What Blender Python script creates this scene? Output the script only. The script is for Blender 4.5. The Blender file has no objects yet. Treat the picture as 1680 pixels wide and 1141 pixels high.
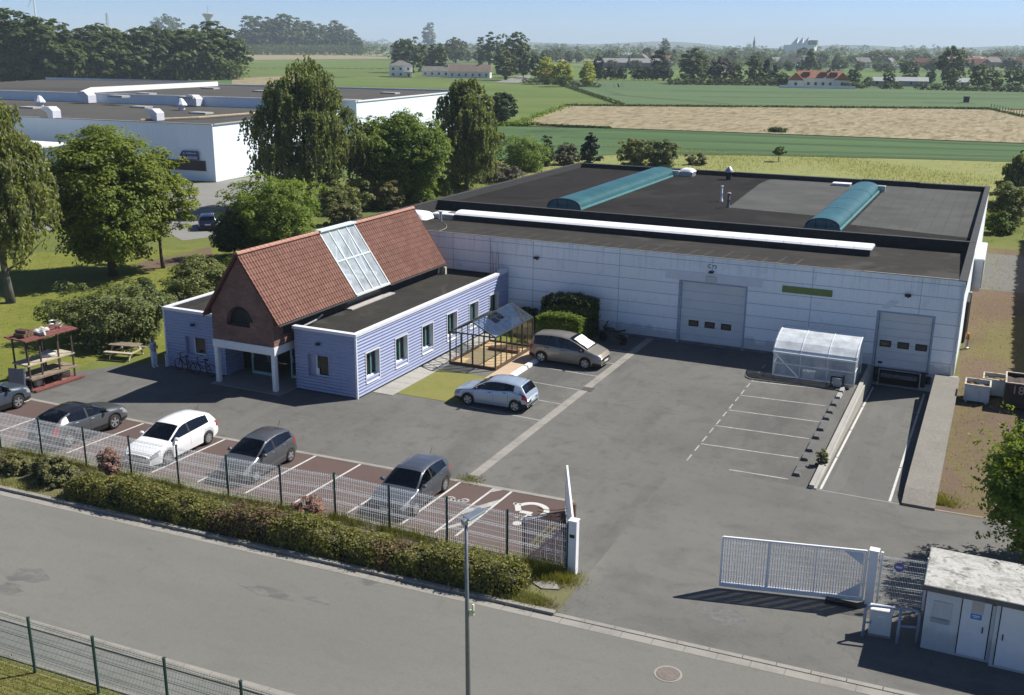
import bpy, math, random
import numpy as np
from mathutils import Vector, Matrix
R_ = math.radians
rng = np.random.default_rng(7)
random.seed(7)
scene = bpy.context.scene
COL = scene.collection
PI = math.pi

# ------------------------------------------------------------------ camera geometry
CAM_H = 17.6
FPX = 1703.4
YAW, PITCH, ROLL = R_(-25.2004), R_(16.2992), R_(-0.518)
_f = np.array([math.sin(YAW)*math.cos(PITCH), math.cos(YAW)*math.cos(PITCH), -math.sin(PITCH)])
_r = np.array([math.cos(YAW), -math.sin(YAW), 0.0])
_d = np.cross(_f, _r)
_r2 = _r*math.cos(ROLL)+_d*math.sin(ROLL)
_d2 = -_r*math.sin(ROLL)+_d*math.cos(ROLL)
_RT = np.array([_r2, _d2, _f]).T

def at(px, py, z=0.0):
    """where the line of sight through a photo pixel meets the level z"""
    d = _RT @ np.array([(px-840)/FPX, (py-570.5)/FPX, 1.0])
    t = (z-CAM_H)/d[2]
    return (d[0]*t, d[1]*t)

cam = bpy.data.cameras.new('camera')
cam.sensor_width = 36.0
cam.lens = 36.0*FPX/1680.0
cam.clip_end = 30000
cam.clip_start = 0.1
camo = bpy.data.objects.new('camera', cam)
COL.objects.link(camo)
camo.matrix_world = Matrix(((_r2[0], -_d2[0], -_f[0], 0), (_r2[1], -_d2[1], -_f[1], 0), (_r2[2], -_d2[2], -_f[2], CAM_H), (0, 0, 0, 1)))
scene.camera = camo

# ------------------------------------------------------------------ object helpers
OFF = {}

def tag(o, label=None, cat=None, group=None, kind=None):
    if label: o['label'] = label
    if cat: o['category'] = cat
    if group: o['group'] = group
    if kind: o['kind'] = kind
    return o

def thing(name, label, cat, loc=(0, 0, 0), rotz=0.0, group=None):
    o = bpy.data.objects.new(name, None)
    o.empty_display_size = 0.2
    COL.objects.link(o)
    o.location = loc
    o.rotation_euler = (0, 0, rotz)
    OFF[o.name] = Vector(loc)
    return tag(o, label, cat, group)

def link(name, mesh, parent=None):
    o = bpy.data.objects.new(name, mesh)
    COL.objects.link(o)
    if parent is not None:
        o.parent = parent
    return o

def dup(root, loc, rotz=None, scale=None, label=None):
    def cp(o, par):
        c = o.copy()
        COL.objects.link(c)
        c.parent = par
        for ch in o.children:
            cp(ch, c)
        return c
    r = cp(root, None)
    r.location = loc
    if rotz is not None: r.rotation_euler = (0, 0, rotz)
    if scale is not None: r.scale = scale if not isinstance(scale, (int, float)) else (scale,)*3
    if label: r['label'] = label
    return r

class MB:
    """collects polygons and links them as one mesh object"""
    def __init__(self):
        self.v, self.f, self.m = [], [], []
    def add(self, vs, fs, m=0):
        b = len(self.v)
        self.v += [tuple(p) for p in vs]
        self.f += [tuple(b+i for i in f) for f in fs]
        self.m += [m]*len(fs)
        return self
    def box(self, x0, x1, y0, y1, z0, z1, m=0, mat=None):
        vs = [(x0, y0, z0), (x1, y0, z0), (x1, y1, z0), (x0, y1, z0), (x0, y0, z1), (x1, y0, z1), (x1, y1, z1), (x0, y1, z1)]
        if mat is not None: vs = [tuple(mat @ Vector(p)) for p in vs]
        return self.add(vs, [(0, 3, 2, 1), (4, 5, 6, 7), (0, 1, 5, 4), (1, 2, 6, 5), (2, 3, 7, 6), (3, 0, 4, 7)], m)
    def cbox(self, cx, cy, cz, sx, sy, sz, m=0, rot=None):
        mat = Matrix.Translation((cx, cy, cz)) @ (rot.to_4x4() if rot is not None else Matrix.Identity(4))
        return self.box(-sx/2, sx/2, -sy/2, sy/2, -sz/2, sz/2, m, mat)
    def rbox(self, x0, x1, y0, y1, z0, z1, b=0.02, m=0, mat=None):
        """box with chamfered edges"""
        vs, fs = [], []
        xs, ys, zs = (x0, x1), (y0, y1), (z0, z1)
        idx = {}
        for i in range(2):
            for j in range(2):
                for k in range(2):
                    sx, sy, sz = (1, -1)[i], (1, -1)[j], (1, -1)[k]
                    for ax in range(3):
                        p = [xs[i]+sx*b, ys[j]+sy*b, zs[k]+sz*b]
                        p[ax] = (xs[i], ys[j], zs[k])[ax]
                        idx[(i, j, k, ax)] = len(vs); vs.append(tuple(p))
        q = lambda *a: fs.append(tuple(idx[t] for t in a))
        for i in range(2): q((i, 0, 0, 0), (i, 1, 0, 0), (i, 1, 1, 0), (i, 0, 1, 0))
        for j in range(2): q((0, j, 0, 1), (1, j, 0, 1), (1, j, 1, 1), (0, j, 1, 1))
        for k in range(2): q((0, 0, k, 2), (1, 0, k, 2), (1, 1, k, 2), (0, 1, k, 2))
        for i in range(2):
            for j in range(2): q((i, j, 0, 0), (i, j, 1, 0), (i, j, 1, 1), (i, j, 0, 1))
        for i in range(2):
            for k in range(2): q((i, 0, k, 0), (i, 1, k, 0), (i, 1, k, 2), (i, 0, k, 2))
        for j in range(2):
            for k in range(2): q((0, j, k, 1), (1, j, k, 1), (1, j, k, 2), (0, j, k, 2))
        for i in range(2):
            for j in range(2):
                for k in range(2): fs.append((idx[(i, j, k, 0)], idx[(i, j, k, 1)], idx[(i, j, k, 2)]))
        if mat is not None: vs = [tuple(mat @ Vector(p)) for p in vs]
        return self.add(vs, fs, m)
    def quad(self, a, b, c, d, m=0):
        return self.add([a, b, c, d], [(0, 1, 2, 3)], m)
    def poly(self, pts, z, m=0):
        return self.add([(p[0], p[1], z) for p in pts], [tuple(range(len(pts)))], m)
    def slab(self, pts, z0, z1, m=0):
        n = len(pts)
        vs = [(p[0], p[1], z0) for p in pts]+[(p[0], p[1], z1) for p in pts]
        fs = [tuple(range(n, 2*n)), tuple(reversed(range(n)))]+[(i, (i+1) % n, n+(i+1) % n, n+i) for i in range(n)]
        return self.add(vs, fs, m)
    def prism(self, pts, axis, a0, a1, m=0):
        """extrude a 2-D outline along an axis: axis x -> pts are (y,z); axis y -> pts are (x,z)"""
        n = len(pts)
        def P(p, a): return (a, p[0], p[1]) if axis == 'x' else (p[0], a, p[1])
        vs = [P(p, a0) for p in pts]+[P(p, a1) for p in pts]
        fs = [tuple(range(n, 2*n)), tuple(reversed(range(n)))]+[(i, (i+1) % n, n+(i+1) % n, n+i) for i in range(n)]
        return self.add(vs, fs, m)
    def bar(self, p, q, w=0.04, h=None, m=0):
        p, q = Vector(p), Vector(q)
        h = w if h is None else h
        d = (q-p)
        if d.length < 1e-6: return self
        d.normalize()
        up = Vector((0, 0, 1)) if abs(d.z) < 0.95 else Vector((0, 1, 0))
        s = d.cross(up).normalized()*(w/2)
        u = s.cross(d).normalized()*(h/2)
        vs = [p-s-u, p+s-u, p+s+u, p-s+u, q-s-u, q+s-u, q+s+u, q-s+u]
        return self.add(vs, [(0, 3, 2, 1), (4, 5, 6, 7), (0, 1, 5, 4), (1, 2, 6, 5), (2, 3, 7, 6), (3, 0, 4, 7)], m)
    def tube(self, pts, r, n=8, m=0, caps=True):
        pts = [Vector(p) for p in pts]
        rs = r if isinstance(r, (list, tuple)) else [r]*len(pts)
        vs, fs = [], []
        prev = None
        for i, p in enumerate(pts):
            a = pts[max(i-1, 0)]; b = pts[min(i+1, len(pts)-1)]
            d = (b-a).normalized()
            ref = prev if prev is not None else (Vector((0, 0, 1)) if abs(d.z) < 0.9 else Vector((1, 0, 0)))
            s = (ref-d*ref.dot(d))
            if s.length < 1e-5: s = d.orthogonal()
            s.normalize(); prev = s
            t = d.cross(s)
            for k in range(n):
                an = 2*PI*k/n
                vs.append(p+(s*math.cos(an)+t*math.sin(an))*rs[i])
        for i in range(len(pts)-1):
            for k in range(n):
                fs.append((i*n+k, i*n+(k+1) % n, (i+1)*n+(k+1) % n, (i+1)*n+k))
        if caps:
            fs.append(tuple(reversed(range(n))))
            fs.append(tuple((len(pts)-1)*n+k for k in range(n)))
        return self.add(vs, fs, m)
    def cyl(self, c, r, h, n=16, m=0, r2=None):
        return self.tube([c, (c[0], c[1], c[2]+h)], [r, r if r2 is None else r2], n, m)
    def lathe(self, prof, n=16, m=0, mat=None):
        vs, fs = [], []
        for (r, z) in prof:
            for k in range(n):
                a = 2*PI*k/n
                vs.append(Vector((r*math.cos(a), r*math.sin(a), z)))
        for i in range(len(prof)-1):
            for k in range(n):
                fs.append((i*n+k, i*n+(k+1) % n, (i+1)*n+(k+1) % n, (i+1)*n+k))
        if mat is not None: vs = [mat @ p for p in vs]
        return self.add(vs, fs, m)
    def build(self, name, mats, parent=None, world=True, smooth=False):
        me = bpy.data.meshes.new(name)
        vs = self.v
        if parent is not None and world:
            o = OFF.get(parent.name)
            p = parent
            while o is None and p is not None:
                p = p.parent
                o = OFF.get(p.name) if p else Vector((0, 0, 0))
            vs = [(a-o.x, b-o.y, c-o.z) for a, b, c in vs]
        me.from_pydata(vs, [], self.f)
        if not isinstance(mats, (list, tuple)): mats = [mats]
        for mm in mats: me.materials.append(mm)
        me.polygons.foreach_set('material_index', np.array(self.m, dtype=np.int32))
        if smooth: me.polygons.foreach_set('use_smooth', np.ones(len(self.f), dtype=bool))
        me.update()
        return link(name, me, parent)

def build_each(mb, name, mats, parent=None, world=True, smooth=False):
    """one object per loose piece"""
    root = list(range(len(mb.v)))
    def find(a):
        while root[a] != a: root[a] = root[root[a]]; a = root[a]
        return a
    for f in mb.f:
        for i in f[1:]: root[find(i)] = find(f[0])
    grp = {}
    for k, f in enumerate(mb.f): grp.setdefault(find(f[0]), []).append(k)
    out = []
    for ks in grp.values():
        n = MB(); mp = {}
        for k in ks:
            for i in mb.f[k]:
                if i not in mp: mp[i] = len(n.v); n.v.append(mb.v[i])
            n.f.append(tuple(mp[i] for i in mb.f[k])); n.m.append(mb.m[k])
        out.append(n.build(name, mats, parent, world, smooth))
    return out

def text_mesh(s, size, mat, name, parent, M4, extrude=0.004):
    cu = bpy.data.curves.new('lettering', 'FONT')
    cu.body = s; cu.size = size; cu.extrude = extrude
    cu.align_x = 'CENTER'; cu.align_y = 'CENTER'
    tmp = bpy.data.objects.new('lettering_source', cu)
    COL.objects.link(tmp)
    dg = bpy.context.evaluated_depsgraph_get()
    me = bpy.data.meshes.new_from_object(tmp.evaluated_get(dg))
    bpy.data.objects.remove(tmp)
    me.transform(M4)
    me.materials.clear(); me.materials.append(mat)
    o = link(name, me, parent)
    return o

# ------------------------------------------------------------------ materials
MATS = {}
GAIN = {k: 0.85 for k in ('yard_asphalt', 'road_asphalt', 'entrance_asphalt', 'red_asphalt', 'straw_field', 'green_crop', 'green_wheat', 'bright_meadow', 'pale_lot_asphalt', 'dirt_track', 'gravelly_concrete', 'kerb_concrete')}
GAIN.update(bitumen_roof=0.42, grey_bitumen_roof=0.72, brown_bitumen_roof=0.55, hall_roof=0.7)

def _nodes(name):
    m = bpy.data.materials.new(name)
    m.use_nodes = True
    nt = m.node_tree
    b = nt.nodes['Principled BSDF']
    return m, nt, b

def N(nt, t, **kw):
    n = nt.nodes.new(t)
    for k, v in kw.items():
        if k in n.inputs.keys(): n.inputs[k].default_value = v
        else: setattr(n, k, v)
    return n

def ramp(nt, src, stops):
    r = nt.nodes.new('ShaderNodeValToRGB')
    el = r.color_ramp.elements
    while len(el) > 1: el.remove(el[-1])
    el[0].position = stops[0][0]; el[0].color = (*stops[0][1], 1) if len(stops[0][1]) == 3 else stops[0][1]
    for p, c in stops[1:]:
        e = el.new(p); e.color = (*c, 1) if len(c) == 3 else c
    nt.links.new(src, r.inputs[0])
    return r

def coord(nt, scale=(1, 1, 1), rot=(0, 0, 0), kind='Object'):
    tc = nt.nodes.new('ShaderNodeTexCoord')
    mp = nt.nodes.new('ShaderNodeMapping')
    mp.inputs['Scale'].default_value = scale
    mp.inputs['Rotation'].default_value = rot
    nt.links.new(tc.outputs[kind], mp.inputs['Vector'])
    return mp.outputs[0]

def noise(nt, vec, scale, detail=4, rough=0.6, dist=0.0):
    n = nt.nodes.new('ShaderNodeTexNoise')
    n.inputs['Scale'].default_value = scale
    n.inputs['Detail'].default_value = detail
    n.inputs['Roughness'].default_value = rough
    n.inputs['Distortion'].default_value = dist
    if vec is not None: nt.links.new(vec, n.inputs['Vector'])
    return n.outputs['Fac']

def mix(nt, fac, a, b, blend='MIX'):
    x = nt.nodes.new('ShaderNodeMix')
    x.data_type = 'RGBA'; x.blend_type = blend
    for sock, val in ((x.inputs[0], fac), (x.inputs[6], a), (x.inputs[7], b)):
        if hasattr(val, 'is_linked') or hasattr(val, 'links'): nt.links.new(val, sock)
        elif isinstance(val, (int, float)): sock.default_value = val
        else: sock.default_value = (*val, 1)
    return x.outputs[2]

def math_(nt, op, a, b=0.0):
    x = nt.nodes.new('ShaderNodeMath'); x.operation = op
    for i, val in enumerate((a, b)):
        if isinstance(val, (int, float)): x.inputs[i].default_value = val
        else: nt.links.new(val, x.inputs[i])
    return x.outputs[0]

def bump(nt, b, h, strength=0.3, dist=0.02):
    n = nt.nodes.new('ShaderNodeBump')
    n.inputs['Strength'].default_value = strength
    n.inputs['Distance'].default_value = dist
    nt.links.new(h, n.inputs['Height'])
    nt.links.new(n.outputs[0], b.inputs['Normal'])

def mat(name, c, rough=0.7, var=0.15, scale=2.0, metal=0.0, spec=0.4, bmp=0.0, bscale=30, coat=0.0):
    if name in MATS: return MATS[name]
    m, nt, b = _nodes(name)
    b.inputs['Roughness'].default_value = rough
    b.inputs['Metallic'].default_value = metal
    b.inputs['Specular IOR Level'].default_value = spec
    if coat: b.inputs['Coat Weight'].default_value = coat; b.inputs['Coat Roughness'].default_value = 0.03
    v = coord(nt)
    if var > 0:
        nz = noise(nt, v, scale, 5, 0.65)
        lo = tuple(x*(1-var) for x in c); hi = tuple(min(1, x*(1+var)) for x in c)
        r = ramp(nt, nz, [(0.3, lo), (0.7, hi)])
        nt.links.new(r.outputs[0], b.inputs['Base Color'])
    else:
        b.inputs['Base Color'].default_value = (*c, 1)
    if bmp: bump(nt, b, noise(nt, v, bscale, 3), bmp)
    MATS[name] = m
    return m

def layered(name, c, layers, rough=0.85, spec=0.3, bmp=0.2, bscale=40, kind='Object', vscale=(1, 1, 1), cracks=None):
    """base colour with noise layers: (scale, lo, hi, colour, opacity[, distortion, stretch])"""
    m, nt, b = _nodes(name)
    g = GAIN.get(name, 1.0)
    c = tuple(x*g for x in c)
    layers = [(L[0], L[1], L[2], tuple(x*g for x in L[3]))+tuple(L[4:]) for L in layers]
    b.inputs['Roughness'].default_value = rough
    b.inputs['Specular IOR Level'].default_value = spec
    cur = None
    for L in layers:
        sc, lo, hi, col, op = L[:5]
        dist = L[5] if len(L) > 5 else 0.0
        st = L[6] if len(L) > 6 else (1, 1, 1)
        nz = noise(nt, coord(nt, tuple(a*b_ for a, b_ in zip(vscale, st)), kind=kind), sc, 6, 0.62, dist)
        r = ramp(nt, nz, [(lo, (0, 0, 0)), (hi, (op, op, op))])
        cur = mix(nt, r.outputs[0], c if cur is None else cur, col)
    for (sc, wd, lo, hi, col, op) in (cracks or ()):
        wv = coord(nt, kind=kind)
        jit = nt.nodes.new('ShaderNodeTexNoise'); jit.inputs['Scale'].default_value = sc*2.5; jit.inputs['Detail'].default_value = 4; nt.links.new(wv, jit.inputs['Vector'])
        va = nt.nodes.new('ShaderNodeVectorMath'); va.operation = 'MULTIPLY_ADD'; va.inputs[1].default_value = (0.5/sc,)*3
        nt.links.new(jit.outputs['Color'], va.inputs[0]); nt.links.new(wv, va.inputs[2])
        vo = nt.nodes.new('ShaderNodeTexVoronoi'); vo.feature = 'DISTANCE_TO_EDGE'; vo.inputs['Scale'].default_value = sc; nt.links.new(va.outputs[0], vo.inputs['Vector'])
        ed = ramp(nt, vo.outputs['Distance'], [(0.0, (op,)*3), (wd, (0, 0, 0))])
        mk = ramp(nt, noise(nt, wv, 0.13, 3), [(lo, (0, 0, 0)), (hi, (1, 1, 1))])
        cur = mix(nt, math_(nt, 'MULTIPLY', ed.outputs[0], mk.outputs[0]), cur, col)
    nt.links.new(cur, b.inputs['Base Color'])
    if bmp: bump(nt, b, noise(nt, coord(nt, kind=kind), bscale, 3), bmp)
    MATS[name] = m
    return m

def leafmat(name, c, var=0.45, trans=0.35, hue=0.25, rough=0.55):
    if name in MATS: return MATS[name]
    m, nt, b = _nodes(name)
    geo = nt.nodes.new('ShaderNodeNewGeometry')
    oi = nt.nodes.new('ShaderNodeObjectInfo')
    lo = tuple(x*(1-var) for x in c); hi = (c[0]*(1+var+hue), c[1]*(1+var), c[2]*(1+var*0.5))
    r = ramp(nt, geo.outputs['Random Per Island'], [(0.0, lo), (0.55, c), (1.0, hi)])
    r2 = ramp(nt, oi.outputs['Random'], [(0.0, (0.78, 0.8, 0.85)), (1.0, (1.2, 1.12, 0.95))])
    col = mix(nt, 1.0, r.outputs[0], r2.outputs[0], 'MULTIPLY')
    nt.links.new(col, b.inputs['Base Color'])
    b.inputs['Roughness'].default_value = rough
    b.inputs['Specular IOR Level'].default_value = 0.25
    tr = nt.nodes.new('ShaderNodeBsdfTranslucent')
    tc = mix(nt, 1.0, col, (1.2, 1.25, 0.5), 'MULTIPLY')
    nt.links.new(tc, tr.inputs['Color'])
    ms = nt.nodes.new('ShaderNodeMixShader')
    ms.inputs[0].default_value = trans
    out = nt.nodes['Material Output']
    nt.links.new(b.outputs[0], ms.inputs[1]); nt.links.new(tr.outputs[0], ms.inputs[2])
    nt.links.new(ms.outputs[0], out.inputs['Surface'])
    MATS[name] = m
    return m

def glassmat(name, tint=(0.9, 0.95, 0.97), opacity=0.25, rough=0.03, diffuse=None):
    m, nt, b = _nodes(name)
    out = nt.nodes['Material Output']
    t = nt.nodes.new('ShaderNodeBsdfTransparent'); t.inputs[0].default_value = (*tint, 1)
    ms = nt.nodes.new('ShaderNodeMixShader')
    if diffuse is None:
        g = nt.nodes.new('ShaderNodeBsdfGlossy'); g.inputs['Roughness'].default_value = rough
        lw = nt.nodes.new('ShaderNodeLayerWeight'); lw.inputs[0].default_value = 0.35
        f = math_(nt, 'ADD', math_(nt, 'MULTIPLY', lw.outputs['Fresnel'], 0.6), opacity)
        nt.links.new(f, ms.inputs[0])
        nt.links.new(g.outputs[0], ms.inputs[2])
    else:
        b.inputs['Base Color'].default_value = (*diffuse, 1)
        b.inputs['Roughness'].default_value = rough
        v = coord(nt)
        r = ramp(nt, noise(nt, v, 1.6, 5), [(0.3, (opacity*0.75,)*3), (0.7, (min(1, opacity*1.25),)*3)])
        nt.links.new(r.outputs[0], ms.inputs[0])
        nt.links.new(b.outputs[0], ms.inputs[2])
    nt.links.new(t.outputs[0], ms.inputs[1])
    nt.links.new(ms.outputs[0], out.inputs['Surface'])
    MATS[name] = m
    return m
# ------------------------------------------------------------------ sky, sun, haze
SUN_EL, SUN_AZ = 47.0, 43.7      # azimuth measured from +y towards +x
w = bpy.data.worlds.new('World'); scene.world = w; w.use_nodes = True
nt = w.node_tree
bg = nt.nodes['Background']
sky = nt.nodes.new('ShaderNodeTexSky'); sky.sky_type = 'NISHITA'
sky.sun_disc = False
sky.sun_elevation = R_(SUN_EL); sky.sun_rotation = R_(SUN_AZ)
sky.altitude = 50; sky.air_density = 0.47; sky.dust_density = 0.3; sky.ozone_density = 6.0
nt.links.new(sky.outputs[0], bg.inputs[0])
bg.inputs[1].default_value = 0.085
sl = bpy.data.lights.new('sun', 'SUN'); sl.energy = 5.0; sl.angle = R_(0.53); sl.color = (1.0, 0.955, 0.88)
so = bpy.data.objects.new('sun', sl); COL.objects.link(so)
sd = Vector((math.sin(R_(SUN_AZ))*math.cos(R_(SUN_EL)), math.cos(R_(SUN_AZ))*math.cos(R_(SUN_EL)), math.sin(R_(SUN_EL))))
so.rotation_euler = (-sd).to_track_quat('-Z', 'Y').to_euler()
so.location = (20, 20, 60)
scene.view_settings.view_transform = 'Standard'
scene.view_settings.look = 'None'
scene.view_settings.exposure = 0.66
scene.cycles.max_bounces = 8
scene.cycles.transparent_max_bounces = 24
scene.cycles.volume_bounces = 0
scene.cycles.use_denoising = True

HAZE = 0.00015
m = bpy.data.materials.new('haze'); m.use_nodes = True
ntv = m.node_tree; ntv.nodes.remove(ntv.nodes['Principled BSDF'])
pv = ntv.nodes.new('ShaderNodeVolumePrincipled')
pv.inputs['Color'].default_value = (0.75, 0.89, 1.0, 1)
pv.inputs['Density'].default_value = HAZE
pv.inputs['Anisotropy'].default_value = 0.0
ntv.links.new(pv.outputs[0], ntv.nodes['Material Output'].inputs['Volume'])
m.volume_intersection_method = 'FAST' if hasattr(m, 'volume_intersection_method') else None if False else 'FAST'
hz = MB().box(-9500, 9500, -300, 9500, -3.0, 150)
hz = hz.build('haze', m); tag(hz, kind='stuff')

# ------------------------------------------------------------------ surface materials
M_ASPH = layered('yard_asphalt', (0.145, 0.143, 0.132), [
    (0.07, 0.42, 0.58, (0.195, 0.190, 0.172), 0.95), (0.13, 0.5, 0.64, (0.100, 0.099, 0.095), 0.75, 0.4, (1.6, 0.5, 1)),
    (0.5, 0.5, 0.68, (0.19, 0.186, 0.17), 0.65, 0.4, (2.2, 0.5, 1)), (0.9, 0.52, 0.68, (0.10, 0.099, 0.095), 0.55, 0.3), (2.6, 0.54, 0.7, (0.095, 0.094, 0.09), 0.5), (9, 0.5, 0.7, (0.175, 0.172, 0.16), 0.45), (1.3, 0.66, 0.72, (0.085, 0.084, 0.082), 0.45, 0.4),
    (28, 0.42, 0.62, (0.10, 0.099, 0.095), 0.65)], rough=0.95, spec=0.12, bmp=0.3, bscale=60, cracks=[(0.16, 0.005, 0.45, 0.6, (0.08, 0.08, 0.078), 0.55), (0.9, 0.016, 0.6, 0.72, (0.085, 0.085, 0.08), 0.5)])
M_ROAD = layered('road_asphalt', (0.19, 0.187, 0.168), [
    (0.06, 0.4, 0.62, (0.22, 0.216, 0.192), 0.9), (0.1, 0.5, 0.68, (0.165, 0.163, 0.15), 0.7, 0.3, (0.4, 2.2, 1)), (0.42, 0.64, 0.74, (0.115, 0.113, 0.108), 0.55, 1.2),
    (0.8, 0.52, 0.7, (0.155, 0.153, 0.14), 0.5, 0.3, (.5, 1.6, 1)), (3, 0.54, 0.72, (0.15, 0.148, 0.137), 0.5), (9, 0.5, 0.7, (0.23, 0.226, 0.205), 0.4), (30, 0.42, 0.62, (0.145, 0.143, 0.132), 0.65)], rough=0.95, spec=0.12, bmp=0.25, bscale=70, cracks=[(0.12, 0.004, 0.5, 0.65, (0.10, 0.10, 0.096), 0.5)])
M_ENTR = layered('entrance_asphalt', (0.16, 0.157, 0.144), [
    (0.08, 0.42, 0.6, (0.20, 0.195, 0.177), 0.95), (0.3, 0.5, 0.66, (0.108, 0.107, 0.101), 0.65, 0.4, (1, 1.8, 1)), (1.1, 0.52, 0.68, (0.19, 0.186, 0.17), 0.5), (2.4, 0.54, 0.7, (0.105, 0.104, 0.098), 0.5), (9, 0.5, 0.7, (0.19, 0.187, 0.17), 0.45),
    (28, 0.42, 0.62, (0.115, 0.114, 0.108), 0.65)], rough=0.95, spec=0.12, bmp=0.3, bscale=60, cracks=[(0.14, 0.005, 0.45, 0.6, (0.085, 0.085, 0.082), 0.55), (1.5, 0.025, 0.48, 0.62, (0.095, 0.094, 0.09), 0.7)])
M_RED = layered('red_asphalt', (0.112, 0.079, 0.071), [
    (0.3, 0.4, 0.7, (0.135, 0.096, 0.086), 0.8), (1.6, 0.5, 0.75, (0.105, 0.07, 0.064), 0.6, 0.7), (45, 0.45, 0.65, (0.12, 0.085, 0.075), 0.5)], rough=0.93, spec=0.2)
M_PAVE = layered('pavement_setts', (0.17, 0.17, 0.16), [
    (0.5, 0.4, 0.7, (0.22, 0.215, 0.2), 0.7), (3.0, 0.5, 0.75, (0.11, 0.115, 0.095), 0.6), (14, 0.5, 0.7, (0.25, 0.245, 0.23), 0.4)], rough=0.9)
M_KERB = layered('kerb_concrete', (0.30, 0.285, 0.255), [(0.9, 0.45, 0.7, (0.19, 0.18, 0.16), 0.7), (8, 0.5, 0.75, (0.36, 0.34, 0.31), 0.5)], rough=0.9)
M_CONC = layered('bare_concrete', (0.34, 0.33, 0.30), [(0.6, 0.45, 0.7, (0.24, 0.23, 0.21), 0.7), (6, 0.5, 0.75, (0.40, 0.385, 0.35), 0.6), (30, .5, .7, (.25, .24, .22), .5)], rough=0.9)
M_LAWN = layered('lawn_grass', (0.150, 0.160, 0.030), [
    (0.25, 0.4, 0.65, (0.21, 0.20, 0.05), 0.8), (1.7, 0.45, 0.7, (0.08, 0.115, 0.022), 0.7), (16, 0.45, 0.65, (0.07, 0.10, 0.02), 0.6)], rough=0.95, spec=0.1, bmp=0.8, bscale=18)
M_DRYLAWN = layered('dry_lawn', (0.20, 0.19, 0.062), [
    (0.9, 0.4, 0.65, (0.15, 0.17, 0.045), 0.8), (4, 0.45, 0.7, (0.235, 0.20, 0.085), 0.7), (22, 0.45, 0.65, (0.12, 0.135, 0.035), 0.6)], rough=0.95, spec=0.1, bmp=0.8, bscale=20)
M_VERGE = layered('verge_soil', (0.12, 0.105, 0.08), [
    (0.4, 0.42, 0.6, (0.14, 0.145, 0.05), 0.9), (2.0, 0.5, 0.7, (0.075, 0.065, 0.055), 0.6), (18, 0.45, 0.7, (0.16, 0.15, 0.09), 0.5)], rough=0.95, spec=0.1, bmp=0.7, bscale=14)
M_DIRT = layered('dirt_track', (0.155, 0.108, 0.082), [
    (0.13, 0.46, 0.60, (0.16, 0.15, 0.055), 0.85, 0.8, (1, 0.5, 1)), (0.8, 0.5, 0.7, (0.13, 0.09, 0.068), 0.6, 0.5), (4, 0.5, 0.7, (0.135, 0.125, 0.055), 0.45), (14, 0.5, 0.7, (0.20, 0.15, 0.115), 0.35)], rough=0.95, spec=0.1, bmp=0.6, bscale=10)
M_GRASS = layered('rough_grass', (0.105, 0.13, 0.033), [
    (0.09, 0.4, 0.65, (0.145, 0.155, 0.042), 0.9), (0.7, 0.45, 0.7, (0.075, 0.10, 0.025), 0.7), (6, 0.45, 0.7, (0.16, 0.16, 0.06), 0.4)], rough=0.95, spec=0.1, bmp=0.8, bscale=5)
M_TALL = layered('tall_grass', (0.20, 0.22, 0.078), [
    (0.35, 0.5, 0.68, (0.26, 0.255, 0.11), 0.6, 0.6, (1, 0.3, 1)), (0.12, 0.4, 0.62, (0.22, 0.225, 0.085), 0.9, 0.5), (0.6, 0.48, 0.68, (0.14, 0.165, 0.05), 0.8, 0.8), (3.5, 0.45, 0.7, (0.24, 0.235, 0.09), 0.5)], rough=0.95, spec=0.1, bmp=1.0, bscale=3)
M_CROP = layered('green_crop', (0.075, 0.135, 0.052), [
    (0.02, 0.4, 0.65, (0.095, 0.155, 0.06), 0.9), (0.12, 0.45, 0.62, (0.055, 0.10, 0.04), 0.75, 0.2, (0.05, 1.2, 1)), (0.4, 0.5, 0.7, (0.10, 0.165, 0.065), 0.5, 0.2, (0.03, 1.0, 1)), (4, 0.4, 0.7, (0.085, 0.15, 0.06), 0.5)], rough=0.95, spec=0.1, bmp=0.8, bscale=4)
M_WHEATG = layered('green_wheat', (0.095, 0.15, 0.068), [
    (0.01, 0.4, 0.65, (0.115, 0.165, 0.075), 0.9), (0.05, 0.45, 0.62, (0.08, 0.13, 0.058), 0.7, 0.2, (0.06, 1.0, 1)), (0.16, 0.52, 0.68, (0.125, 0.18, 0.085), 0.5, 0.2, (0.04, 1.0, 1)), (3, 0.4, 0.7, (0.105, 0.16, 0.075), 0.5)], rough=0.95, spec=0.1, bmp=0.6, bscale=3)
M_STRAW = layered('straw_field', (0.29, 0.245, 0.152), [
    (0.03, 0.4, 0.65, (0.325, 0.275, 0.17), 0.9), (0.55, 0.47, 0.60, (0.15, 0.125, 0.068), 0.85, 0.6, (1, 0.22, 1)), (0.8, 0.5, 0.62, (0.40, 0.345, 0.23), 0.7, 0.5, (1, 0.22, 1)), (0.22, 0.5, 0.65, (0.24, 0.195, 0.11), 0.5, 0.4, (0.3, 1, 1))], rough=0.95, spec=0.1, bmp=0.9, bscale=0.8)
M_MEADOW = layered('bright_meadow', (0.115, 0.165, 0.045), [
    (0.015, 0.4, 0.65, (0.14, 0.185, 0.055), 0.9), (0.06, 0.45, 0.62, (0.09, 0.14, 0.038), 0.7, 0.3, (0.1, 1.2, 1)), (0.02, 0.5, 0.6, (0.16, 0.19, 0.06), 0.6, 0.5)], rough=0.95, spec=0.1, bmp=0.6, bscale=3)
M_GROUND = None
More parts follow.
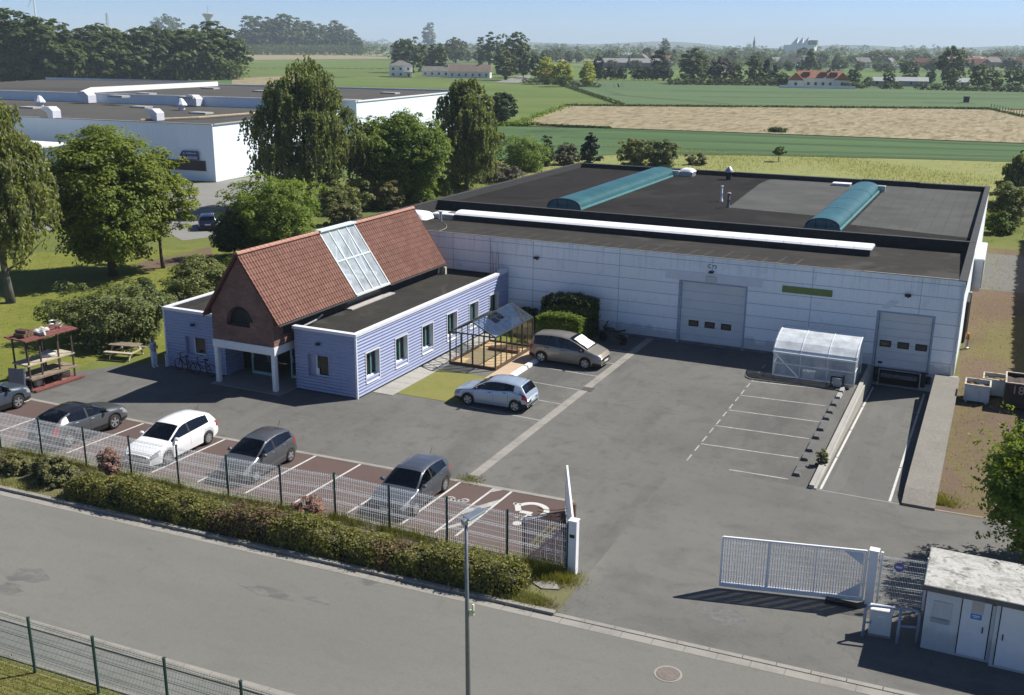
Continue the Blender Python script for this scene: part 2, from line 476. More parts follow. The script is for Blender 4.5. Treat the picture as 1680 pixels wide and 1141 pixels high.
def ground_mat():
    m, nt, b = _nodes('farmland')
    b.inputs['Roughness'].default_value = 0.95; b.inputs['Specular IOR Level'].default_value = 0.1
    v = coord(nt, (0.0042, 0.0075, 0.01), (0, 0, 0.35))
    vo = nt.nodes.new('ShaderNodeTexVoronoi'); vo.inputs['Scale'].default_value = 1.0
    vo.distance = 'CHEBYCHEV'
    nt.links.new(v, vo.inputs['Vector'])
    sep = nt.nodes.new('ShaderNodeSeparateColor'); nt.links.new(vo.outputs['Color'], sep.inputs[0])
    r = ramp(nt, sep.outputs[0], [(0.0, (0.085, 0.14, 0.05)), (0.35, (0.12, 0.175, 0.045)), (0.6, (0.10, 0.135, 0.055)), (0.74, (0.33, 0.28, 0.16)), (0.8, (0.09, 0.14, 0.045))])
    r.color_ramp.interpolation = 'CONSTANT'
    c = mix(nt, ramp(nt, noise(nt, coord(nt), 0.5, 5), [(0.35, (0, 0, 0)), (0.7, (0.45,)*3)]).outputs[0], r.outputs[0], (0.06, 0.085, 0.025))
    nt.links.new(c, b.inputs['Base Color'])
    return m
M_PAINT = layered('road_paint', (0.50, 0.50, 0.48), [(3, 0.45, 0.7, (0.40, 0.39, 0.37), 0.7), (14, 0.5, 0.7, (0.3, 0.29, 0.28), 0.5)], rough=0.8)
M_OLDPAINT = layered('worn_paint', (0.40, 0.395, 0.38), [(2, 0.45, 0.65, (0.22, 0.215, 0.2), 0.8), (12, 0.45, 0.6, (0.2, 0.195, 0.185), 0.7)], rough=0.85)
M_YELPAINT = layered('yellow_paint', (0.30, 0.25, 0.08), [(3, 0.4, 0.62, (0.14, 0.10, 0.075), 0.9)], rough=0.85)
M_PATCH = layered('asphalt_patch', (0.125, 0.122, 0.115), [(0.4, .4, .7, (.105, .103, .098), .7), (6, .5, .7, (.14, .135, .12), .5)], rough=0.9)
M_DARKPATCH = layered('asphalt_stain', (0.085, 0.085, 0.085), [(4, .4, .7, (.12, .12, .115), .9)], rough=0.9)
M_FLOOR = layered('porch_concrete', (0.23, 0.22, 0.20), [(2, .4, .7, (.18, .172, .16), .7)], rough=0.9)

# ------------------------------------------------------------------ the ground and its sheets
def sheet(name, pts, z, m, nsub=None):
    mb = MB().poly(pts, z)
    o = mb.build(name, m); tag(o, kind='structure'); return o

def strip_sheet(name, left, right, n, z, m):
    """quad grid between two matching polylines"""
    mb = MB()
    A = [np.array(p) for p in left]; B = [np.array(p) for p in right]
    vs, fs = [], []
    for a, b in zip(A, B):
        for k in range(n+1):
            p = a+(b-a)*k/n
            vs.append((p[0], p[1], z))
    for i in range(len(A)-1):
        for k in range(n):
            q = i*(n+1)+k
            fs.append((q, q+1, q+n+2, q+n+1))
    mb.add(vs, fs)
    o = mb.build(name, m); tag(o, kind='structure'); return o

# ground: a fan of rings from the camera's foot to the horizon
mb = MB(); rad = [0.0, 20, 60, 150, 300, 600, 1200, 2400, 4500, 9000]; NA = 64
vs = [(0, 0, -0.02)]; fs = []
HOLE = None
for i, r in enumerate(rad[1:]):
    for k in range(NA):
        a = 2*PI*k/NA; vs.append((min(max(r*math.cos(a), -9400), 9400), max(r*math.sin(a), -280), -0.02))
for k in range(NA): fs.append((0, 1+k, 1+(k+1) % NA))
for i in range(len(rad)-2):
    for k in range(NA):
        a = 1+i*NA+k; b = 1+i*NA+(k+1) % NA
        fs.append((a, a+NA, b+NA, b))
GROUND_FAN = (vs, fs)

def kerbN(x): return 27.6+(x+5.6)*0.0425
def kerbS(x): return 19.5+(x+27)*0.045

# the ramp pit needs a hole in every sheet, so near sheets are built round it
RX0, RX1, RY0, RY1 = -5.75, -2.1, 41.25, 60.2
mb = MB()
G0, G1 = -0.02, None
near = (-300, 200, -150, 320)
def frame_sheet(name, x0, x1, y0, y1, z, m):
    mb = MB()
    for (a, b, c, d) in ((x0, RX0, y0, y1), (RX1, x1, y0, y1), (RX0, RX1, y0, RY0), (RX0, RX1, RY1, y1)):
        if b > a and d > c: mb.quad((a, c, z), (b, c, z), (b, d, z), (a, d, z))
    o = mb.build(name, m); tag(o, kind='structure'); return o
gm = ground_mat()
mbg = MB()
X = [-9400, -4000, -1500, -500, RX0, RX1, 300, 1500, 4000, 9400]; Y = [-280, RY0, RY1, 300, 800, 1600, 3500, 9400]
for i in range(len(X)-1):
    for j in range(len(Y)-1):
        if X[i] == RX0 and Y[j] == RY0: continue
        mbg.quad((X[i], Y[j], -0.03), (X[i+1], Y[j], -0.03), (X[i+1], Y[j+1], -0.03), (X[i], Y[j+1], -0.03))
o = mbg.build('ground', gm); tag(o, kind='structure')
# rough grass around the site
frame_sheet('site_grass', -130, 60, -20, 190, -0.018, M_GRASS)
sheet('lawn', [(-110, 20), (-45.2, 27), (-45.4, 38.67), (-45.9, 42.3), (-42.0, 45.5), (-41.5, 60), (-58, 74), (-66, 68), (-75, 62), (-110, 52)], -0.012, M_LAWN)
# road, kerbs, pavements
XL, XR = -90, 40
def between(fa, fb, z, name, m, x0=XL, x1=XR):
    n = 26; xs = [x0+(x1-x0)*i/n for i in range(n+1)]
    mb = MB()
    for i in range(n):
        a, b = xs[i], xs[i+1]
        mb.quad((a, fa(a), z), (b, fa(b), z), (b, fb(b), z), (a, fb(a), z))
    o = mb.build(name, m); tag(o, kind='structure'); return o
between(lambda x: kerbS(x), lambda x: kerbN(x), -0.006, 'road', M_ROAD)
def kerbline(name, f0, w, z0, z1, m, x0=XL, x1=XR, step=1.0, gap=0.012):
    mb = MB(); x = x0
    while x < x1-0.01:
        b = min(x+step, x1)
        pts = [(x+gap, f0(x)), (b-gap, f0(b)), (b-gap, f0(b)+w), (x+gap, f0(x)+w)]
        mb.slab(pts, z0, z1); x = b
    o = mb.build(name, m); tag(o, kind='structure'); return o
kerbline('kerb', kerbN, 0.18, -0.05, 0.10, M_KERB, x1=-11.3)
kerbline('kerb', kerbN, 0.18, -0.05, 0.02, M_KERB, x0=-11.3, x1=8)
kerbline('gutter', lambda x: kerbN(x)-0.36, 0.35, -0.05, -0.001, M_KERB)
kerbline('kerb', lambda x: kerbS(x)-0.18, 0.18, -0.05, 0.11, M_KERB)
kerbline('gutter', lambda x: kerbS(x)+0.01, 0.3, -0.05, -0.001, M_KERB)
between(lambda x: kerbS(x)-1.55, lambda x: kerbS(x)-0.18, 0.07, 'pavement', M_PAVE)
kerbline('kerb', lambda x: kerbS(x)-1.65, 0.1, -0.05, 0.09, M_KERB)
between(lambda x: kerbS(x)-14, lambda x: kerbS(x)-1.65, 0.05, 'verge', M_DRYLAWN)
# verge between kerb and fence
mb = MB()
xs = [-60+i*1.5 for i in range(33)]; xs = [x for x in xs if x < -11.6]+[-11.28]
for a, b in zip(xs[:-1], xs[1:]):
    mb.quad((a, kerbN(a)+0.18, 0.06), (b, kerbN(b)+0.18, 0.06), (b, 30.35, 0.04), (a, 29.9, 0.04))
o = mb.build('verge', M_VERGE); tag(o, kind='structure')
# asphalt
def fenceY(x): return 30.27+(x+11.8)*0.033 if x < -25 else 30.27+(x+11.8)*0.0
sheet('yard', [(-58, 29.9), (-11.3, 30.3), (-11.3, 41.25), (RX0, 41.25), (RX0, 60.2), (-28.6, 60.2), (-28.6, 42.4), (-41.3, 42.4), (-42.3, 42.4), (-44.0, 40.8), (-45.4, 38.67), (-45.2, 36.2), (-58, 35.4)], 0.0, M_ASPH)
mb = MB()
mb.poly([(-11.3, kerbN(-11.3)+0.18), (8, kerbN(8)+0.18), (8, 41.25), (-11.3, 41.25)], 0.0005)
o = mb.build('entrance', M_ENTR); tag(o, kind='structure')
sheet('parking_strip', [(-58, 30.05), (-11.85, 30.4), (-14.05, 35.55), (-22, 35.1), (-44.2, 34.75), (-58, 34.6)], 0.006, M_RED)
mb = MB()
for i in range(46):
    x0 = -58+i; x1 = x0+0.99
    f = lambda x: 34.75+max(0, x+32)*0.045+min(0, x+32)*0.004
    if x1 < -13.6: mb.slab([(x0, f(x0)), (x1, f(x1)), (x1, f(x1)+0.22), (x0, f(x0)+0.22)], -0.02, 0.014)
o = mb.build('kerb', M_KERB); tag(o, kind='structure')
mb = MB()
yv = 36.2
while yv < 59.9:
    mb.slab([(-19.0, yv), (-18.55, yv), (-18.55, yv+0.985), (-19.0, yv+0.985)], -0.02, 0.008); yv += 1.0
o = mb.build('drain_channel', M_KERB); tag(o, kind='structure')
# lawn patch beside the blue building, paved edge, dirt on the east side
sheet('lawn', [(-27.35, 44.0), (-23.55, 44.0), (-23.55, 48.6), (-27.35, 48.6)], 0.012, M_DRYLAWN)
sheet('lawn', [(-27.6, 55.4), (-24.2, 55.4), (-24.2, 57.4), (-27.6, 57.4)], 0.012, M_LAWN)
mb = MB()
yv = 43.6
while yv < 57:
    mb.slab([(-28.55, yv), (-27.36, yv), (-27.36, yv+0.98), (-28.55, yv+0.98)], -0.02, 0.02); yv += 1.0
o = mb.build('path', M_CONC); tag(o, kind='structure')
M_PAVER = layered('warm_pavers', (0.46, 0.34, 0.24), [(1.2, .4, .7, (.40, .30, .21), .7), (20, .5, .7, (.34, .25, .17), .4)], rough=0.9)
sheet('path', [(-24.4, 48.4), (-23.3, 48.4), (-23.3, 55.2), (-24.4, 55.2)], 0.016, M_PAVER)
sheet('track', [(-2.05, 41.26), (8, 41.26), (8, 104), (-1.1, 104), (-1.1, 60.3), (-2.05, 60.2)], -0.004, M_DIRT)
sheet('path', [(-1.0, 85), (3.5, 85), (3.5, 101), (-1.0, 101)], 0.0, M_PATCH)
# asphalt of the neighbouring site and the pinkish track by the trees
M_LOT = layered('pale_lot_asphalt', (0.225, 0.222, 0.205), [(0.3, .4, .7, (.26, .255, .235), .8), (2, .5, .7, (.19, .185, .175), .5)], rough=0.93)
sheet('car_park', [at(288, 302), at(358, 300), (-92.9, 106.2), (-92, 125), at(470, 285), at(440, 350), at(380, 385), at(300, 395), at(230, 360), (-125, 103)], -0.004, M_LOT)
sheet('car_park', [(-115, 100), (-125, 58), (-85, 62), (-80, 80), (-85, 100)], -0.006, M_LOT)
sheet('track', [at(225, 432), at(345, 405), at(350, 422), at(300, 432), at(240, 446)], -0.003, M_DIRT)
# far fields, as flat sheets laid a little above one another
def field(name, px, z, m):
    o = MB().poly([at(*p) for p in px], z).build(name, m); tag(o, kind='structure'); return o
field('tall_grass_field', [(700, 300), (830, 262), (1015, 254), (1240, 256), (1500, 262), (1800, 270), (2150, 320), (1625, 330), (960, 290), (800, 300)], 0.05, M_TALL)
field('crop_field', [(790, 222), (815, 208), (1000, 212), (1260, 221), (1680, 237), (2300, 266), (2300, 300), (1800, 271), (1500, 262), (1240, 256), (1015, 255), (830, 263), (770, 262)], 0.1, M_CROP)
field('straw_field', [(845, 205), (932, 175), (1020, 173.5), (1400, 177), (1622, 181), (1800, 205), (2300, 262), (1680, 236), (1260, 220), (1000, 211), (870, 208)], 0.12, M_STRAW)
field('wheat_field', [(1020, 173), (975, 157), (922, 141), (985, 134), (1135, 137), (1400, 146), (1680, 151), (2300, 168), (2300, 190), (1680, 180), (1622, 180), (1400, 176.5)], 0.14, M_WHEATG)
field('straw_field', [(1630, 180), (1680, 182), (2300, 200), (2300, 240), (1800, 203), (1680, 190)], 0.16, M_STRAW)
field('meadow', [(1018, 172.5), (932, 174), (845, 204), (812, 207), (600, 300), (380, 240), (380, 140), (600, 126), (780, 134), (918, 141), (970, 157)], 0.08, M_MEADOW)
field('meadow', [(340, 99), (540, 96), (700, 103), (700, 128), (600, 127), (340, 127)], 0.11, M_MEADOW)
field('straw_field', [(380, 129), (480, 125), (510, 131), (470, 138), (380, 142)], 0.14, M_STRAW)
field('straw_field', [(340, 89), (560, 91), (640, 94.5), (640, 97), (540, 97.5), (340, 100)], 0.17, M_STRAW)

def tram(pairs, w_, z):
    mb = MB()
    for a, b in pairs:
        a, b = np.array(at(*a)), np.array(at(*b)); d = (b-a)/np.linalg.norm(b-a); n = np.array([-d[1], d[0]])
        for s in (-0.9, 0.9):
            c = n*s; e = n*w_/2
            mb.poly([a+c+e, a+c-e, b+c-e, b+c+e], z)
    o = mb.build('field_track', mat('crop_wheelings', (0.045, 0.075, 0.03), 0.95, 0.3, 0.5)); tag(o, kind='structure')
tram([((838, 226), (908, 210)), ((868, 228), (925, 211)), ((868, 217), (1000, 214.5)), ((1000, 214.5), (1680, 241)), ((920, 226), (1680, 249)), ((900, 240), (1680, 259)), ((1010, 250), (1680, 264))], 0.45, 0.13)
tram([((988, 149), (1020, 156)), ((1010, 138), (1012, 144)), ((1017, 137), (1019, 144)), ((990, 139), (988, 143)), ((1000, 156), (1200, 172)), ((1150, 160), (1680, 163)), ((1514, 169), (1600, 171)), ((1100, 150), (1680, 156))], 0.7, 0.17)
# ------------------------------------------------------------------ building materials
def panel_wall(name, base, seam, drip, pw, ph, stain=0.5, vert_axis='XZ'):
    """painted precast panels: seams, rain streaks below the coping, blotches"""
    m, nt, b = _nodes(name)
    b.inputs['Roughness'].default_value = 0.8; b.inputs['Specular IOR Level'].default_value = 0.25
    tc = nt.nodes.new('ShaderNodeTexCoord')
    sp = nt.nodes.new('ShaderNodeSeparateXYZ'); nt.links.new(tc.outputs['Object'], sp.inputs[0])
    cb = nt.nodes.new('ShaderNodeCombineXYZ')
    nt.links.new(math_(nt, 'ADD', sp.outputs[0], sp.outputs[1]), cb.inputs[0]); nt.links.new(sp.outputs[2], cb.inputs[1])
    br = nt.nodes.new('ShaderNodeTexBrick')
    br.offset = 0.0; br.inputs['Scale'].default_value = 1.0
    br.inputs['Brick Width'].default_value = pw; br.inputs['Row Height'].default_value = ph
    br.inputs['Mortar Size'].default_value = 0.022; br.inputs['Mortar Smooth'].default_value = 0.3
    br.inputs['Color1'].default_value = (*base, 1); br.inputs['Color2'].default_value = (*[x*0.95 for x in base], 1)
    br.inputs['Mortar'].default_value = (*seam, 1)
    nt.links.new(cb.outputs[0], br.inputs['Vector'])
    c = br.outputs['Color']
    # small block joints, faint
    br2 = nt.nodes.new('ShaderNodeTexBrick'); br2.offset = 0.5
    br2.inputs['Brick Width'].default_value = 1.95; br2.inputs['Row Height'].default_value = ph
    br2.inputs['Mortar Size'].default_value = 0.012
    nt.links.new(cb.outputs[0], br2.inputs['Vector'])
    patch = ramp(nt, noise(nt, coord(nt, (1, 1, 1)), 0.45, 3), [(0.42, (0, 0, 0)), (0.58, (0.6,)*3)])
    c = mix(nt, math_(nt, 'MULTIPLY', br2.outputs['Fac'], patch.outputs[0]), c, seam)
    # vertical streaks, strongest under the coping
    st = ramp(nt, noise(nt, coord(nt, (5, 5, 0.28)), 1.0, 6, 0.7), [(0.5, (0, 0, 0)), (0.72, (1, 1, 1))])
    top = ramp(nt, math_(nt, 'MULTIPLY', sp.outputs[2], 1/5.6), [(0.62, (0.12,)*3), (0.96, (1, 1, 1))])
    c = mix(nt, math_(nt, 'MULTIPLY', math_(nt, 'MULTIPLY', st.outputs[0], top.outputs[0]), stain), c, drip)
    bl = ramp(nt, noise(nt, coord(nt), 1.1, 6, 0.7), [(0.55, (0, 0, 0)), (0.75, (stain*0.65,)*3)])
    c = mix(nt, bl.outputs[0], c, drip)
    base_ = ramp(nt, math_(nt, 'ADD', sp.outputs[2], math_(nt, 'MULTIPLY', noise(nt, coord(nt, (1.2, 1.2, 0.6)), 1.3, 5), -1.1)), [(0.0, (0.55,)*3), (0.32, (0, 0, 0))])
    c = mix(nt, math_(nt, 'MULTIPLY', base_.outputs[0], min(1.0, stain*1.3)), c, (0.25, 0.25, 0.24))
    fine = ramp(nt, noise(nt, coord(nt), 7, 5, 0.75), [(0.32, (0.90, 0.91, 0.91)), (0.6, (1, 1, 1))])
    c = mix(nt, 1.0, c, fine.outputs[0], 'MULTIPLY')
    nt.links.new(c, b.inputs['Base Color'])
    bump(nt, b, math_(nt, 'SUBTRACT', 1.0, br.outputs['Fac']), 0.4, 0.02)
    return m
M_WALLW = panel_wall('white_painted_panels', (0.87, 0.92, 0.95), (0.40, 0.45, 0.50), (0.45, 0.50, 0.54), 5.87, 0.74, 0.65)
M_WHITE = mat('white_paint', (0.74, 0.74, 0.73), 0.6, 0.06, 3)
M_WHITEM = mat('white_metal', (0.72, 0.73, 0.75), 0.4, 0.05, 3)
M_ROOF = layered('bitumen_roof', (0.046, 0.043, 0.042), [
    (0.15, 0.4, 0.65, (0.06, 0.057, 0.054), 0.9), (0.9, 0.5, 0.7, (0.034, 0.032, 0.032), 0.6), (3.2, 0.5, 0.75, (0.07, 0.066, 0.062), 0.5, 0.5, (0.15, 2.5, 1)), (0.22, 0.56, 0.62, (0.085, 0.081, 0.074), 0.65, 0.6), (0.13, 0.58, 0.62, (0.03, 0.029, 0.028), 0.7, 0.8), (1.5, 0.6, 0.72, (0.085, 0.082, 0.076), 0.5), (25, 0.5, 0.7, (0.055, 0.053, 0.05), 0.4)], rough=1.0, spec=0.08, bmp=0.15)
M_ROOFB = layered('grey_bitumen_roof', (0.10, 0.103, 0.098), [
    (0.2, 0.57, 0.63, (0.125, 0.125, 0.118), 0.6, 0.6), (0.12, 0.6, 0.66, (0.07, 0.07, 0.068), 0.6, 0.6),
    (0.3, 0.4, 0.65, (0.135, 0.137, 0.132), 0.9), (2, 0.5, 0.72, (0.09, 0.092, 0.09), 0.5, 0.5, (0.15, 2.5, 1)), (25, 0.5, 0.7, (0.12, 0.12, 0.115), 0.4)], rough=1.0, spec=0.08, bmp=0.15)
M_ROOFO = layered('brown_bitumen_roof', (0.064, 0.061, 0.056), [
    (0.5, 0.4, 0.65, (0.084, 0.079, 0.071), 0.9), (1.5, 0.5, 0.7, (0.045, 0.042, 0.038), 0.8, 0.7), (0.25, 0.57, 0.63, (0.125, 0.118, 0.104), 0.6, 0.6), (0.8, 0.62, 0.7, (0.10, 0.105, 0.075), 0.45), (8, 0.55, 0.75, (0.11, 0.104, 0.094), 0.4)], rough=1.0, spec=0.08, bmp=0.2)
M_UPST = mat('dark_upstand_felt', (0.035, 0.035, 0.036), 0.9, 0.25, 3)
M_ALU = mat('aluminium_coping', (0.45, 0.46, 0.46), 0.45, 0.15, 4, metal=0.3)
M_TEAL = None
def teal_mat():
    m, nt, b = _nodes('teal_rooflight')
    b.inputs['Roughness'].default_value = 0.34
    b.inputs['Specular IOR Level'].default_value = 0.5
    v = coord(nt)
    r = ramp(nt, noise(nt, v, 0.5, 5), [(0.35, (0.008, 0.062, 0.060)), (0.7, (0.016, 0.095, 0.090))])
    st = ramp(nt, noise(nt, coord(nt, (0.6, 0.4, 2)), 2.5, 5), [(0.56, (0, 0, 0)), (0.78, (0.35,)*3)])
    c = mix(nt, st.outputs[0], r.outputs[0], (0.14, 0.28, 0.30))
    nt.links.new(c, b.inputs['Base Color'])
    return m
M_TEAL = teal_mat()
M_OPAL = mat('opal_rooflight', (0.80, 0.82, 0.84), 0.35, 0.04, 3)
M_DARKGL = mat('dark_window_glass', (0.010, 0.013, 0.016), 0.06, 0, spec=0.6)
M_BLACK = mat('black_plastic', (0.015, 0.015, 0.016), 0.5, 0.2, 8)
M_GALV = mat('galvanised_steel', (0.42, 0.43, 0.43), 0.4, 0.15, 6, metal=0.6)
M_BLUE = layered('blue_cladding', (0.255, 0.295, 0.455), [(0.5, .4, .7, (.28, .315, .46), .7), (1.4, .52, .75, (.20, .225, .33), .5, 0, (3, 3, .4)), (5, .55, .75, (.30, .32, .42), .4)], rough=0.34, spec=1.0, bmp=0)
M_BLUETRIM = mat('pale_blue_coping', (0.62, 0.63, 0.67), 0.5, 0.08, 3)
M_TEALFR = mat('teal_window_frame', (0.10, 0.22, 0.23), 0.45, 0.1, 4)
M_SILL = mat('pale_sill', (0.62, 0.66, 0.66), 0.5, 0.1, 4)

def brick_mat(name, c1, c2, mortar):
    m, nt, b = _nodes(name)
    tc = nt.nodes.new('ShaderNodeTexCoord')
    sp = nt.nodes.new('ShaderNodeSeparateXYZ'); nt.links.new(tc.outputs['Object'], sp.inputs[0])
    cb = nt.nodes.new('ShaderNodeCombineXYZ')
    nt.links.new(math_(nt, 'ADD', sp.outputs[0], sp.outputs[1]), cb.inputs[0]); nt.links.new(sp.outputs[2], cb.inputs[1])
    br = nt.nodes.new('ShaderNodeTexBrick')
    br.inputs['Scale'].default_value = 1.0
    br.inputs['Brick Width'].default_value = 0.22; br.inputs['Row Height'].default_value = 0.075
    br.inputs['Mortar Size'].default_value = 0.006
    br.inputs['Color1'].default_value = (*c1, 1); br.inputs['Color2'].default_value = (*c2, 1); br.inputs['Mortar'].default_value = (*mortar, 1)
    nt.links.new(cb.outputs[0], br.inputs['Vector'])
    f = ramp(nt, noise(nt, coord(nt), 1.5, 5), [(0.35, (0.7, 0.7, 0.7)), (0.7, (1.15, 1.1, 1.1))])
    nt.links.new(mix(nt, 1.0, br.outputs['Color'], f.outputs[0], 'MULTIPLY'), b.inputs['Base Color'])
    b.inputs['Roughness'].default_value = 0.88
    return m
M_BRICK = brick_mat('red_brick', (0.23, 0.105, 0.08), (0.15, 0.075, 0.062), (0.21, 0.18, 0.16))

def tile_mat():
    m, nt, b = _nodes('clay_tiles')
    geo = nt.nodes.new('ShaderNodeTexCoord')
    wn = nt.nodes.new('ShaderNodeTexWhiteNoise')
    mp = nt.nodes.new('ShaderNodeMapping'); nt.links.new(geo.outputs['UV'], mp.inputs[0])
    sn = nt.nodes.new('ShaderNodeVectorMath'); sn.operation = 'FLOOR'; nt.links.new(mp.outputs[0], sn.inputs[0])
    nt.links.new(sn.outputs[0], wn.inputs['Vector'])
    r = ramp(nt, wn.outputs['Value'], [(0, (0.215, 0.102, 0.074)), (0.5, (0.24, 0.118, 0.086)), (1, (0.27, 0.14, 0.104))])
    f = ramp(nt, noise(nt, coord(nt), 0.9, 5), [(0.35, (0.9, 0.9, 0.9)), (0.7, (1.06, 1.05, 1.04))])
    c = mix(nt, 1.0, r.outputs[0], f.outputs[0], 'MULTIPLY')
    l = ramp(nt, noise(nt, coord(nt), 5, 5), [(0.6, (0, 0, 0)), (0.78, (0.3,)*3)])
    c = mix(nt, l.outputs[0], c, (0.26, 0.19, 0.145))
    nt.links.new(c, b.inputs['Base Color'])
    b.inputs['Roughness'].default_value = 0.75; b.inputs['Specular IOR Level'].default_value = 0.3
    return m
M_TILE = tile_mat()

# ------------------------------------------------------------------ the white warehouse
WX0, WX1, WY0, WY1, WZ = -41.4, -1.2, 60.2, 104.6, 5.5
WM = 73.0
wh = thing('warehouse', 'large white flat roofed warehouse with grey roof, green barrel rooflights and two loading doors', 'warehouse', (-21, 60.2, 0))
D1 = (-17.0, -13.05, 0.0, 3.82); D2 = (-5.45, -2.6, 0.12, 3.25)
def wall_with_holes(mb, x0, x1, z0, z1, holes, y, thick=0.25, m=0, axis='x'):
    """wall in the x-z plane (axis x) or y-z plane (axis y) at y, holes (a0,a1,b0,b1)"""
    xs = sorted({x0, x1, *[h[0] for h in holes], *[h[1] for h in holes]})
    zs = sorted({z0, z1, *[h[2] for h in holes], *[h[3] for h in holes]})
    P = (lambda a, z, d=0: (a, y+d, z)) if axis == 'x' else (lambda a, z, d=0: (y+d, a, z))
    for i in range(len(xs)-1):
        for j in range(len(zs)-1):
            cx, cz = (xs[i]+xs[i+1])/2, (zs[j]+zs[j+1])/2
            if any(h[0] < cx < h[1] and h[2] < cz < h[3] for h in holes): continue
            mb.quad(P(xs[i], zs[j]), P(xs[i+1], zs[j]), P(xs[i+1], zs[j+1]), P(xs[i], zs[j+1]), m)
    for (a0, a1, b0, b1) in holes:
        t = thick
        mb.quad(P(a0, b0), P(a0, b1), P(a0, b1, t), P(a0, b0, t), m)
        mb.quad(P(a1, b0), P(a1, b0, t), P(a1, b1, t), P(a1, b1), m)
        mb.quad(P(a0, b1), P(a1, b1), P(a1, b1, t), P(a0, b1, t), m)
        mb.quad(P(a0, b0), P(a0, b0, t), P(a1, b0, t), P(a1, b0), m)
mb = MB()
wall_with_holes(mb, WX0, WX1, -1.2, WZ-0.02, [D1, D2, (-5.1, -2.95, -0.95, -0.05)], WY0)
mb.quad((WX1, WY0, -1.2), (WX1, WY1, 0), (WX1, WY1, WZ-0.02), (WX1, WY0, WZ-0.02))
mb.quad((WX0, WY0, 0), (WX0, WY0, WZ-0.02), (WX0, WY1, WZ-0.02), (WX0, WY1, 0))
mb.quad((WX0, WY1, 0), (WX0, WY1, WZ-0.02), (WX1, WY1, WZ-0.02), (WX1, WY1, 0))
mb.build('wall', M_WALLW, wh)
# roof decks: the front bay falls to the front edge, the rear bay lies inside its upstands
mb = MB()
mb.quad((WX0+0.3, WY0+0.02, WZ), (WX1-0.3, WY0+0.02, WZ), (WX1-0.3, WM, 4.75), (WX0+0.3, WM, 4.75), 0)
mb.build('front_roof', M_ROOFO, wh)
mb = MB(); mb.quad((WX0+0.35, WM+0.3, 5.02), (WX1-0.35, WM+0.3, 5.02), (WX1-0.35, WY1-0.3, 5.02), (WX0+0.35, WY1-0.3, 5.02), 0)
mb.build('rear_roof', M_ROOF, wh)
mb = MB()
mb.poly([(-20.0, 83.5), (-12.9, 82.6), (-12.9, 103.2), (-15, 104.25), (-20.9, 104.25), (-21.1, 100)], 5.024)
mb.poly([(-9.9, 79.5), (-1.6, 77.6), (-1.6, 104.25), (-12.9, 104.25), (-12.9, 103.2), (-9.9, 103.2)], 5.024)
mb.build('roof_patch', M_ROOFB, wh)
mb = MB()
for k in range(9):
    x = -9.3+k*0.95
    mb.box(x, x+0.045, 78.6, 102.5, 5.024, 5.034)
mb.build('roof_seam', M_UPST, wh)
mb = MB()
for k in range(11):
    y_ = 76.5+k*2.5; x1_ = -33.4 if y_ < 103 else -22
    mb.box(-40.9, x1_, y_, y_+0.04, 5.02, 5.028)
    if 77 < y_ < 99: mb.box(-29.6, -21.6, y_+0.7, y_+0.74, 5.02, 5.028)
mb.build('roof_seam', mat('worn_seam', (0.035, 0.033, 0.032), 0.95, 0.3, 2), wh)
# seams lie on the falling deck
mbs = MB()
def deckz(y): return 5.5+(y-60.22)*(4.75-5.5)/(WM-60.22)
for k in range(34):
    x = -40+k*1.1+random.uniform(-.15, .15)
    if x > -9.5: continue
    y1 = 62.3+random.uniform(0, 1.5)
    mbs.add([(x, 60.3, deckz(60.3)+0.006), (x+0.05, 60.3, deckz(60.3)+0.006), (x+0.05, y1, deckz(y1)+0.006), (x, y1, deckz(y1)+0.006)], [(0, 1, 2, 3)])
mbs.build('roof_seam', mat('pale_seam', (0.085, 0.08, 0.074), 0.9, 0.3, 3), wh)
# upstands and copings
mb = MB()
def up(x0, x1, y0, y1, z0, z1): mb.box(x0, x1, y0, y1, z0, z1)
up(WX0, WX1, WM, WM+0.3, 4.7, 5.48)
up(WX0, WX0+0.35, WY0+0.05, WM-0.002, 4.72, 5.46); up(WX0, WX0+0.35, WM+0.302, WY1, 4.9, 5.46)
up(WX1-0.35, WX1, WY0+0.05, WM-0.002, 4.72, 5.46); up(WX1-0.35, WX1, WM+0.302, WY1, 4.9, 5.46)
up(WX0+0.352, -12.4, WY1-0.3, WY1, 4.9, 5.42); up(-12.4, -7.2, WY1-0.02, WY1+0.5, 4.9, 5.44); up(-7.2, WX1-0.352, WY1-0.3, WY1, 4.9, 5.42)
mb.build('upstand', M_UPST, wh)
mb = MB()
mb.box(WX0-0.04, WX1+0.03, WM-0.03, WM+0.33, 5.482, 5.51)
for x in (WX0-0.05, WX1-0.36):
    mb.box(x, x+0.41, WY0-0.03, WM-0.04, 5.462, 5.5); mb.box(x, x+0.41, WM+0.34, WY1+0.02, 5.462, 5.5)
mb.box(WX0+0.4, -12.42, WY1-0.32, WY1+0.03, 5.422, 5.45); mb.box(-12.38, -7.22, WY1-0.04, WY1+0.53, 5.442, 5.47); mb.box(-7.18, WX1-0.4, WY1-0.32, WY1+0.03, 5.422, 5.45)
mb.build('coping', M_UPST, wh)
mb = MB()
mb.box(WX0+0.37, -6.6, WY0-0.03, WY0+0.04, 5.485, 5.515); mb.box(-6.55, WX1-0.37, WY0-0.05, WY0+0.06, 5.485, 5.535)
mb.build('roof_edge_trim', mat('weathered_trim', (0.27, 0.27, 0.255), 0.6, 0.3, 2), wh)
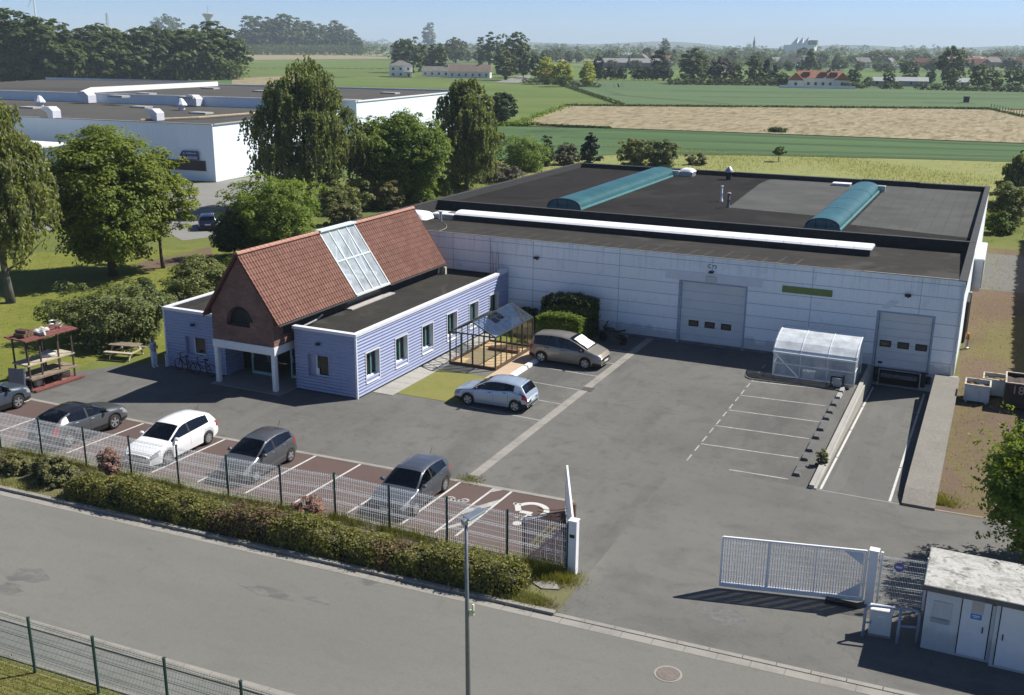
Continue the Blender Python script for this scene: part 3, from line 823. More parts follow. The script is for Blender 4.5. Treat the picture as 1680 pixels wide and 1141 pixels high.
# loading doors
M_DOORW = mat('pale_sectional_door', (0.60, 0.64, 0.66), 0.5, 0.05, 1.2)
for (x0, x1, z0, z1), flaps, cat in ((D1, 3, 1), (D2, 3, 0)):
    mb = MB()
    n = 7; hh = (z1-z0)/n
    for k in range(n):
        mb.rbox(x0+0.03, x1-0.03, WY0+0.16, WY0+0.22, z0+k*hh+0.003, z0+(k+1)*hh-0.003, 0.01)
    door = mb.build('loading_door', M_DOORW, wh)
    mb = MB()
    mb.box(x0-0.13, x0, WY0-0.025, WY0+0.02, z0-0.05, z1+0.02); mb.box(x1, x1+0.1, WY0-0.025, WY0+0.02, z0-0.05, z1+0.02)
    mb.box(x0-0.13, x1+0.1, WY0-0.03, WY0+0.02, z1+0.022, z1+0.12)
    mb.build('door_frame', mat('blue_grey_steel', (0.28, 0.36, 0.47), 0.5, 0.15, 4), door)
    for k in range(3):
        cx = x0+(x1-x0)*(0.22+0.255*k) if cat else x0+(x1-x0)*(0.17+0.335*k)
        zc = z0+1.28 if cat else z0+1.33
        mb = MB(); mb.rbox(cx-0.31, cx+0.31, WY0+0.135, WY0+0.158, zc-0.19, zc+0.19, 0.02)
        wn = mb.build('door_window', M_BLACK, door)
        mb = MB(); mb.box(cx-0.23, cx+0.23, WY0+0.128, WY0+0.136, zc-0.11, zc+0.11)
        mb.build('pane', mat('brown_tinted_pane', (0.06, 0.05, 0.045), 0.15, 0.3, 4), wn)
    if not cat:
        MB().box(x0+0.2, x0+0.42, WY0+0.13, WY0+0.158, z0+0.14, z0+0.26).build('handle', M_BLACK, door)
# beam over the main door, its number plate and lamps
M_BEAM = mat('fresh_white_paint', (0.66, 0.69, 0.74), 0.6, 0.05, 2)
MB().box(-18.0, -12.1, WY0-0.045, WY0-0.002, 3.97, 4.5).build('lintel_panel', M_BEAM, wh)
MB().rbox(-15.5, -14.85, WY0-0.11, WY0-0.047, 4.0, 4.36, 0.02).build('wall_box', mat('pale_box', (0.5, 0.54, 0.56), 0.5, 0.1, 3), wh)
mb = MB(); mb.rbox(-15.3, -15.02, WY0-0.3, WY0-0.003, 4.56, 4.68, 0.03); mb.build('floodlight', M_BLACK, wh)
mb = MB()
mb.tube([(-15.28+0.12*math.cos(a*PI/5), WY0-0.015, 4.95+0.1*math.sin(a*PI/5)) for a in range(2, 9)], 0.022, 6)
mb.tube([(-15.0+0.1*math.cos(a*PI/5), WY0-0.015, 4.93+0.1*math.sin(a*PI/5)) for a in range(-2, 6)], 0.022, 6)
mb.build('wall_number', mat('dark_blue_paint', (0.05, 0.07, 0.12), 0.6, 0), wh)
for x, z in ((-26.6, 4.42), (-4.05, 4.42)):
    mb = MB(); mb.rbox(x-0.16, x+0.16, WY0-0.28, WY0-0.003, z-0.07, z+0.07, 0.025); mb.box(x-0.05, x+0.05, WY0-0.06, WY0-0.003, z-0.16, z-0.07)
    mb.build('floodlight', M_BLACK, wh)
MB().rbox(-10.94, -8.1, WY0-0.05, WY0-0.004, 3.84, 4.24, 0.02).build('sign_board', layered('green_sign', (0.13, 0.20, 0.06), [(2.5, .4, .65, (0.20, 0.235, 0.06), .9), (9, .5, .7, (.17, .20, .09), .5)], rough=0.6), wh)
M_FADED = mat('faded_panel', (0.60, 0.63, 0.66), 0.8, 0.08, 2)
MB().add([(-5.4, WY0-0.004, 3.55), (-5.0, WY0-0.004, 3.5), (-4.4, WY0-0.004, 4.0), (-4.9, WY0-0.004, 4.05)], [(0, 1, 2, 3)]).build('pale_paint_patch', M_BEAM, wh)
mb = MB(); mb.tube([(WX1-0.15, WY0-0.06, 0.02), (WX1-0.15, WY0-0.06, 5.3)], 0.05, 8); mb.build('downpipe', mat('white_pipe', (0.62, 0.65, 0.68), 0.5, 0.05), wh)
mb = MB(); mb.tube([(-29.95, WY0-0.04, 3.2), (-29.95, WY0-0.04, 5.4)], 0.02, 6); mb.build('conduit', M_ALU, wh)
# dock leveller below the right door
mb = MB()
mb.box(-5.1, -2.95, WY0+0.3, WY0+0.34, -0.95, -0.05, 0)
mb.box(-5.0, -3.05, WY0-0.28, WY0+0.28, -0.42, -0.2, 1)
mb.box(-5.0, -3.05, WY0-0.3, WY0-0.281, -0.4, -0.24, 1)
mb.build('dock_leveller', [M_BLACK, mat('dock_steel', (0.16, 0.17, 0.18), 0.5, 0.3, 5, metal=0.4)], wh)
for x in (-5.38, -2.86):
    mb = MB(); mb.rbox(x, x+0.22, WY0-0.22, WY0-0.004, -0.75, 0.08, 0.03); mb.build('dock_bumper', M_BLACK, wh)
MB().rbox(-2.6, -2.35, WY0-0.16, WY0-0.004, -0.55, -0.1, 0.03).build('dock_bumper', M_BLACK, wh)
MB().box(-5.6, -2.5, WY0-0.05, WY0-0.004, 0.02, 0.1).build('dock_sill', mat('dark_sill', (0.10, 0.11, 0.12), 0.6, 0.2), wh)
mb = MB(); mb.box(-41.3, -5.8, WY0-0.02, WY0-0.003, 0.0, 0.16); mb.build('plinth', mat('grey_plinth', (0.16, 0.165, 0.17), 0.9, 0.3, 2), wh)
# long white rooflight on the front bay
t = thing('long_rooflight', 'long narrow white rooflight along the front bay of the warehouse roof', 'rooflight', (-21.5, 67.5, 4.9))
zb = deckz(67.6)
mb = MB()
mb.box(-36.2, -7.0, 66.9, 67.0, deckz(66.95)-0.05, 5.52); mb.box(-36.2, -7.0, 68.45, 68.55, deckz(68.5)-0.05, 5.52)
mb.box(-36.2, -36.1, 67.0, 68.45, 4.9, 5.52); mb.box(-7.1, -7.0, 67.0, 68.45, 4.9, 5.52)
mb.build('kerb_frame', M_UPST, t)
n = 27; L0 = -36.25; dx = (36.25-6.9)/n
for k in range(n):
    mb = MB()
    prof = [(66.85, 5.53), (67.0, 5.64), (67.35, 5.74), (67.72, 5.77), (68.1, 5.74), (68.45, 5.64), (68.6, 5.53)]
    x0, x1 = L0+k*dx+0.012, L0+(k+1)*dx-0.012
    vs = [(x0, y, z) for y, z in prof]+[(x1, y, z) for y, z in prof]
    q = len(prof)
    fs = [(i, i+1, q+i+1, q+i) for i in range(q-1)]+[tuple(range(q)), tuple(reversed(range(q, 2*q)))]
    mb.add(vs, fs); mb.build('dome', M_OPAL, t)
# vent box and pipe at its left end
t = thing('roof_vent_box', 'low grey vent box with a flap at the left end of the long rooflight', 'roof vent', (-37.3, 67.6, 4.95))
mb = MB(); mb.rbox(-38.1, -36.4, 66.9, 68.2, 4.9, 5.42, 0.04); mb.build('box', mat('weathered_grey', (0.32, 0.33, 0.32), 0.6, 0.15, 3), t)
mb = MB(); mb.rbox(-38.2, -36.35, 66.85, 68.3, 5.42, 5.5, 0.03); mb.build('lid', M_SILL, t)
MB().box(-37.1, -36.5, 67.5, 68.1, 5.502, 5.54).build('flap', mat('flap_brown', (0.2, 0.17, 0.14), 0.7, 0.2), t)
t = thing('roof_pipe', 'short grey roof pipe with a flat cap in front of the vent box', 'roof pipe', (-36.75, 65.7, 5.1))
mb = MB(); mb.cyl((-36.75, 65.7, 5.1), 0.11, 0.75, 10); mb.build('pipe', M_GALV, t)
mb = MB(); mb.cyl((-36.75, 65.7, 5.85), 0.2, 0.07, 10); mb.build('cap', M_SILL, t)
t = thing('roof_cable', 'thin pale cable trailing over the front edge of the warehouse roof', 'cable', (-35.5, 63, 5.2))
mb = MB(); pts = []
for k in range(18):
    s = k/17; y = 65.5-5.1*s; x = -36.5+2.6*math.sin(s*1.5)
    pts.append((x, y, deckz(max(y, 60.3))+0.03))
mb.tube(pts, 0.018, 5); mb.build('cable_run', mat('pale_cable', (0.3, 0.29, 0.25), 0.7, 0), t)
# dome rooflight on the left
def dome(name, label, cx, cy, z, sx, sy, hk, hd, mk=None):
    t = thing(name, label, 'rooflight', (cx, cy, z))
    mb = MB(); mb.rbox(cx-sx/2, cx+sx/2, cy-sy/2, cy+sy/2, z-0.05, z+hk, 0.02); mb.build('kerb_frame', mk or M_GALV, t)
    mb = MB(); n = 10; vs = []; fs = []
    for i in range(n+1):
        for j in range(n+1):
            u, v = -1+2*i/n, -1+2*j/n
            vs.append((cx+u*(sx/2+0.06), cy+v*(sy/2+0.06), z+hk+0.02+hd*((1-u**4)*(1-v**4))**0.8))
    for i in range(n):
        for j in range(n):
            a = i*(n+1)+j; fs.append((a, a+n+1, a+n+2, a+1))
    mb.add(vs, fs); mb.build('dome', M_OPAL, t, smooth=True)
dome('dome_rooflight', 'wide white domed rooflight behind the ridge of the tiled roof', -40.0+0.9, 66.3, 5.05, 2.4, 1.9, 0.12, 0.5)
dome('dome_rooflight', 'square white domed rooflight on a dark kerb near the back edge of the warehouse roof', -28.95, 102.6, 5.02, 1.35, 1.35, 0.42, 0.34)
t = thing('roof_hatch', 'small flat white rooflight near the back of the roof, left of the right barrel', 'roof hatch', (-13.9, 102.4, 5.02))
mb = MB(); mb.rbox(-14.7, -13.1, 101.9, 102.9, 5.0, 5.2, 0.02); mb.build('kerb_frame', M_GALV, t)
mb = MB(); mb.rbox(-14.75, -13.05, 101.85, 102.95, 5.2, 5.28, 0.03); mb.build('lid', M_OPAL, t)
# barrel rooflights
def barrel(label, x0, x1, y0, y1):
    cx = (x0+x1)/2; t = thing('barrel_rooflight', label, 'rooflight', (cx, y0, 5.0), group='barrel rooflights on the warehouse')
    n = 12; hw = (x1-x0)/2; h = 0.66
    prof = [(cx-hw*math.cos(PI*i/n)*1.0, 5.16+h*math.sin(PI*i/n)**0.85) for i in range(n+1)]
    MB().box(x0-0.08, x1+0.08, y0, y1, 4.98, 5.16).build('kerb_frame', mat('teal_kerb', (0.10, 0.26, 0.27), 0.6, 0.2, 3), t)
    mb = MB()
    seg = 20; dy = (y1-y0)/seg
    for k in range(seg):
        a, b = y0+k*dy, y0+(k+1)*dy
        vs = [(p[0], a, p[1]) for p in prof]+[(p[0], b, p[1]) for p in prof]; q = n+1
        mb.add(vs, [(i, q+i, q+i+1, i+1) for i in range(n)])
    mb.build('glazing', M_TEAL, t, smooth=True)
    mb = MB()
    for k in range(0, seg+1, 5):
        yy = y0+k*dy
        for i in range(n):
            p, q_ = prof[i], prof[i+1]
            mb.bar((p[0], yy, p[1]+0.012), (q_[0], yy, q_[1]+0.004), 0.03, 0.012)
    mb.build('glazing_bar', mat('teal_bar', (0.03, 0.20, 0.21), 0.4, 0.1), t)
    for yy, nm in ((y0+0.02, 'end_panel'), (y1-0.02, 'end_panel')):
        mb = MB(); mb.add([(p[0], yy, p[1]) for p in prof], [tuple(range(n+1))]); e = mb.build(nm, mat('end_glazing', (0.10, 0.17, 0.19), 0.3, 0.3, 2), t)
    mb = MB()
    for i in range(n): mb.bar((prof[i][0], y0-0.02, prof[i][1]), (prof[i+1][0], y0-0.02, prof[i+1][1]), 0.06, 0.1)
    for fx in (0.3, 0.6): mb.bar((x0+(x1-x0)*fx, y0-0.02, 5.16), (x0+(x1-x0)*fx, y0-0.02, 5.16+h*0.9), 0.06, 0.05)
    mb.build('end_frame', mat('dark_teal', (0.02, 0.08, 0.09), 0.5, 0.1), t)
    mb = MB(); mb.rbox(x1-0.4, x1+0.5, y1-0.6, y1+0.2, 5.0, 5.55, 0.03); mb.build('end_vent', M_GALV, t)
    return t
barrel('teal barrel vaulted rooflight on the left part of the warehouse roof', -32.9, -30.1, 76.4, 102.2)
barrel('shorter looking teal barrel vaulted rooflight on the right part of the warehouse roof', -12.6, -10.2, 76.2, 100.0)
# pipes
def roof_pipe(label, x, y, h, r, mm, cap=True):
    t = thing('roof_pipe', label, 'roof pipe', (x, y, 5.0))
    mb = MB(); mb.lathe([(r*2.0, 5.0), (r*1.6, 5.15), (r, 5.3), (r, 5.0+h*0.5), (r*1.2, 5.0+h*0.52), (r*1.2, 5.0+h*0.58), (r, 5.0+h*0.6), (r, 5.0+h)], 10, 0, Matrix.Translation((x, y, 0)))
    mb.build('pipe', mm, t, smooth=True)
    mb = MB(); mb.lathe([(0, 5.0+h+0.08), (r*1.9, 5.0+h), (r*1.9, 5.0+h-0.04), (0, 5.0+h-0.03)], 10, 0, Matrix.Translation((x, y, 0))); mb.build('cap', M_GALV, t)
roof_pipe('tall white flue pipe in the middle of the warehouse roof', -21.4, 86.6, 1.3, 0.085, M_WHITE)
roof_pipe('tall dark flue pipe right beside the white flue', -20.0, 83.4, 1.2, 0.10, mat('dark_flue', (0.12, 0.125, 0.14), 0.5, 0.2))
t = thing('roof_cowl', 'round dark vent with a pointed grey cowl near the back of the warehouse roof', 'roof vent', (-24.5, 101.6, 5.0))
mb = MB(); mb.cyl((-24.5, 101.6, 5.0), 0.28, 0.75, 12); mb.build('pipe', M_UPST, t)
mb = MB(); mb.lathe([(0, 6.35), (0.15, 6.2), (0.5, 5.82), (0.5, 5.74), (0.25, 5.75)], 12, 0, Matrix.Translation((-24.5, 101.6, 0))); mb.build('cowl', M_GALV, t, smooth=True)
# attachments on the right flank
t = thing('wall_tank', 'pale grey flat box fixed high on the right side of the warehouse', 'wall box', (-1.0, 78, 2.5))
mb = MB(); mb.rbox(-1.19, -0.55, 75.5, 82.5, 2.0, 4.0, 0.06); mb.build('casing', mat('pale_casing', (0.50, 0.54, 0.58), 0.5, 0.1, 2), t)
mb = MB(); mb.box(-1.19, -0.65, 75.8, 76.0, 1.7, 2.0); mb.box(-1.19, -0.65, 82, 82.2, 1.7, 2.0); mb.build('bracket', M_GALV, t)
t = thing('side_door', 'dark doorway on the right flank of the warehouse', 'door', (-1.15, 69, 0))
MB().box(-1.19, -1.02, 68.2, 70.6, 0.05, 2.6).build('door_leaf', M_BLACK, t)
MB().box(-1.19, -0.96, 70.6, 70.75, 0.05, 2.7).build('frame', M_GALV, t)
t = thing('fire_hydrant', 'orange and grey utility post beside the dark side doorway', 'post', (-0.85, 66.8, 0))
mb = MB(); mb.lathe([(0.16, 0), (0.16, 0.1), (0.11, 0.14), (0.11, 0.6)], 10, 0, Matrix.Translation((-0.85, 66.8, 0))); mb.build('base', M_GALV, t)
mb = MB(); mb.lathe([(0.09, 0.6), (0.12, 0.63), (0.12, 0.92), (0.09, 1.0), (0, 1.02)], 10, 0, Matrix.Translation((-0.85, 66.8, 0))); mb.build('head', mat('orange_paint', (0.35, 0.16, 0.05), 0.5, 0.2), t, smooth=True)
# ------------------------------------------------------------------ the blue office with the tiled gable
BX0, BX1, BY0, BY1, BZ = -41.3, -28.65, 42.3, 60.15, 3.42
GX0, GX1, GY0, GY1 = -36.95, -32.95, 41.25, 58.6     # brick gable volume
GR, GE, GC = 7.12, 4.2, -34.92                       # ridge, eave, centre line
bo = thing('office_building', 'low blue clad office with a red tiled brick gable and a glazed roof band', 'office', (-35, 42.3, 0))
PITCHC = 0.172
def corr_profile(z0, z1):
    """rounded horizontal corrugation: list of (depth, z)"""
    n = max(2, int(math.ceil((z1-z0)/PITCHC*8))); out = []
    for i in range(n+1):
        zz = z0+(z1-z0)*i/n; out.append((0.021-0.021*math.cos(2*PI*zz/PITCHC), zz))
    return out
def clad(mb, a0, a1, z0, z1, pos, axis, sign):
    pr = corr_profile(z0, z1)
    for (d0, za), (d1, zb) in zip(pr[:-1], pr[1:]):
        if axis == 'x':  # wall along x, normal sign*y
            mb.quad((a0, pos+sign*d0, za), (a1, pos+sign*d0, za), (a1, pos+sign*d1, zb), (a0, pos+sign*d1, zb))
        else:
            mb.quad((pos+sign*d0, a0, za), (pos+sign*d0, a1, za), (pos+sign*d1, a1, zb), (pos+sign*d1, a0, zb))
def clad_wall(mb, a0, a1, z0, z1, holes, pos, axis, sign):
    xs = sorted({a0, a1, *[h[0] for h in holes], *[h[1] for h in holes]})
    for i in range(len(xs)-1):
        c = (xs[i]+xs[i+1])/2
        hs = sorted([(h[2], h[3]) for h in holes if h[0] < c < h[1]])
        z = z0
        for (b0, b1) in hs:
            clad(mb, xs[i], xs[i+1], z, b0, pos, axis, sign); z = b1
        clad(mb, xs[i], xs[i+1], z, z1, pos, axis, sign)
sideW = [(43.15, 44.4, 0.88, 2.2), (46.05, 47.28, 0.88, 2.24), (48.92, 50.14, 0.9, 2.24), (51.84, 53.04, 0.92, 2.27), (54.7, 55.84, 1.0, 2.28), (57.45, 58.7, 1.0, 2.24)]
frontR = [(-31.65, -30.35, 0.87, 2.05)]; frontL = [(-39.85, -38.45, 0.95, 1.97)]
mb = MB()
clad_wall(mb, BY0, BY1, 0.06, BZ-0.12, sideW, BX1, 'y', 1)
clad_wall(mb, GX1+0.5, BX1, 0.06, BZ-0.12, frontR, BY0, 'x', -1)
clad_wall(mb, BX0, GX0-0.15, 0.06, BZ-0.12, frontL, BY0, 'x', -1)
clad_wall(mb, BY0, BY1, 0.06, BZ-0.12, [], BX0, 'y', -1)
# porch recess returns
clad_wall(mb, BY0, 43.7, 0.06, 2.45, [], GX0-0.15, 'y', 1)
clad_wall(mb, BY0, 43.7, 0.06, 2.45, [], GX1+0.5, 'y', -1)
mb.build('wall', M_BLUE, bo)
mb = MB()
mb.box(BX1-0.06, BX1+0.045, BY0-0.045, BY0+0.06, 0.0, BZ-0.12)
mb.box(BX0-0.045, BX0+0.06, BY0-0.045, BY0+0.06, 0.0, BZ-0.12)
build_each(mb, 'corner_trim', M_BLUETRIM, bo)
# copings
mb = MB()
mb.box(BX1-0.24, BX1+0.07, BY0-0.07, BY1, BZ-0.12, BZ+0.03)
mb.box(GX1+0.42, BX1-0.242, BY0-0.07, BY0+0.24, BZ-0.12, BZ+0.03)
mb.box(BX0+0.242, GX0-0.1, BY0-0.07, BY0+0.24, BZ-0.12, BZ+0.03)
mb.box(BX0-0.07, BX0+0.24, BY0-0.07, BY1, BZ-0.12, BZ+0.03)
mb.build('coping', M_BLUETRIM, bo)
mb = MB()
mb.box(BX1-0.3, BX1-0.242, BY0+0.25, BY1-0.01, 3.02, BZ-0.02); mb.box(BX0+0.242, BX0+0.3, BY0+0.25, BY1-0.01, 3.02, BZ-0.02)
mb.box(GX1+0.42, BX1-0.305, BY0+0.242, BY0+0.29, 3.02, BZ-0.02); mb.box(BX0+0.305, GX0-0.1, BY0+0.242, BY0+0.29, 3.02, BZ-0.02)
mb.build('upstand', M_UPST, bo)
mb = MB()
mb.quad((GX1-0.2, BY0+0.25, 3.08), (BX1-0.25, BY0+0.25, 3.08), (BX1-0.25, BY1-0.01, 3.08), (GX1-0.2, BY1-0.01, 3.08))
mb.quad((BX0+0.25, BY0+0.25, 3.08), (GX0+0.2, BY0+0.25, 3.08), (GX0+0.2, BY1-0.01, 3.08), (BX0+0.25, BY1-0.01, 3.08))
mb.quad((GX0+0.2, GY1-0.2, 3.08), (GX1-0.2, GY1-0.2, 3.08), (GX1-0.2, BY1-0.01, 3.08), (GX0+0.2, BY1-0.01, 3.08))
mb.build('flat_roof', M_ROOFO, bo)
# rear part of the blue side wall steps up against the warehouse
MB().box(BX1-0.3, BX1+0.055, 59.2, BY1, BZ+0.032, BZ+0.16).build('coping', M_BLUETRIM, bo)
# windows: deep reveals, pale sill apron, teal mullion
def win_side(y0, y1, z0, z1):
    d = 0.26
    mb = MB(); x = BX1
    mb.box(x-d, x+0.05, y0-0.06, y0, z0-0.3, z1+0.05); mb.box(x-d, x+0.05, y1, y1+0.06, z0-0.3, z1+0.05)
    mb.box(x-d, x+0.05, y0, y1, z1, z1+0.06)
    f = mb.build('window', M_BLUETRIM, bo)
    mb = MB(); mb.add([(x+0.06, y0, z0-0.28), (x+0.06, y1, z0-0.28), (x-d, y1, z0), (x-d, y0, z0)], [(0, 1, 2, 3)])
    mb.add([(x+0.06, y0, z0-0.28), (x+0.06, y1, z0-0.28), (x+0.06, y1, z0-0.32), (x+0.06, y0, z0-0.32)], [(0, 3, 2, 1)]); mb.build('sill', M_SILL, f)
    MB().box(x-d-0.02, x-d+0.006, y0, y1, z0-0.02, z1).build('pane', M_DARKGL, f)
    mb = MB(); yy = y0+(y1-y0)*0.62
    mb.box(x-d+0.008, x-d+0.07, yy-0.05, yy+0.05, z0, z1); mb.box(x-d+0.008, x-d+0.05, y0+0.001, y0+0.05, z0, z1); mb.box(x-d+0.008, x-d+0.05, y1-0.05, y1-0.001, z0, z1)
    mb.build('frame', M_TEALFR, f)
for wv in sideW: win_side(*wv)
def win_front(x0, x1, z0, z1):
    d = 0.22; y = BY0; mb = MB()
    mb.box(x0-0.05, x0, y-0.05, y+d, z0-0.05, z1+0.05); mb.box(x1, x1+0.05, y-0.05, y+d, z0-0.05, z1+0.05)
    mb.box(x0, x1, y-0.05, y+d, z1, z1+0.05); mb.box(x0, x1, y-0.05, y+d, z0-0.05, z0)
    f = mb.build('window', M_BLUE, bo)
    MB().box(x0, x1, y+d-0.02, y+d, z0, z1).build('pane', M_DARKGL, f)
    mb = MB(); fx = x0+(x1-x0)*0.32
    mb.box(x0+0.001, fx, y+d-0.06, y+d-0.021, z0, z1); 
    mb.build('fixed_panel', M_BLUE, f)
    mb = MB(); fr = mat('pale_window_frame', (0.60, 0.66, 0.66), 0.5, 0.05)
    mb.box(fx, fx+0.06, y+d-0.08, y+d-0.022, z0, z1); mb.box(x1-0.06, x1-0.001, y+d-0.08, y+d-0.022, z0, z1)
    mb.box(fx+0.06, x1-0.06, y+d-0.08, y+d-0.022, z0, z0+0.06); mb.box(fx+0.06, x1-0.06, y+d-0.08, y+d-0.022, z1-0.06, z1)
    mb.build('frame', fr, f)
win_front(*frontR[0]); win_front(*frontL[0])
MB().box(-31.25, -31.05, BY0+0.12, BY0+0.14, 0.95, 1.3).build('window_poster', M_WHITE, bo)
for x in (-30.9, -39.2):
    mb = MB(); mb.rbox(x-0.12, x+0.12, BY0-0.22, BY0-0.03, 2.62, 2.74, 0.02); mb.build('floodlight', M_BLACK, bo)
# brick gable front with an arched opening
AX0, AX1, AZ0, ACX, AR = -35.98, -34.22, 3.32, -35.1, 0.88
mb = MB()
arch = [(AX0, AZ0)]+[(ACX-AR*math.cos(PI*i/14), AZ0+0.12+AR*math.sin(PI*i/14)*1.1) for i in range(15)]+[(AX1, AZ0)]
def gable_top(x): return GE-0.06+(GR-GE)*(1-abs(x-GC)/((GX1-GX0)/2+0.0))
# fill gable face in vertical slices so that the opening stays open
xs = sorted(set([GX0, GX1, GC]+[p[0] for p in arch]))
def arch_top(x):
    u = (x-ACX)/AR
    return AZ0+0.12+AR*1.1*math.sqrt(max(0, 1-u*u))
for a, b in zip(xs[:-1], xs[1:]):
    c = (a+b)/2
    if AX0 < c < AX1:
        mb.quad((a, GY0, 2.45), (b, GY0, 2.45), (b, GY0, AZ0), (a, GY0, AZ0))
        mb.quad((a, GY0, arch_top(a)), (b, GY0, arch_top(b)), (b, GY0, gable_top(b)), (a, GY0, gable_top(a)))
        mb.quad((a, GY0, arch_top(a)), (a, GY0+0.42, arch_top(a)), (b, GY0+0.42, arch_top(b)), (b, GY0, arch_top(b)))
        mb.quad((a, GY0, AZ0), (b, GY0, AZ0), (b, GY0+0.42, AZ0-0.02), (a, GY0+0.42, AZ0-0.02))
    else:
        mb.quad((a, GY0, 2.45), (b, GY0, 2.45), (b, GY0, gable_top(b)), (a, GY0, gable_top(a)))
for x, s in ((AX0, 1), (AX1, -1)):
    mb.quad((x, GY0, AZ0), (x, GY0+0.42, AZ0), (x, GY0+0.42, AZ0+0.14), (x, GY0, AZ0+0.14))
mb.quad((GX1, GY0, 2.45), (GX1, GY1, 2.45), (GX1, GY1, GE), (GX1, GY0, GE))
mb.quad((GX0, GY0, 2.45), (GX0, GY0, GE), (GX0, GY1, GE), (GX0, GY1, 2.45))
mb.add([(GX0, GY1, 3), (GX1, GY1, 3), (GX1, GY1, GE), (GC, GY1, GR-0.08), (GX0, GY1, GE)], [(0, 1, 2, 3, 4)])
mb.quad((GX0, GY0, 2.44), (GX0, BY0+1.4, 2.44), (GX1, BY0+1.4, 2.44), (GX1, GY0, 2.44))
mb.build('gable_wall', M_BRICK, bo)
MB().add([(p[0], GY0+0.40, p[1]) for p in arch], [tuple(range(len(arch)))]).build('arched_window', mat('dim_glass', (0.03, 0.035, 0.035), 0.12, 0.3, 2), bo)
mb = MB()
for p, q in zip(arch[1:-2], arch[2:-1]): mb.bar((p[0], GY0+0.36, p[1]), (q[0], GY0+0.36, q[1]), 0.07, 0.07)
mb.box(AX0, AX1, GY0+0.3, GY0+0.38, AZ0-0.0, AZ0+0.09)
mb.box(AX0+0.62, AX0+0.67, GY0+0.33, GY0+0.38, AZ0+0.09, AZ0+0.2)
mb.build('arch_frame', mat('dark_frame', (0.03, 0.03, 0.03), 0.6, 0.1), bo)
MB().rbox(-34.45, -33.95, GY0-0.02, GY0+0.4, 3.28, 3.62, 0.01).build('brick_pier', M_BRICK, bo)
# porch beam and posts
mb = MB()
mb.box(GX0-0.02, GX1+0.03, GY0-0.06, GY0+0.26, 2.02, 2.45)
mb.box(GX1-0.26, GX1+0.03, GY0+0.262, BY0+0.9, 2.02, 2.45); mb.box(GX0-0.02, GX0+0.26, GY0+0.262, BY0+0.9, 2.02, 2.45)
mb.build('porch_beam', M_WHITE, bo)
for x in (GX0+0.12, GX1-0.13):
    mb = MB(); mb.rbox(x-0.12, x+0.12, GY0-0.03, GY0+0.21, 0.0, 2.02, 0.015); mb.build('porch_post', M_WHITE, bo)
MB().box(GX0-0.12, GX1+0.48, GY0-0.35, 45.4, 0.0, 0.05).build('porch_floor', M_FLOOR, bo)
# entrance: recessed dark hall with teal framed doors
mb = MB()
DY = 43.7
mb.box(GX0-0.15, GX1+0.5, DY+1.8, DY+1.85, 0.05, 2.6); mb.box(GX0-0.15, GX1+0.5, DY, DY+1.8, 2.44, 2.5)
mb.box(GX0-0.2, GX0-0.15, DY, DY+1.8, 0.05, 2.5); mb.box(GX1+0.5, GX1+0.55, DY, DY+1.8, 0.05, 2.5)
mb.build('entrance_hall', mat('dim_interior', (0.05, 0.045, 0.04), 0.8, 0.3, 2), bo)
M_CLEAR = glassmat('window_glass', (0.75, 0.8, 0.8), 0.12)
for k, (x0, x1, yy) in enumerate(((-36.2, -34.75, DY-0.35), (-33.75, -32.55, DY-0.1))):
    mb = MB(); fr = mat('aqua_door_frame', (0.30, 0.50, 0.50), 0.45, 0.08)
    for x in (x0, x1-0.08): mb.box(x, x+0.08, yy-0.04, yy+0.04, 0.05, 2.4)
    mb.box(x0+0.08, x1-0.08, yy-0.04, yy+0.04, 0.05, 0.2); mb.box(x0+0.08, x1-0.08, yy-0.04, yy+0.04, 2.32, 2.4)
    dr = mb.build('glass_door', fr, bo)
    MB().box(x0+0.08, x1-0.08, yy-0.008, yy+0.008, 0.2, 2.32).build('pane', M_CLEAR, dr)
    MB().box(x0+0.15, x0+0.19, yy-0.09, yy-0.045, 0.95, 1.3).build('handle', M_GALV, dr)
MB().box(-35.95, -35.65, DY-0.362, DY-0.37+0.002, 1.75, 1.98).build('door_notice', M_WHITE, bo)
# tiled roof
def tiled(mb, uvs, x_ridge, x_eave, z_ridge, z_eave, y0, y1, mi=0):
    L = math.hypot(x_eave-x_ridge, z_ridge-z_eave)
    rows = int(round(L/0.335)); tw = 0.222
    cols = max(1, int(round((y1-y0)/tw))); tw = (y1-y0)/cols
    nx, nz = (z_ridge-z_eave)/L*(1 if x_eave > x_ridge else -1), abs(x_eave-x_ridge)/L
    for r_ in range(rows):
        t0, t1 = r_/rows, (r_+1)/rows
        base = len(mb.v)
        sub = 5; vs = []; fs = []
        m_ = cols*sub
        for (t, lift) in ((t0-0.02, 0.0), (t1, 0.032), (t1+0.001, 0.0)):
            for k in range(m_+1):
                u = (k % sub)/sub if k < m_ else 0.0
                wv_ = 0.034*math.cos(2*PI*(k/sub))+0.012*math.cos(4*PI*(k/sub))
                x = x_ridge+(x_eave-x_ridge)*t; z = z_ridge+(z_eave-z_ridge)*t
                h = wv_+lift
                vs.append((x+nx*h, y0+(y1-y0)*k/m_, z+nz*h))
        q = m_+1
        for rr in range(2):
            for k in range(m_):
                fs.append((rr*q+k, rr*q+k+1, (rr+1)*q+k+1, (rr+1)*q+k))
                uvs.append((k//sub+0.5, r_+0.5+y0*7))
        mb.add(vs, fs, mi)
XE1, ZE = GC+2.42, 3.74
def roofz(x): return GR+0.1-(GR+0.1-ZE)*abs(x-GC)/(XE1-GC)
SK0, SK1 = 48.15, 51.75
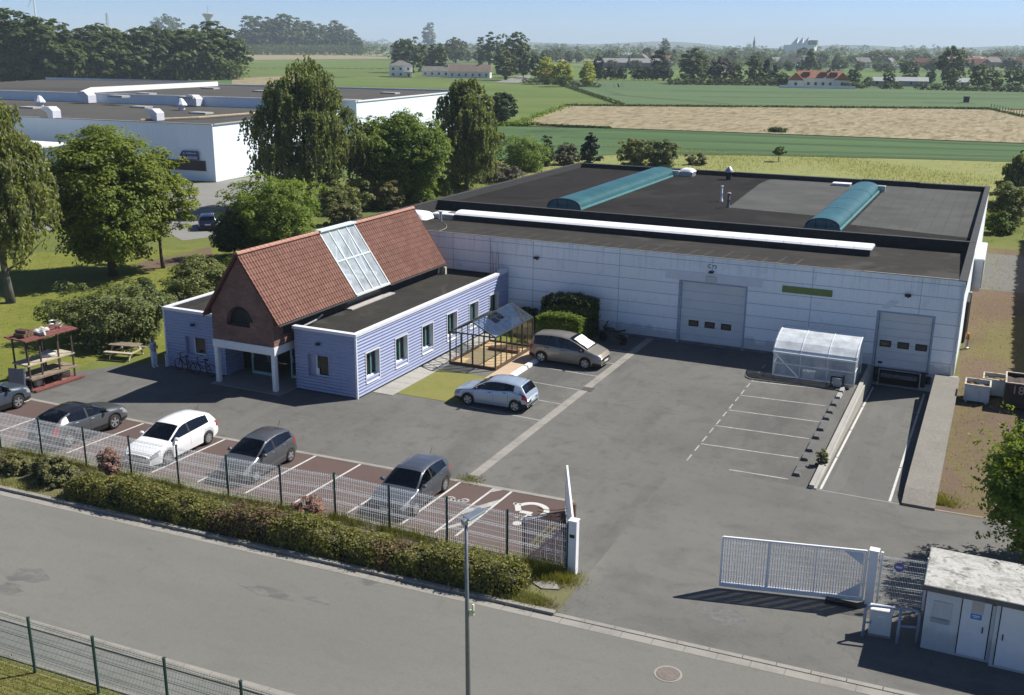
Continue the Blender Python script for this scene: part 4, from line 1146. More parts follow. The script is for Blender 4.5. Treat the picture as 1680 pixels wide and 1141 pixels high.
def roof_part(y0, y1):
    mb = MB(); uvs = []
    tiled(mb, uvs, GC, XE1, GR+0.1, ZE, y0, y1)
    tiled(mb, uvs, GC, GC-(XE1-GC), GR+0.1, ZE, y0, y1)
    o = mb.build('tiled_roof', M_TILE, bo)
    ul = o.data.uv_layers.new(name='tiles')
    arr = np.repeat(np.array(uvs, dtype=np.float32), 4, axis=0)
    ul.data.foreach_set('uv', arr.ravel())
    mb = MB()
    n = int((y1-y0)/0.36); dy = (y1-y0)/n
    for k in range(n):
        a, b = y0+k*dy, y0+(k+1)*dy+0.03
        pr = [(GC-0.15*math.cos(PI*i/6), GR+0.06+0.14*math.sin(PI*i/6)+(0.0)) for i in range(7)]
        vs = [(p[0], a, p[1]+0.02) for p in pr]+[(p[0], b, p[1]) for p in pr]
        mb.add(vs, [(i, 7+i, 8+i, i+1) for i in range(6)]+[tuple(range(7)), tuple(reversed(range(7, 14)))])
    mb.build('ridge_tiles', mat('ridge_clay', (0.36, 0.185, 0.135), 0.75, 0.2, 4), o)
    # verge and boarding
    mb = MB()
    for s in (1, -1):
        xe = GC+s*(XE1-GC)
        for yy in (y0, y1-0.06):
            mb.add([(GC, yy, GR-0.0), (xe, yy, ZE-0.1), (xe, yy, ZE+0.0), (GC, yy, GR+0.1), (GC, yy+0.06, GR-0.0), (xe, yy+0.06, ZE-0.1), (xe, yy+0.06, ZE+0.0), (GC, yy+0.06, GR+0.1)],
                   [(0, 1, 2, 3), (7, 6, 5, 4), (0, 4, 5, 1), (3, 2, 6, 7), (1, 5, 6, 2)])
        mb.add([(GC, y0+0.07, GR+0.02), (xe, y0+0.07, ZE-0.06), (xe, y1-0.07, ZE-0.06), (GC, y1-0.07, GR+0.02)], [(0, 1, 2, 3)])
    mb.build('verge_board', mat('dark_red_board', (0.13, 0.05, 0.04), 0.8, 0.2, 3), o)
    mb = MB(); mb.tube([(XE1+0.05, y0+0.02, ZE-0.07), (XE1+0.05, y1-0.02, ZE-0.07)], 0.055, 8); mb.build('gutter', M_UPST, o)
roof_part(GY0-0.22, SK0); roof_part(SK1, GY1+0.12)
# glazed roof band
mb = MB(); gl = bpy.data.objects
fr = MB()
for s in (1, -1):
    xe = GC+s*(XE1-GC+0.02)
    for k in range(5):
        y = SK0+0.05+(SK1-SK0-0.1)*k/4
        fr.bar((GC, y, GR+0.14), (xe, y, ZE+0.08), 0.06, 0.06)
    for tt in (0.48,):
        xx = GC+(xe-GC)*tt; zz = GR+0.14+(ZE+0.08-GR-0.14)*tt
        fr.bar((xx, SK0+0.05, zz), (xx, SK1-0.05, zz), 0.09, 0.07)
    xx = xe; fr.bar((xx, SK0+0.02, ZE+0.06), (xx, SK1-0.02, ZE+0.06), 0.16, 0.10)
fr.bar((GC, SK0+0.0, GR+0.17), (GC, SK1-0.0, GR+0.17), 0.42, 0.10)
sk = fr.build('glazed_band', mat('white_alu_frame', (0.66, 0.72, 0.70), 0.4, 0.06, 3), bo)
mb = MB()
for s in (1, -1):
    xe = GC+s*(XE1-GC)
    for k in range(4):
        ya, yb = SK0+0.08+(SK1-SK0-0.1)*k/4, SK0+0.02+(SK1-SK0-0.1)*(k+1)/4
        mb.quad((GC, ya, GR+0.12), (xe, ya, ZE+0.06), (xe, yb, ZE+0.06), (GC, yb, GR+0.12))
mb.build('glazing', glassmat('roof_glass', (0.90, 0.94, 0.95), 0.42, 0.3, (0.62, 0.70, 0.76)), sk)
mb = MB()
for y in (SK0+0.4, SK0+1.7, SK0+3.1):
    mb.bar((GX0+0.1, y, GE+0.25), (GX1-0.1, y, GE+0.25), 0.1, 0.16)
    mb.bar((GC, y, GE+0.2), (GC, y, GR-0.1), 0.08, 0.08); mb.bar((GC-1.2, y, GE+0.3), (GC, y, GR-0.5), 0.06, 0.06); mb.bar((GC+1.2, y, GE+0.3), (GC, y, GR-0.5), 0.06, 0.06)
mb.build('inner_truss', M_WHITE, sk)
mb = MB(); mb.box(GX0+0.9, GX1-0.9, SK0-0.6, SK0-0.5, GE-0.9, GE+0.9); mb.box(GX0+0.05, GX1-0.05, SK0, SK1, GE-0.95, GE-0.9); mb.build('inner_wall', mat('inner_plaster', (0.70, 0.74, 0.75), 0.8, 0.1), sk)
# ledge with flashing below the eave over the flat roof
mb = MB(); mb.box(GX1+0.002, GX1+0.06, GY0+0.8, GY1, 3.0, 3.5)
mb.build('flashing', M_UPST, bo)
mb = MB(); mb.box(GX1+0.08, GX1+0.6, SK0-0.6, SK1+0.4, 3.09, 3.15); mb.build('lead_strip', mat('pale_lead', (0.40, 0.38, 0.36), 0.6, 0.2, 3), bo)
mb = MB(); mb.tube([(GX1+0.5, BY0+0.35, 3.2), (GX1+0.5, BY0+2.0, 3.3), (GX1+0.75, BY0+2.2, 3.55)], 0.05, 8); mb.tube([(GX1+0.8, BY0+0.5, 3.13), (GX1+0.45, BY0+0.5, 3.13)], 0.05, 8); build_each(mb, 'drainpipe', M_GALV, bo)
mb = MB(); mb.box(GX1+0.25, GX1+0.62, GY1-0.25, GY1-0.05, 3.08, 3.55); mb.build('eave_bracket', mat('cream_block', (0.5, 0.45, 0.36), 0.7, 0.1), bo)
# roof access ladder hoop at the far corner
mb = MB()
mb.tube([(BX1-0.6, 59.6, 3.1), (BX1-0.6, 59.6, 4.5), (BX1-0.6, 59.75, 4.62), (BX1-0.6, 59.95, 4.55), (BX1-0.6, 59.98, 3.1)], 0.03, 6); mb.tube([(BX1-1.0, 59.6, 3.1), (BX1-1.0, 59.6, 4.5), (BX1-1.0, 59.75, 4.62), (BX1-1.0, 59.95, 4.55), (BX1-1.0, 59.98, 3.1)], 0.03, 6)
build_each(mb, 'ladder_hoop', M_GALV, bo)
MB().box(BX0-0.06, BX0+0.02, BY0-0.16, BY0-0.05, 0.0, 0.75).build('marker_post', M_WHITE, bo)
# ------------------------------------------------------------------ cars
def paint(name, c, metal=0.35, rough=0.32):
    if name in MATS: return MATS[name]
    m, nt, b = _nodes(name)
    b.inputs['Base Color'].default_value = (*c, 1); b.inputs['Metallic'].default_value = metal
    b.inputs['Roughness'].default_value = rough; b.inputs['Coat Weight'].default_value = 0.8; b.inputs['Coat Roughness'].default_value = 0.04
    MATS[name] = m; return m
M_TYRE = mat('tyre_rubber', (0.018, 0.018, 0.018), 0.85, 0.15, 8)
M_RIM = mat('alloy_rim', (0.45, 0.46, 0.47), 0.3, 0.05, 5, metal=0.7)
M_RIMD = mat('dark_rim', (0.02, 0.02, 0.022), 0.5, 0.05)
M_CARGL = glassmat('car_glass', (0.30, 0.33, 0.34), 0.05, 0.02)
M_SEAT = mat('seat_cloth', (0.05, 0.05, 0.055), 0.9, 0.2, 6)
M_DASH = mat('dashboard', (0.02, 0.02, 0.022), 0.8, 0.1)
M_BLACKGL = mat('dark_glazing', (0.008, 0.010, 0.012), 0.04, 0, spec=0.7)
M_LAMP = mat('headlamp_glass', (0.24, 0.255, 0.265), 0.12, 0.2, 12, spec=0.7)
M_TAIL = mat('tail_lamp', (0.30, 0.012, 0.012), 0.15, 0.1, 8, spec=0.6)
M_SEAM = mat('door_gap', (0.01, 0.01, 0.01), 0.8, 0)
M_PLATE = mat('number_plate', (0.62, 0.62, 0.58), 0.5, 0.05)
M_ANT = mat('roof_black', (0.012, 0.013, 0.016), 0.15, 0, spec=0.6)

def make_car(name, label, loc, heading, pm, L=4.2, Wd=1.76, wb=2.58, fo=0.86, Rw=0.315, top=None, belt=None,
             glass=None, pillars=(), doors=(), quarter=None, lamp=(0.5, 0.3), clad=False, roof=None, bumper=None, rear_z=None, spokes=5, wheel_dark=False):
    t = thing(name, label, 'car', (loc[0], loc[1], 0.006), heading)
    W = Wd/2; xF = L/2-fo; xR = xF-wb
    tx = np.array([p[0] for p in top]); tz = np.array([p[1] for p in top])
    bx = np.array([p[0] for p in belt]); bz = np.array([p[1] for p in belt])
    o = np.argsort(tx); tx, tz = tx[o], tz[o]; o = np.argsort(bx); bx, bz = bx[o], bz[o]
    xa, xb, xc, xd = glass           # windscreen foot, windscreen top, rear glass top, rear glass foot
    sc, sa = quarter                 # side glass rear and front limits
    st = set(np.round(np.linspace(-L/2, L/2, 58), 4))
    st |= set(np.round(tx, 4))
    for xw in (xF, xR):
        for a in np.linspace(-1, 1, 13): st.add(round(float(xw+a*Rw*1.14), 4))
    for x in (xa, xb, xc, xd, sc, sa): st.add(round(x, 4))
    for x in doors: st.add(round(x-0.007, 4)); st.add(round(x+0.007, 4))
    for x in pillars: st.add(round(x-0.045, 4)); st.add(round(x+0.045, 4))
    xs = sorted(st)
    xs = [x for i, x in enumerate(xs) if i == 0 or x-xs[i-1] > 0.004]
    Hm = tz.max(); bl = bz.max()
    def ring(x):
        pf = max(0.0, (x-(L/2-0.8))/0.8); pr = max(0.0, (-L/2+0.65-x)/0.65)
        w = W*(1-0.20*pf**2.3-0.13*pr**2.4)
        z0 = 0.20+0.05*pf+0.10*pr
        for xw in (xF, xR):
            d = abs(x-xw); Ra = Rw*1.13
            if d < Ra: z0 = max(z0, Rw*0.96+math.sqrt(Ra*Ra-d*d))
        zt = float(np.interp(x, tx, tz)); zb = min(float(np.interp(x, bx, bz)), zt-0.045)
        tt = min(1.0, max(0.0, (zt-bl)/(Hm-bl+1e-6)))
        wr = w*(0.90-0.185*tt)
        z0 = min(z0, zb-0.1)
        P = [(w*0.955, z0), (w*0.995, z0+0.30*(zb-z0)), (w*1.0, z0+0.62*(zb-z0)), (w*0.975, z0+0.90*(zb-z0)), (w*0.935, zb),
             (wr, zt-0.035-0.045*tt), (wr*0.90, zt-0.018-0.008*tt), (wr*0.5, zt-0.004), (0.0, zt)]
        return P+[(-y, z) for y, z in reversed(P[:-1])]
    V, F = [], {}
    for x in xs:
        for (y, z) in ring(x): V.append((x, y, z))
    def put(key, f): F.setdefault(key, []).append(f)
    nr = 17
    for i in range(len(xs)-1):
        xm = (xs[i]+xs[i+1])/2
        gap = any(abs(xm-d) < 0.0075 for d in doors)
        for j in range(nr-1):
            jj = j if j < 8 else 15-j
            f = (i*nr+j, i*nr+j+1, (i+1)*nr+j+1, (i+1)*nr+j)
            key = 'body'
            if jj == 4 and sc < xm < sa:
                zt_, zb_ = V[i*nr+5][2], V[i*nr+4][2]
                if zt_-zb_ > 0.05: key = 'pillar' if any(abs(xm-p) < 0.046 for p in pillars) else 'side_window'
            elif jj in (6, 7) and xb < xm < xa: key = 'windscreen'
            elif jj in (6, 7) and xd < xm < xc: key = 'rear_window'
            elif jj in (5, 6, 7) and xc <= xm <= xb and roof: key = 'roof'
            elif jj in (2, 3) and xm > L/2-lamp[0] and V[i*nr+3][2] > 0.4: key = 'headlight' if jj == 3 or xm > L/2-lamp[0]*0.75 else 'body'
            elif jj in (2, 3) and xm < -L/2+lamp[1]: key = 'tail_light'
            elif jj == 3 and xm < -L/2+lamp[1]+0.12: key = 'tail_light'
            elif jj == 0 and clad: key = 'trim'
            elif jj == 0 and (xm > L/2-0.5 or xm < -L/2+0.4) and bumper: key = 'trim'
            if gap and jj in (1, 2, 3) and key == 'body': key = 'seam'
            if key in ('headlight', 'tail_light'): key += 'LR'[j >= 8]
            put(key, f)
    put('body', tuple(range(nr))); put('body', tuple((len(xs)-1)*nr+j for j in reversed(range(nr))))
    mats = {'body': pm, 'side_window': M_CARGL, 'windscreen': M_CARGL, 'rear_window': M_CARGL, 'pillar': M_BLACK, 'roof': roof, 'trim': M_BLACK, 'seam': M_SEAM}
    names = {'headlightL': 'headlight', 'headlightR': 'headlight', 'tail_lightL': 'tail_light', 'tail_lightR': 'tail_light', 'trim': 'bumper_trim', 'seam': 'door_gap', 'pillar': 'door_pillar'}
    for key, fs in F.items():
        used = sorted({i for f in fs for i in f}); mp = {u: k for k, u in enumerate(used)}
        mb = MB(); mb.add([V[u] for u in used], [tuple(mp[i] for i in f) for f in fs])
        mm = mats.get(key) or (M_LAMP if key.startswith('head') else M_TAIL)
        (build_each(mb, names.get(key, key), mm, t, False, True) if key in ('side_window', 'pillar', 'tail_lightL', 'tail_lightR') else mb.build(names.get(key, key), mm, t, world=False, smooth=True))
    # underside and wheel wells
    MB().box(-L/2+0.3, L/2-0.3, -W*0.8, W*0.8, 0.2, 0.62).build('underbody', M_BLACK, t, world=False)
    # cabin: floor, dashboard, seats
    MB().box(xd+0.1, xa-0.25, -W*0.82, W*0.82, 0.5, 0.56).build('cabin_floor', M_DASH, t, world=False)
    zc = float(np.interp(xa-0.1, bx, bz))
    mb = MB(); mb.rbox(xa-0.62, xa-0.22, -W*0.8, W*0.8, 0.56, zc-0.06, 0.05); mb.build('dashboard', M_DASH, t, world=False)
    mb = MB(); A = Matrix.Translation((xa-0.78, W*0.42, zc-0.08)) @ Matrix.Rotation(R_(-62), 4, 'Y')
    mb.tube([A @ Vector((0.18*math.cos(a), 0.18*math.sin(a), 0)) for a in np.linspace(0, 2*PI, 15)], 0.016, 6, 0, False); mb.build('steering_wheel', M_BLACK, t, world=False)
    for sx, ys in ((xa-1.45, (-0.36, 0.36)), (xa-2.3, (-0.4, 0.0, 0.4))):
        if sx < xc+0.1: continue
        for yy in ys:
            mb = MB(); hb = min(Hm-0.42, zc+0.22)
            mb.rbox(sx-0.02, sx+0.48, yy-0.22, yy+0.22, 0.56, 0.72, 0.05); mb.add([(sx, yy-0.22, 0.7), (sx, yy+0.22, 0.7), (sx-0.18, yy+0.18, hb), (sx-0.18, yy-0.18, hb), (sx-0.12, yy-0.22, 0.7), (sx-0.12, yy+0.22, 0.7), (sx-0.27, yy+0.18, hb), (sx-0.27, yy-0.18, hb)], [(0, 1, 2, 3), (7, 6, 5, 4), (0, 4, 5, 1), (3, 2, 6, 7), (1, 5, 6, 2), (0, 3, 7, 4)])
            mb.rbox(sx-0.27, sx-0.17, yy-0.12, yy+0.12, hb+0.02, hb+0.19, 0.03); mb.build('seat', M_SEAT, t, world=False)
    # front and rear faces
    zn = float(np.interp(L/2-0.02, tx, tz))
    mb = MB(); xf = L/2-0.02
    mb.rbox(xf-0.1, xf+0.028, -W*0.56, W*0.56, 0.50, max(0.60, min(zn-0.04, 0.70)), 0.015); mb.build('grille', M_BLACK, t, world=False)
    mb = MB(); mb.rbox(xf-0.1, xf+0.024, -W*0.6, W*0.6, 0.27, 0.38, 0.015); mb.build('air_intake', M_BLACK, t, world=False)
    MB().box(xf, xf+0.04, -0.26, 0.26, 0.39, 0.49).build('front_plate', M_PLATE, t, world=False)
    rz = rear_z or 0.55
    MB().box(-L/2-0.012, -L/2+0.05, -0.26, 0.26, rz, rz+0.11).build('rear_plate', M_PLATE, t, world=False)
    MB().rbox(-L/2-0.006, -L/2+0.1, -W*0.75, W*0.75, 0.3, 0.42, 0.02).build('rear_diffuser', M_BLACK, t, world=False)
    # mirrors and handles
    for s in (1, -1):
        mb = MB(); xm_ = sa-0.22; zb = float(np.interp(xm_, bx, bz))
        mb.rbox(xm_-0.07, xm_+0.09, *sorted((s*W*0.97, s*(W+0.17))), zb+0.0, zb+0.14, 0.045)
        mb.build('wing_mirror', M_BLACK if clad or bumper else pm, t, world=False)
        for d in doors[1:]:
            mb = MB(); zz = float(np.interp(d, bx, bz))-0.11
            mb.rbox(d+0.08, d+0.27, *sorted((s*W*0.97, s*(W*0.985+0.02))), zz-0.015, zz+0.02, 0.008); mb.build('door_handle', M_BLACK if bumper else pm, t, world=False)
    for xw in (xF, xR):
        for s in (1, -1):
            A = Matrix.Translation((xw, s*(W-0.105), Rw)) @ Matrix.Rotation(R_(-90*s), 4, 'X')
            mb = MB(); r = Rw
            mb.lathe([(r*0.62, -0.10), (r*0.92, -0.105), (r*0.99, -0.08), (r, 0), (r*0.99, 0.08), (r*0.92, 0.10), (r*0.66, 0.097)], 26, 0, A)
            wh_ = mb.build('wheel', M_TYRE, t, world=False, smooth=True)
            mb = MB(); mb.lathe([(0, 0.05), (r*0.64, 0.055), (r*0.68, 0.09)], 22, 1, A)
            mb.lathe([(r*0.60, 0.088), (r*0.68, 0.096), (r*0.70, 0.09)], 22, 0, A)
            for k in range(spokes):
                B = A @ Matrix.Rotation(2*PI*k/spokes, 4, 'Z')
                mb.box(0.02, r*0.64, -0.035, 0.035, 0.06, 0.088, 0, B)
                if spokes == 5: mb.box(r*0.3, r*0.64, 0.03, 0.065, 0.06, 0.085, 0, B)
            mb.lathe([(0, 0.095), (0.06, 0.092), (0.075, 0.06)], 12, 0, A)
            mb.build('rim', [M_RIM, M_RIMD], wh_, world=False)
    mb = MB(); mb.bar((xc+0.05, 0, Hm-0.06), (xc-0.13, 0, Hm+0.16), 0.012); mb.build('aerial', M_BLACK, t, world=False)
    return t

HATCH_TOP = [(2.10, .60), (2.06, .70), (1.95, .765), (1.6, .865), (1.2, .935), (0.98, .985), (0.6, 1.19), (0.25, 1.37), (0.0, 1.435), (-0.4, 1.465), (-0.9, 1.455), (-1.4, 1.40), (-1.68, 1.34), (-1.74, 1.30), (-1.95, 1.02), (-2.0, .93), (-2.07, .80), (-2.1, .62)]
def scaled(top, L0, L1, H0, H1): return [(x*L1/L0, z*H1/H0) for x, z in top]
GREYD = paint('dark_grey_paint', (0.055, 0.058, 0.066)); GREYM = paint('mid_grey_paint', (0.085, 0.09, 0.10)); WHITEP = paint('white_car_paint', (0.78, 0.79, 0.80), 0.0, 0.35)
SILV = paint('pale_blue_silver_paint', (0.42, 0.50, 0.60), 0.5, 0.34); BEIGE = paint('beige_grey_paint', (0.25, 0.225, 0.185), 0.45, 0.36)
DBLUE = paint('slate_blue_paint', (0.055, 0.075, 0.105)); NAVY = paint('navy_paint', (0.008, 0.013, 0.045), 0.2); STEEL = paint('steel_blue_grey_paint', (0.075, 0.085, 0.105))
H90 = PI/2
# compact SUV at the left picture edge
SUV_TOP = [(2.17, .72), (2.13, .86), (2.0, .97), (1.5, 1.06), (1.2, 1.10), (0.95, 1.15), (0.35, 1.56), (0.0, 1.63), (-0.6, 1.66), (-1.3, 1.64), (-1.8, 1.58), (-1.86, 1.54), (-2.05, 1.15), (-2.12, 1.0), (-2.16, .8), (-2.17, .68)]
SUV_BELT = [(2.17, .70), (1.9, .90), (1.2, 1.0), (0.9, 1.04), (-1.2, 1.08), (-2.0, 1.10), (-2.17, .95)]
make_car('parked_car', 'slate blue compact SUV cut by the left edge of the photo', (-43.72, 32.3), H90, DBLUE, 4.34, 1.80, 2.67, 0.88, 0.345, SUV_TOP, SUV_BELT,
         (1.0, 0.32, -1.84, -2.06), (-0.12,), (1.02, -0.12, -1.18), (-1.72, 0.98), (0.45, 0.2), clad=True)
COUPE_TOP = [(2.18, .66), (2.13, .80), (2.0, .90), (1.5, 1.0), (1.15, 1.06), (0.95, 1.10), (0.3, 1.46), (0.0, 1.53), (-0.4, 1.55), (-1.0, 1.50), (-1.5, 1.38), (-1.62, 1.33), (-1.66, 1.30), (-2.0, 1.08), (-2.08, 1.04), (-2.15, .85), (-2.18, .7)]
COUPE_BELT = [(2.18, .64), (1.9, .86), (1.2, .96), (0.9, 1.0), (-0.6, 1.05), (-1.3, 1.14), (-1.8, 1.10), (-2.18, .95)]
make_car('parked_car', 'dark grey coupe style SUV with black roof, nose towards the office', (-37.35, 32.35), H90-0.02, GREYM, 4.38, 1.80, 2.64, 0.93, 0.35, COUPE_TOP, COUPE_BELT,
         (1.0, 0.28, -1.0, -1.98), (-0.2,), (1.0, -0.15, -1.05), (-1.25, 0.95), (0.5, 0.3), clad=True, roof=M_ANT)
make_car('parked_car', 'white hatchback nose towards the fence', (-32.02, 32.62), -H90+0.03, WHITEP, 4.37, 1.79, 2.64, 0.93, 0.315, scaled(HATCH_TOP, 4.2, 4.37, 1.465, 1.49),
         [(2.18, .62), (1.9, .78), (1.2, .89), (0.8, .94), (-0.8, 1.0), (-1.6, 1.03), (-2.18, .90)], (1.03, 0.2, -1.76, -2.04), (-0.22,), (0.95, -0.2, -1.16), (-1.5, 0.98), (0.55, 0.22), bumper=False, spokes=8)
KIA_TOP = [(1.80, .62), (1.76, .74), (1.65, .83), (1.35, .93), (1.15, .98), (0.98, 1.03), (0.2, 1.42), (-0.1, 1.48), (-0.6, 1.50), (-1.1, 1.46), (-1.5, 1.38), (-1.56, 1.33), (-1.70, 1.02), (-1.74, .92), (-1.79, .8), (-1.8, .62)]
make_car('parked_car', 'small grey hatchback with silver pillars between the white and the dark car', (-27.37, 32.75), -H90+0.03, GREYM, 3.62, 1.66, 2.42, 0.62, 0.30, KIA_TOP,
         [(1.8, .62), (1.6, .80), (1.1, .92), (0.8, .95), (-0.6, 1.02), (-1.3, 1.09), (-1.8, .95)], (1.02, 0.15, -1.55, -1.71), (-0.18,), (0.88, -0.16, -0.98), (-1.42, 0.92), (0.42, 0.22), spokes=5)
make_car('parked_car', 'dark blue grey hatchback alone on the right of the parking row', (-19.88, 32.95), -H90+0.03, STEEL, 4.04, 1.74, 2.49, 0.82, 0.32, scaled(HATCH_TOP, 4.2, 4.04, 1.465, 1.48),
         [(2.02, .62), (1.75, .80), (1.1, .91), (0.75, .96), (-0.7, 1.03), (-1.4, 1.07), (-2.02, .92)], (0.95, 0.2, -1.64, -1.89), (-0.22,), (0.88, -0.2, -1.06), (-1.45, 0.9), (0.5, 0.22), spokes=8)
make_car('parked_car', 'light blue silver hatchback parked beside the small lawn', (-22.0, 44.92), PI+0.03, SILV, 4.06, 1.73, 2.59, 0.83, 0.315, scaled(HATCH_TOP, 4.2, 4.06, 1.465, 1.45),
         [(2.03, .60), (1.75, .78), (1.1, .89), (0.75, .93), (-0.4, .97), (-1.2, 1.06), (-2.03, .90)], (0.96, 0.2, -1.64, -1.9), (-0.22,), (0.9, -0.18, -1.0), (-1.3, 0.92), (0.5, 0.3), bumper=True, spokes=5, rear_z=0.5)
MPV_TOP = [(2.23, .66), (2.18, .78), (2.05, .87), (1.75, .97), (1.5, 1.05), (1.35, 1.11), (0.7, 1.42), (0.2, 1.60), (-0.3, 1.67), (-0.9, 1.68), (-1.5, 1.64), (-1.95, 1.58), (-2.0, 1.54), (-2.15, 1.12), (-2.19, 1.0), (-2.22, .8), (-2.23, .62)]
make_car('parked_car', 'beige people carrier with a white sunshade outside its windscreen', (-21.38, 53.3), -0.03, BEIGE, 4.47, 1.83, 2.73, 0.93, 0.33, MPV_TOP,
         [(2.23, .64), (1.9, .83), (1.3, .96), (1.0, .98), (-0.7, 1.03), (-1.6, 1.07), (-2.23, .98)], (1.36, 0.2, -1.98, -2.16), (-0.22, 0.92), (1.0, -0.22, -1.2), (-1.95, 1.25), (0.6, 0.22), bumper=True, spokes=5)
make_car('parked_car', 'dark navy car half hidden between the trees by the neighbouring building', (-70.3, 78.9), PI-0.85, NAVY, 4.3, 1.78, 2.6, 0.9, 0.32, scaled(HATCH_TOP, 4.2, 4.3, 1.465, 1.46),
         [(2.15, .62), (1.8, .80), (1.1, .91), (0.75, .96), (-0.7, 1.03), (-1.4, 1.07), (-2.15, .92)], (0.95, 0.2, -1.66, -2.0), (-0.22,), (0.88, -0.2, -1.06), (-1.5, 0.9), (0.5, 0.25), spokes=8)
# the sunshade on the people carrier's windscreen
t = thing('sunshade', 'white reflective sunshade laid over the windscreen of the beige people carrier', 'sunshade', (-20.6, 53.28, 1.3))
mb = MB(); A = Matrix.Translation((-20.6, 53.28, 1.375)) @ Matrix.Rotation(R_(-0), 4, 'Z') @ Matrix.Rotation(R_(28), 4, 'Y')
n = 6; vs = []; fs = []
for i in range(n+1):
    for j in range(7):
        u, v = -0.5+i/n, -1+2*j/6
        vs.append(A @ Vector((u*0.95+0.1, v*0.58, 0.075+0.012*math.sin(i*1.7+j)-0.03*v*v)))
for i in range(n):
    for j in range(6): a = i*7+j; fs.append((a, a+7, a+8, a+1))
mb.add(vs, fs); mb.build('foil_sheet', mat('white_foil', (0.85, 0.85, 0.84), 0.35, 0.08, 4), t)
# ------------------------------------------------------------------ markings
def mark(name, quads, z, m):
    mb = MB()
    for q in quads: mb.poly(q, z)
    o = mb.build(name, m); tag(o, kind='structure'); return o
def lineq(p, q, w):
    p, q = np.array(p), np.array(q); d = (q-p)/np.linalg.norm(q-p); n = np.array([-d[1], d[0]])*w/2
    return [p+n, p-n, q-n, q+n]
mark('parking_lines', [lineq(a, b, 0.1) for a, b in (((-43.5, 30.3), (-43.4, 34.7)), ((-41.0, 30.3), (-40.9, 34.7)), ((-38.5, 30.3), (-38.4, 34.7)), ((-36.08, 30.3), (-35.8, 34.72)), ((-33.6, 30.3), (-33.4, 34.9)), ((-31.15, 30.4), (-30.94, 34.95)), ((-28.75, 30.5), (-28.5, 35.0)), ((-26.25, 30.5), (-26.04, 35.05)),
     ((-23.92, 30.6), (-23.74, 35.1)), ((-21.5, 30.7), (-21.25, 35.2)), ((-19.12, 30.8), (-18.96, 35.35)), ((-17.64, 30.8), (-17.41, 35.42)), ((-16.79, 30.9), (-16.63, 35.5)))], 0.011, M_PAINT)
mark('hatch_marking', [[(-17.58, 31.2), (-17.6, 31.0), (-16.82, 32.0), (-16.8, 32.7)], [(-17.52, 33.1), (-17.55, 32.5), (-16.72, 33.9), (-16.7, 34.6)], [(-17.42, 35.4), (-17.45, 34.9), (-17.0, 35.45), (-17.2, 35.48)]], 0.0113, M_OLDPAINT)
# wheelchair pictogram
pp = lambda x, y: at(700+x/6.004, 770+y/6.004)
def pl(px, w_):
    P = [pp(*q_) for q_ in px]; return [lineq(a, b, w_) for a, b in zip(P[:-1], P[1:])]
arc = [(922, 356), (950, 348), (980, 343), (1010, 340), (1040, 340), (1070, 343), (1100, 349), (1130, 359), (1155, 371), (1175, 388), (1183, 407), (1178, 427), (1160, 445), (1130, 460), (1095, 469), (1060, 474), (1020, 476), (985, 472)]
A_ = [np.array(pp(*q_)) for q_ in arc]; T_ = [A_[min(i+1, len(A_)-1)]-A_[max(i-1, 0)] for i in range(len(A_))]
Nn_ = [np.array([-v[1], v[0]])/np.linalg.norm(v)*0.115 for v in T_]
q = [[A_[i]+Nn_[i], A_[i]-Nn_[i], A_[i+1]-Nn_[i+1], A_[i+1]+Nn_[i+1]] for i in range(len(A_)-1)]
q += pl([(855, 340), (888, 345)], 0.16)+pl([(893, 338), (905, 414)], 0.24)+pl([(920, 418), (1037, 440)], 0.24)+pl([(1015, 452), (948, 506)], 0.24)+pl([(866, 470), (905, 478)], 0.08)
q.append([pp(890+46*math.cos(a), 536+20*math.sin(a)) for a in np.linspace(0, -2*PI, 16)[:-1]])
mark('wheelchair_pictogram', q, 0.0116, M_PAINT)
def ring2(cx, cy, r, w=0.06): 
    pts = [(cx+r*math.cos(a), cy+r*math.sin(a)) for a in np.linspace(0, 2*PI, 15)]
    return [lineq(p, r_, w) for p, r_ in zip(pts[:-1], pts[1:])]
mark('motorcycle_pictogram', ring2(-18.55, 33.72, 0.17, 0.1)+ring2(-17.95, 33.82, 0.15, 0.1)+[lineq((-18.55, 33.72), (-18.15, 33.62), 0.1), lineq((-18.15, 33.62), (-17.95, 33.82), 0.07), lineq((-18.3, 33.5), (-18.1, 33.85), 0.08)], 0.0116, M_OLDPAINT)
mark('yellow_marking', [lineq(at(868, 896), at(908, 857), 0.13), lineq(at(880, 895), at(925, 852), 0.1)], 0.011, M_YELPAINT)
rows = [(-11.12, 51.85, -6.8, 52.15), (-11.1, 49.3, -6.7, 49.6), (-11.15, 46.8, -6.75, 47.05), (-11.12, 44.15, -6.74, 44.42), (-9.2, 41.72, -6.69, 41.82), (-11.15, 54.5, -7.4, 54.9)]
dash = []
yv = 41.9
while yv < 57.5: dash.append(lineq((-11.13, yv), (-11.13, yv+0.75), 0.07)); yv += 1.27
mark('parking_lines', [lineq(r_[:2], r_[2:], 0.09) for r_ in rows]+dash, 0.005, M_OLDPAINT)
mark('parking_lines', [lineq((-23.0, yy+0.1), (-18.95, yy-0.08), 0.08) for yy in (43.72, 46.38, 48.9, 51.55, 54.2, 56.8)], 0.005, M_OLDPAINT)
mark('asphalt_patch', [[(-43.7, 36.2), (-42.3, 36.3), (-42.35, 37.3), (-43.75, 37.2)]], 0.005, M_PATCH)
mark('asphalt_stain', [[(-6.4+0.75*math.cos(a)*(1+0.12*math.sin(3*a)), 29.75+0.5*math.sin(a)*(1+0.1*math.cos(5*a))) for a in np.linspace(0, 2*PI, 26)[:-1]]], 0.003, layered('oil_stain', (0.10, 0.10, 0.098), [(5, .4, .65, (0.155, 0.152, 0.142), .9)], rough=0.9))
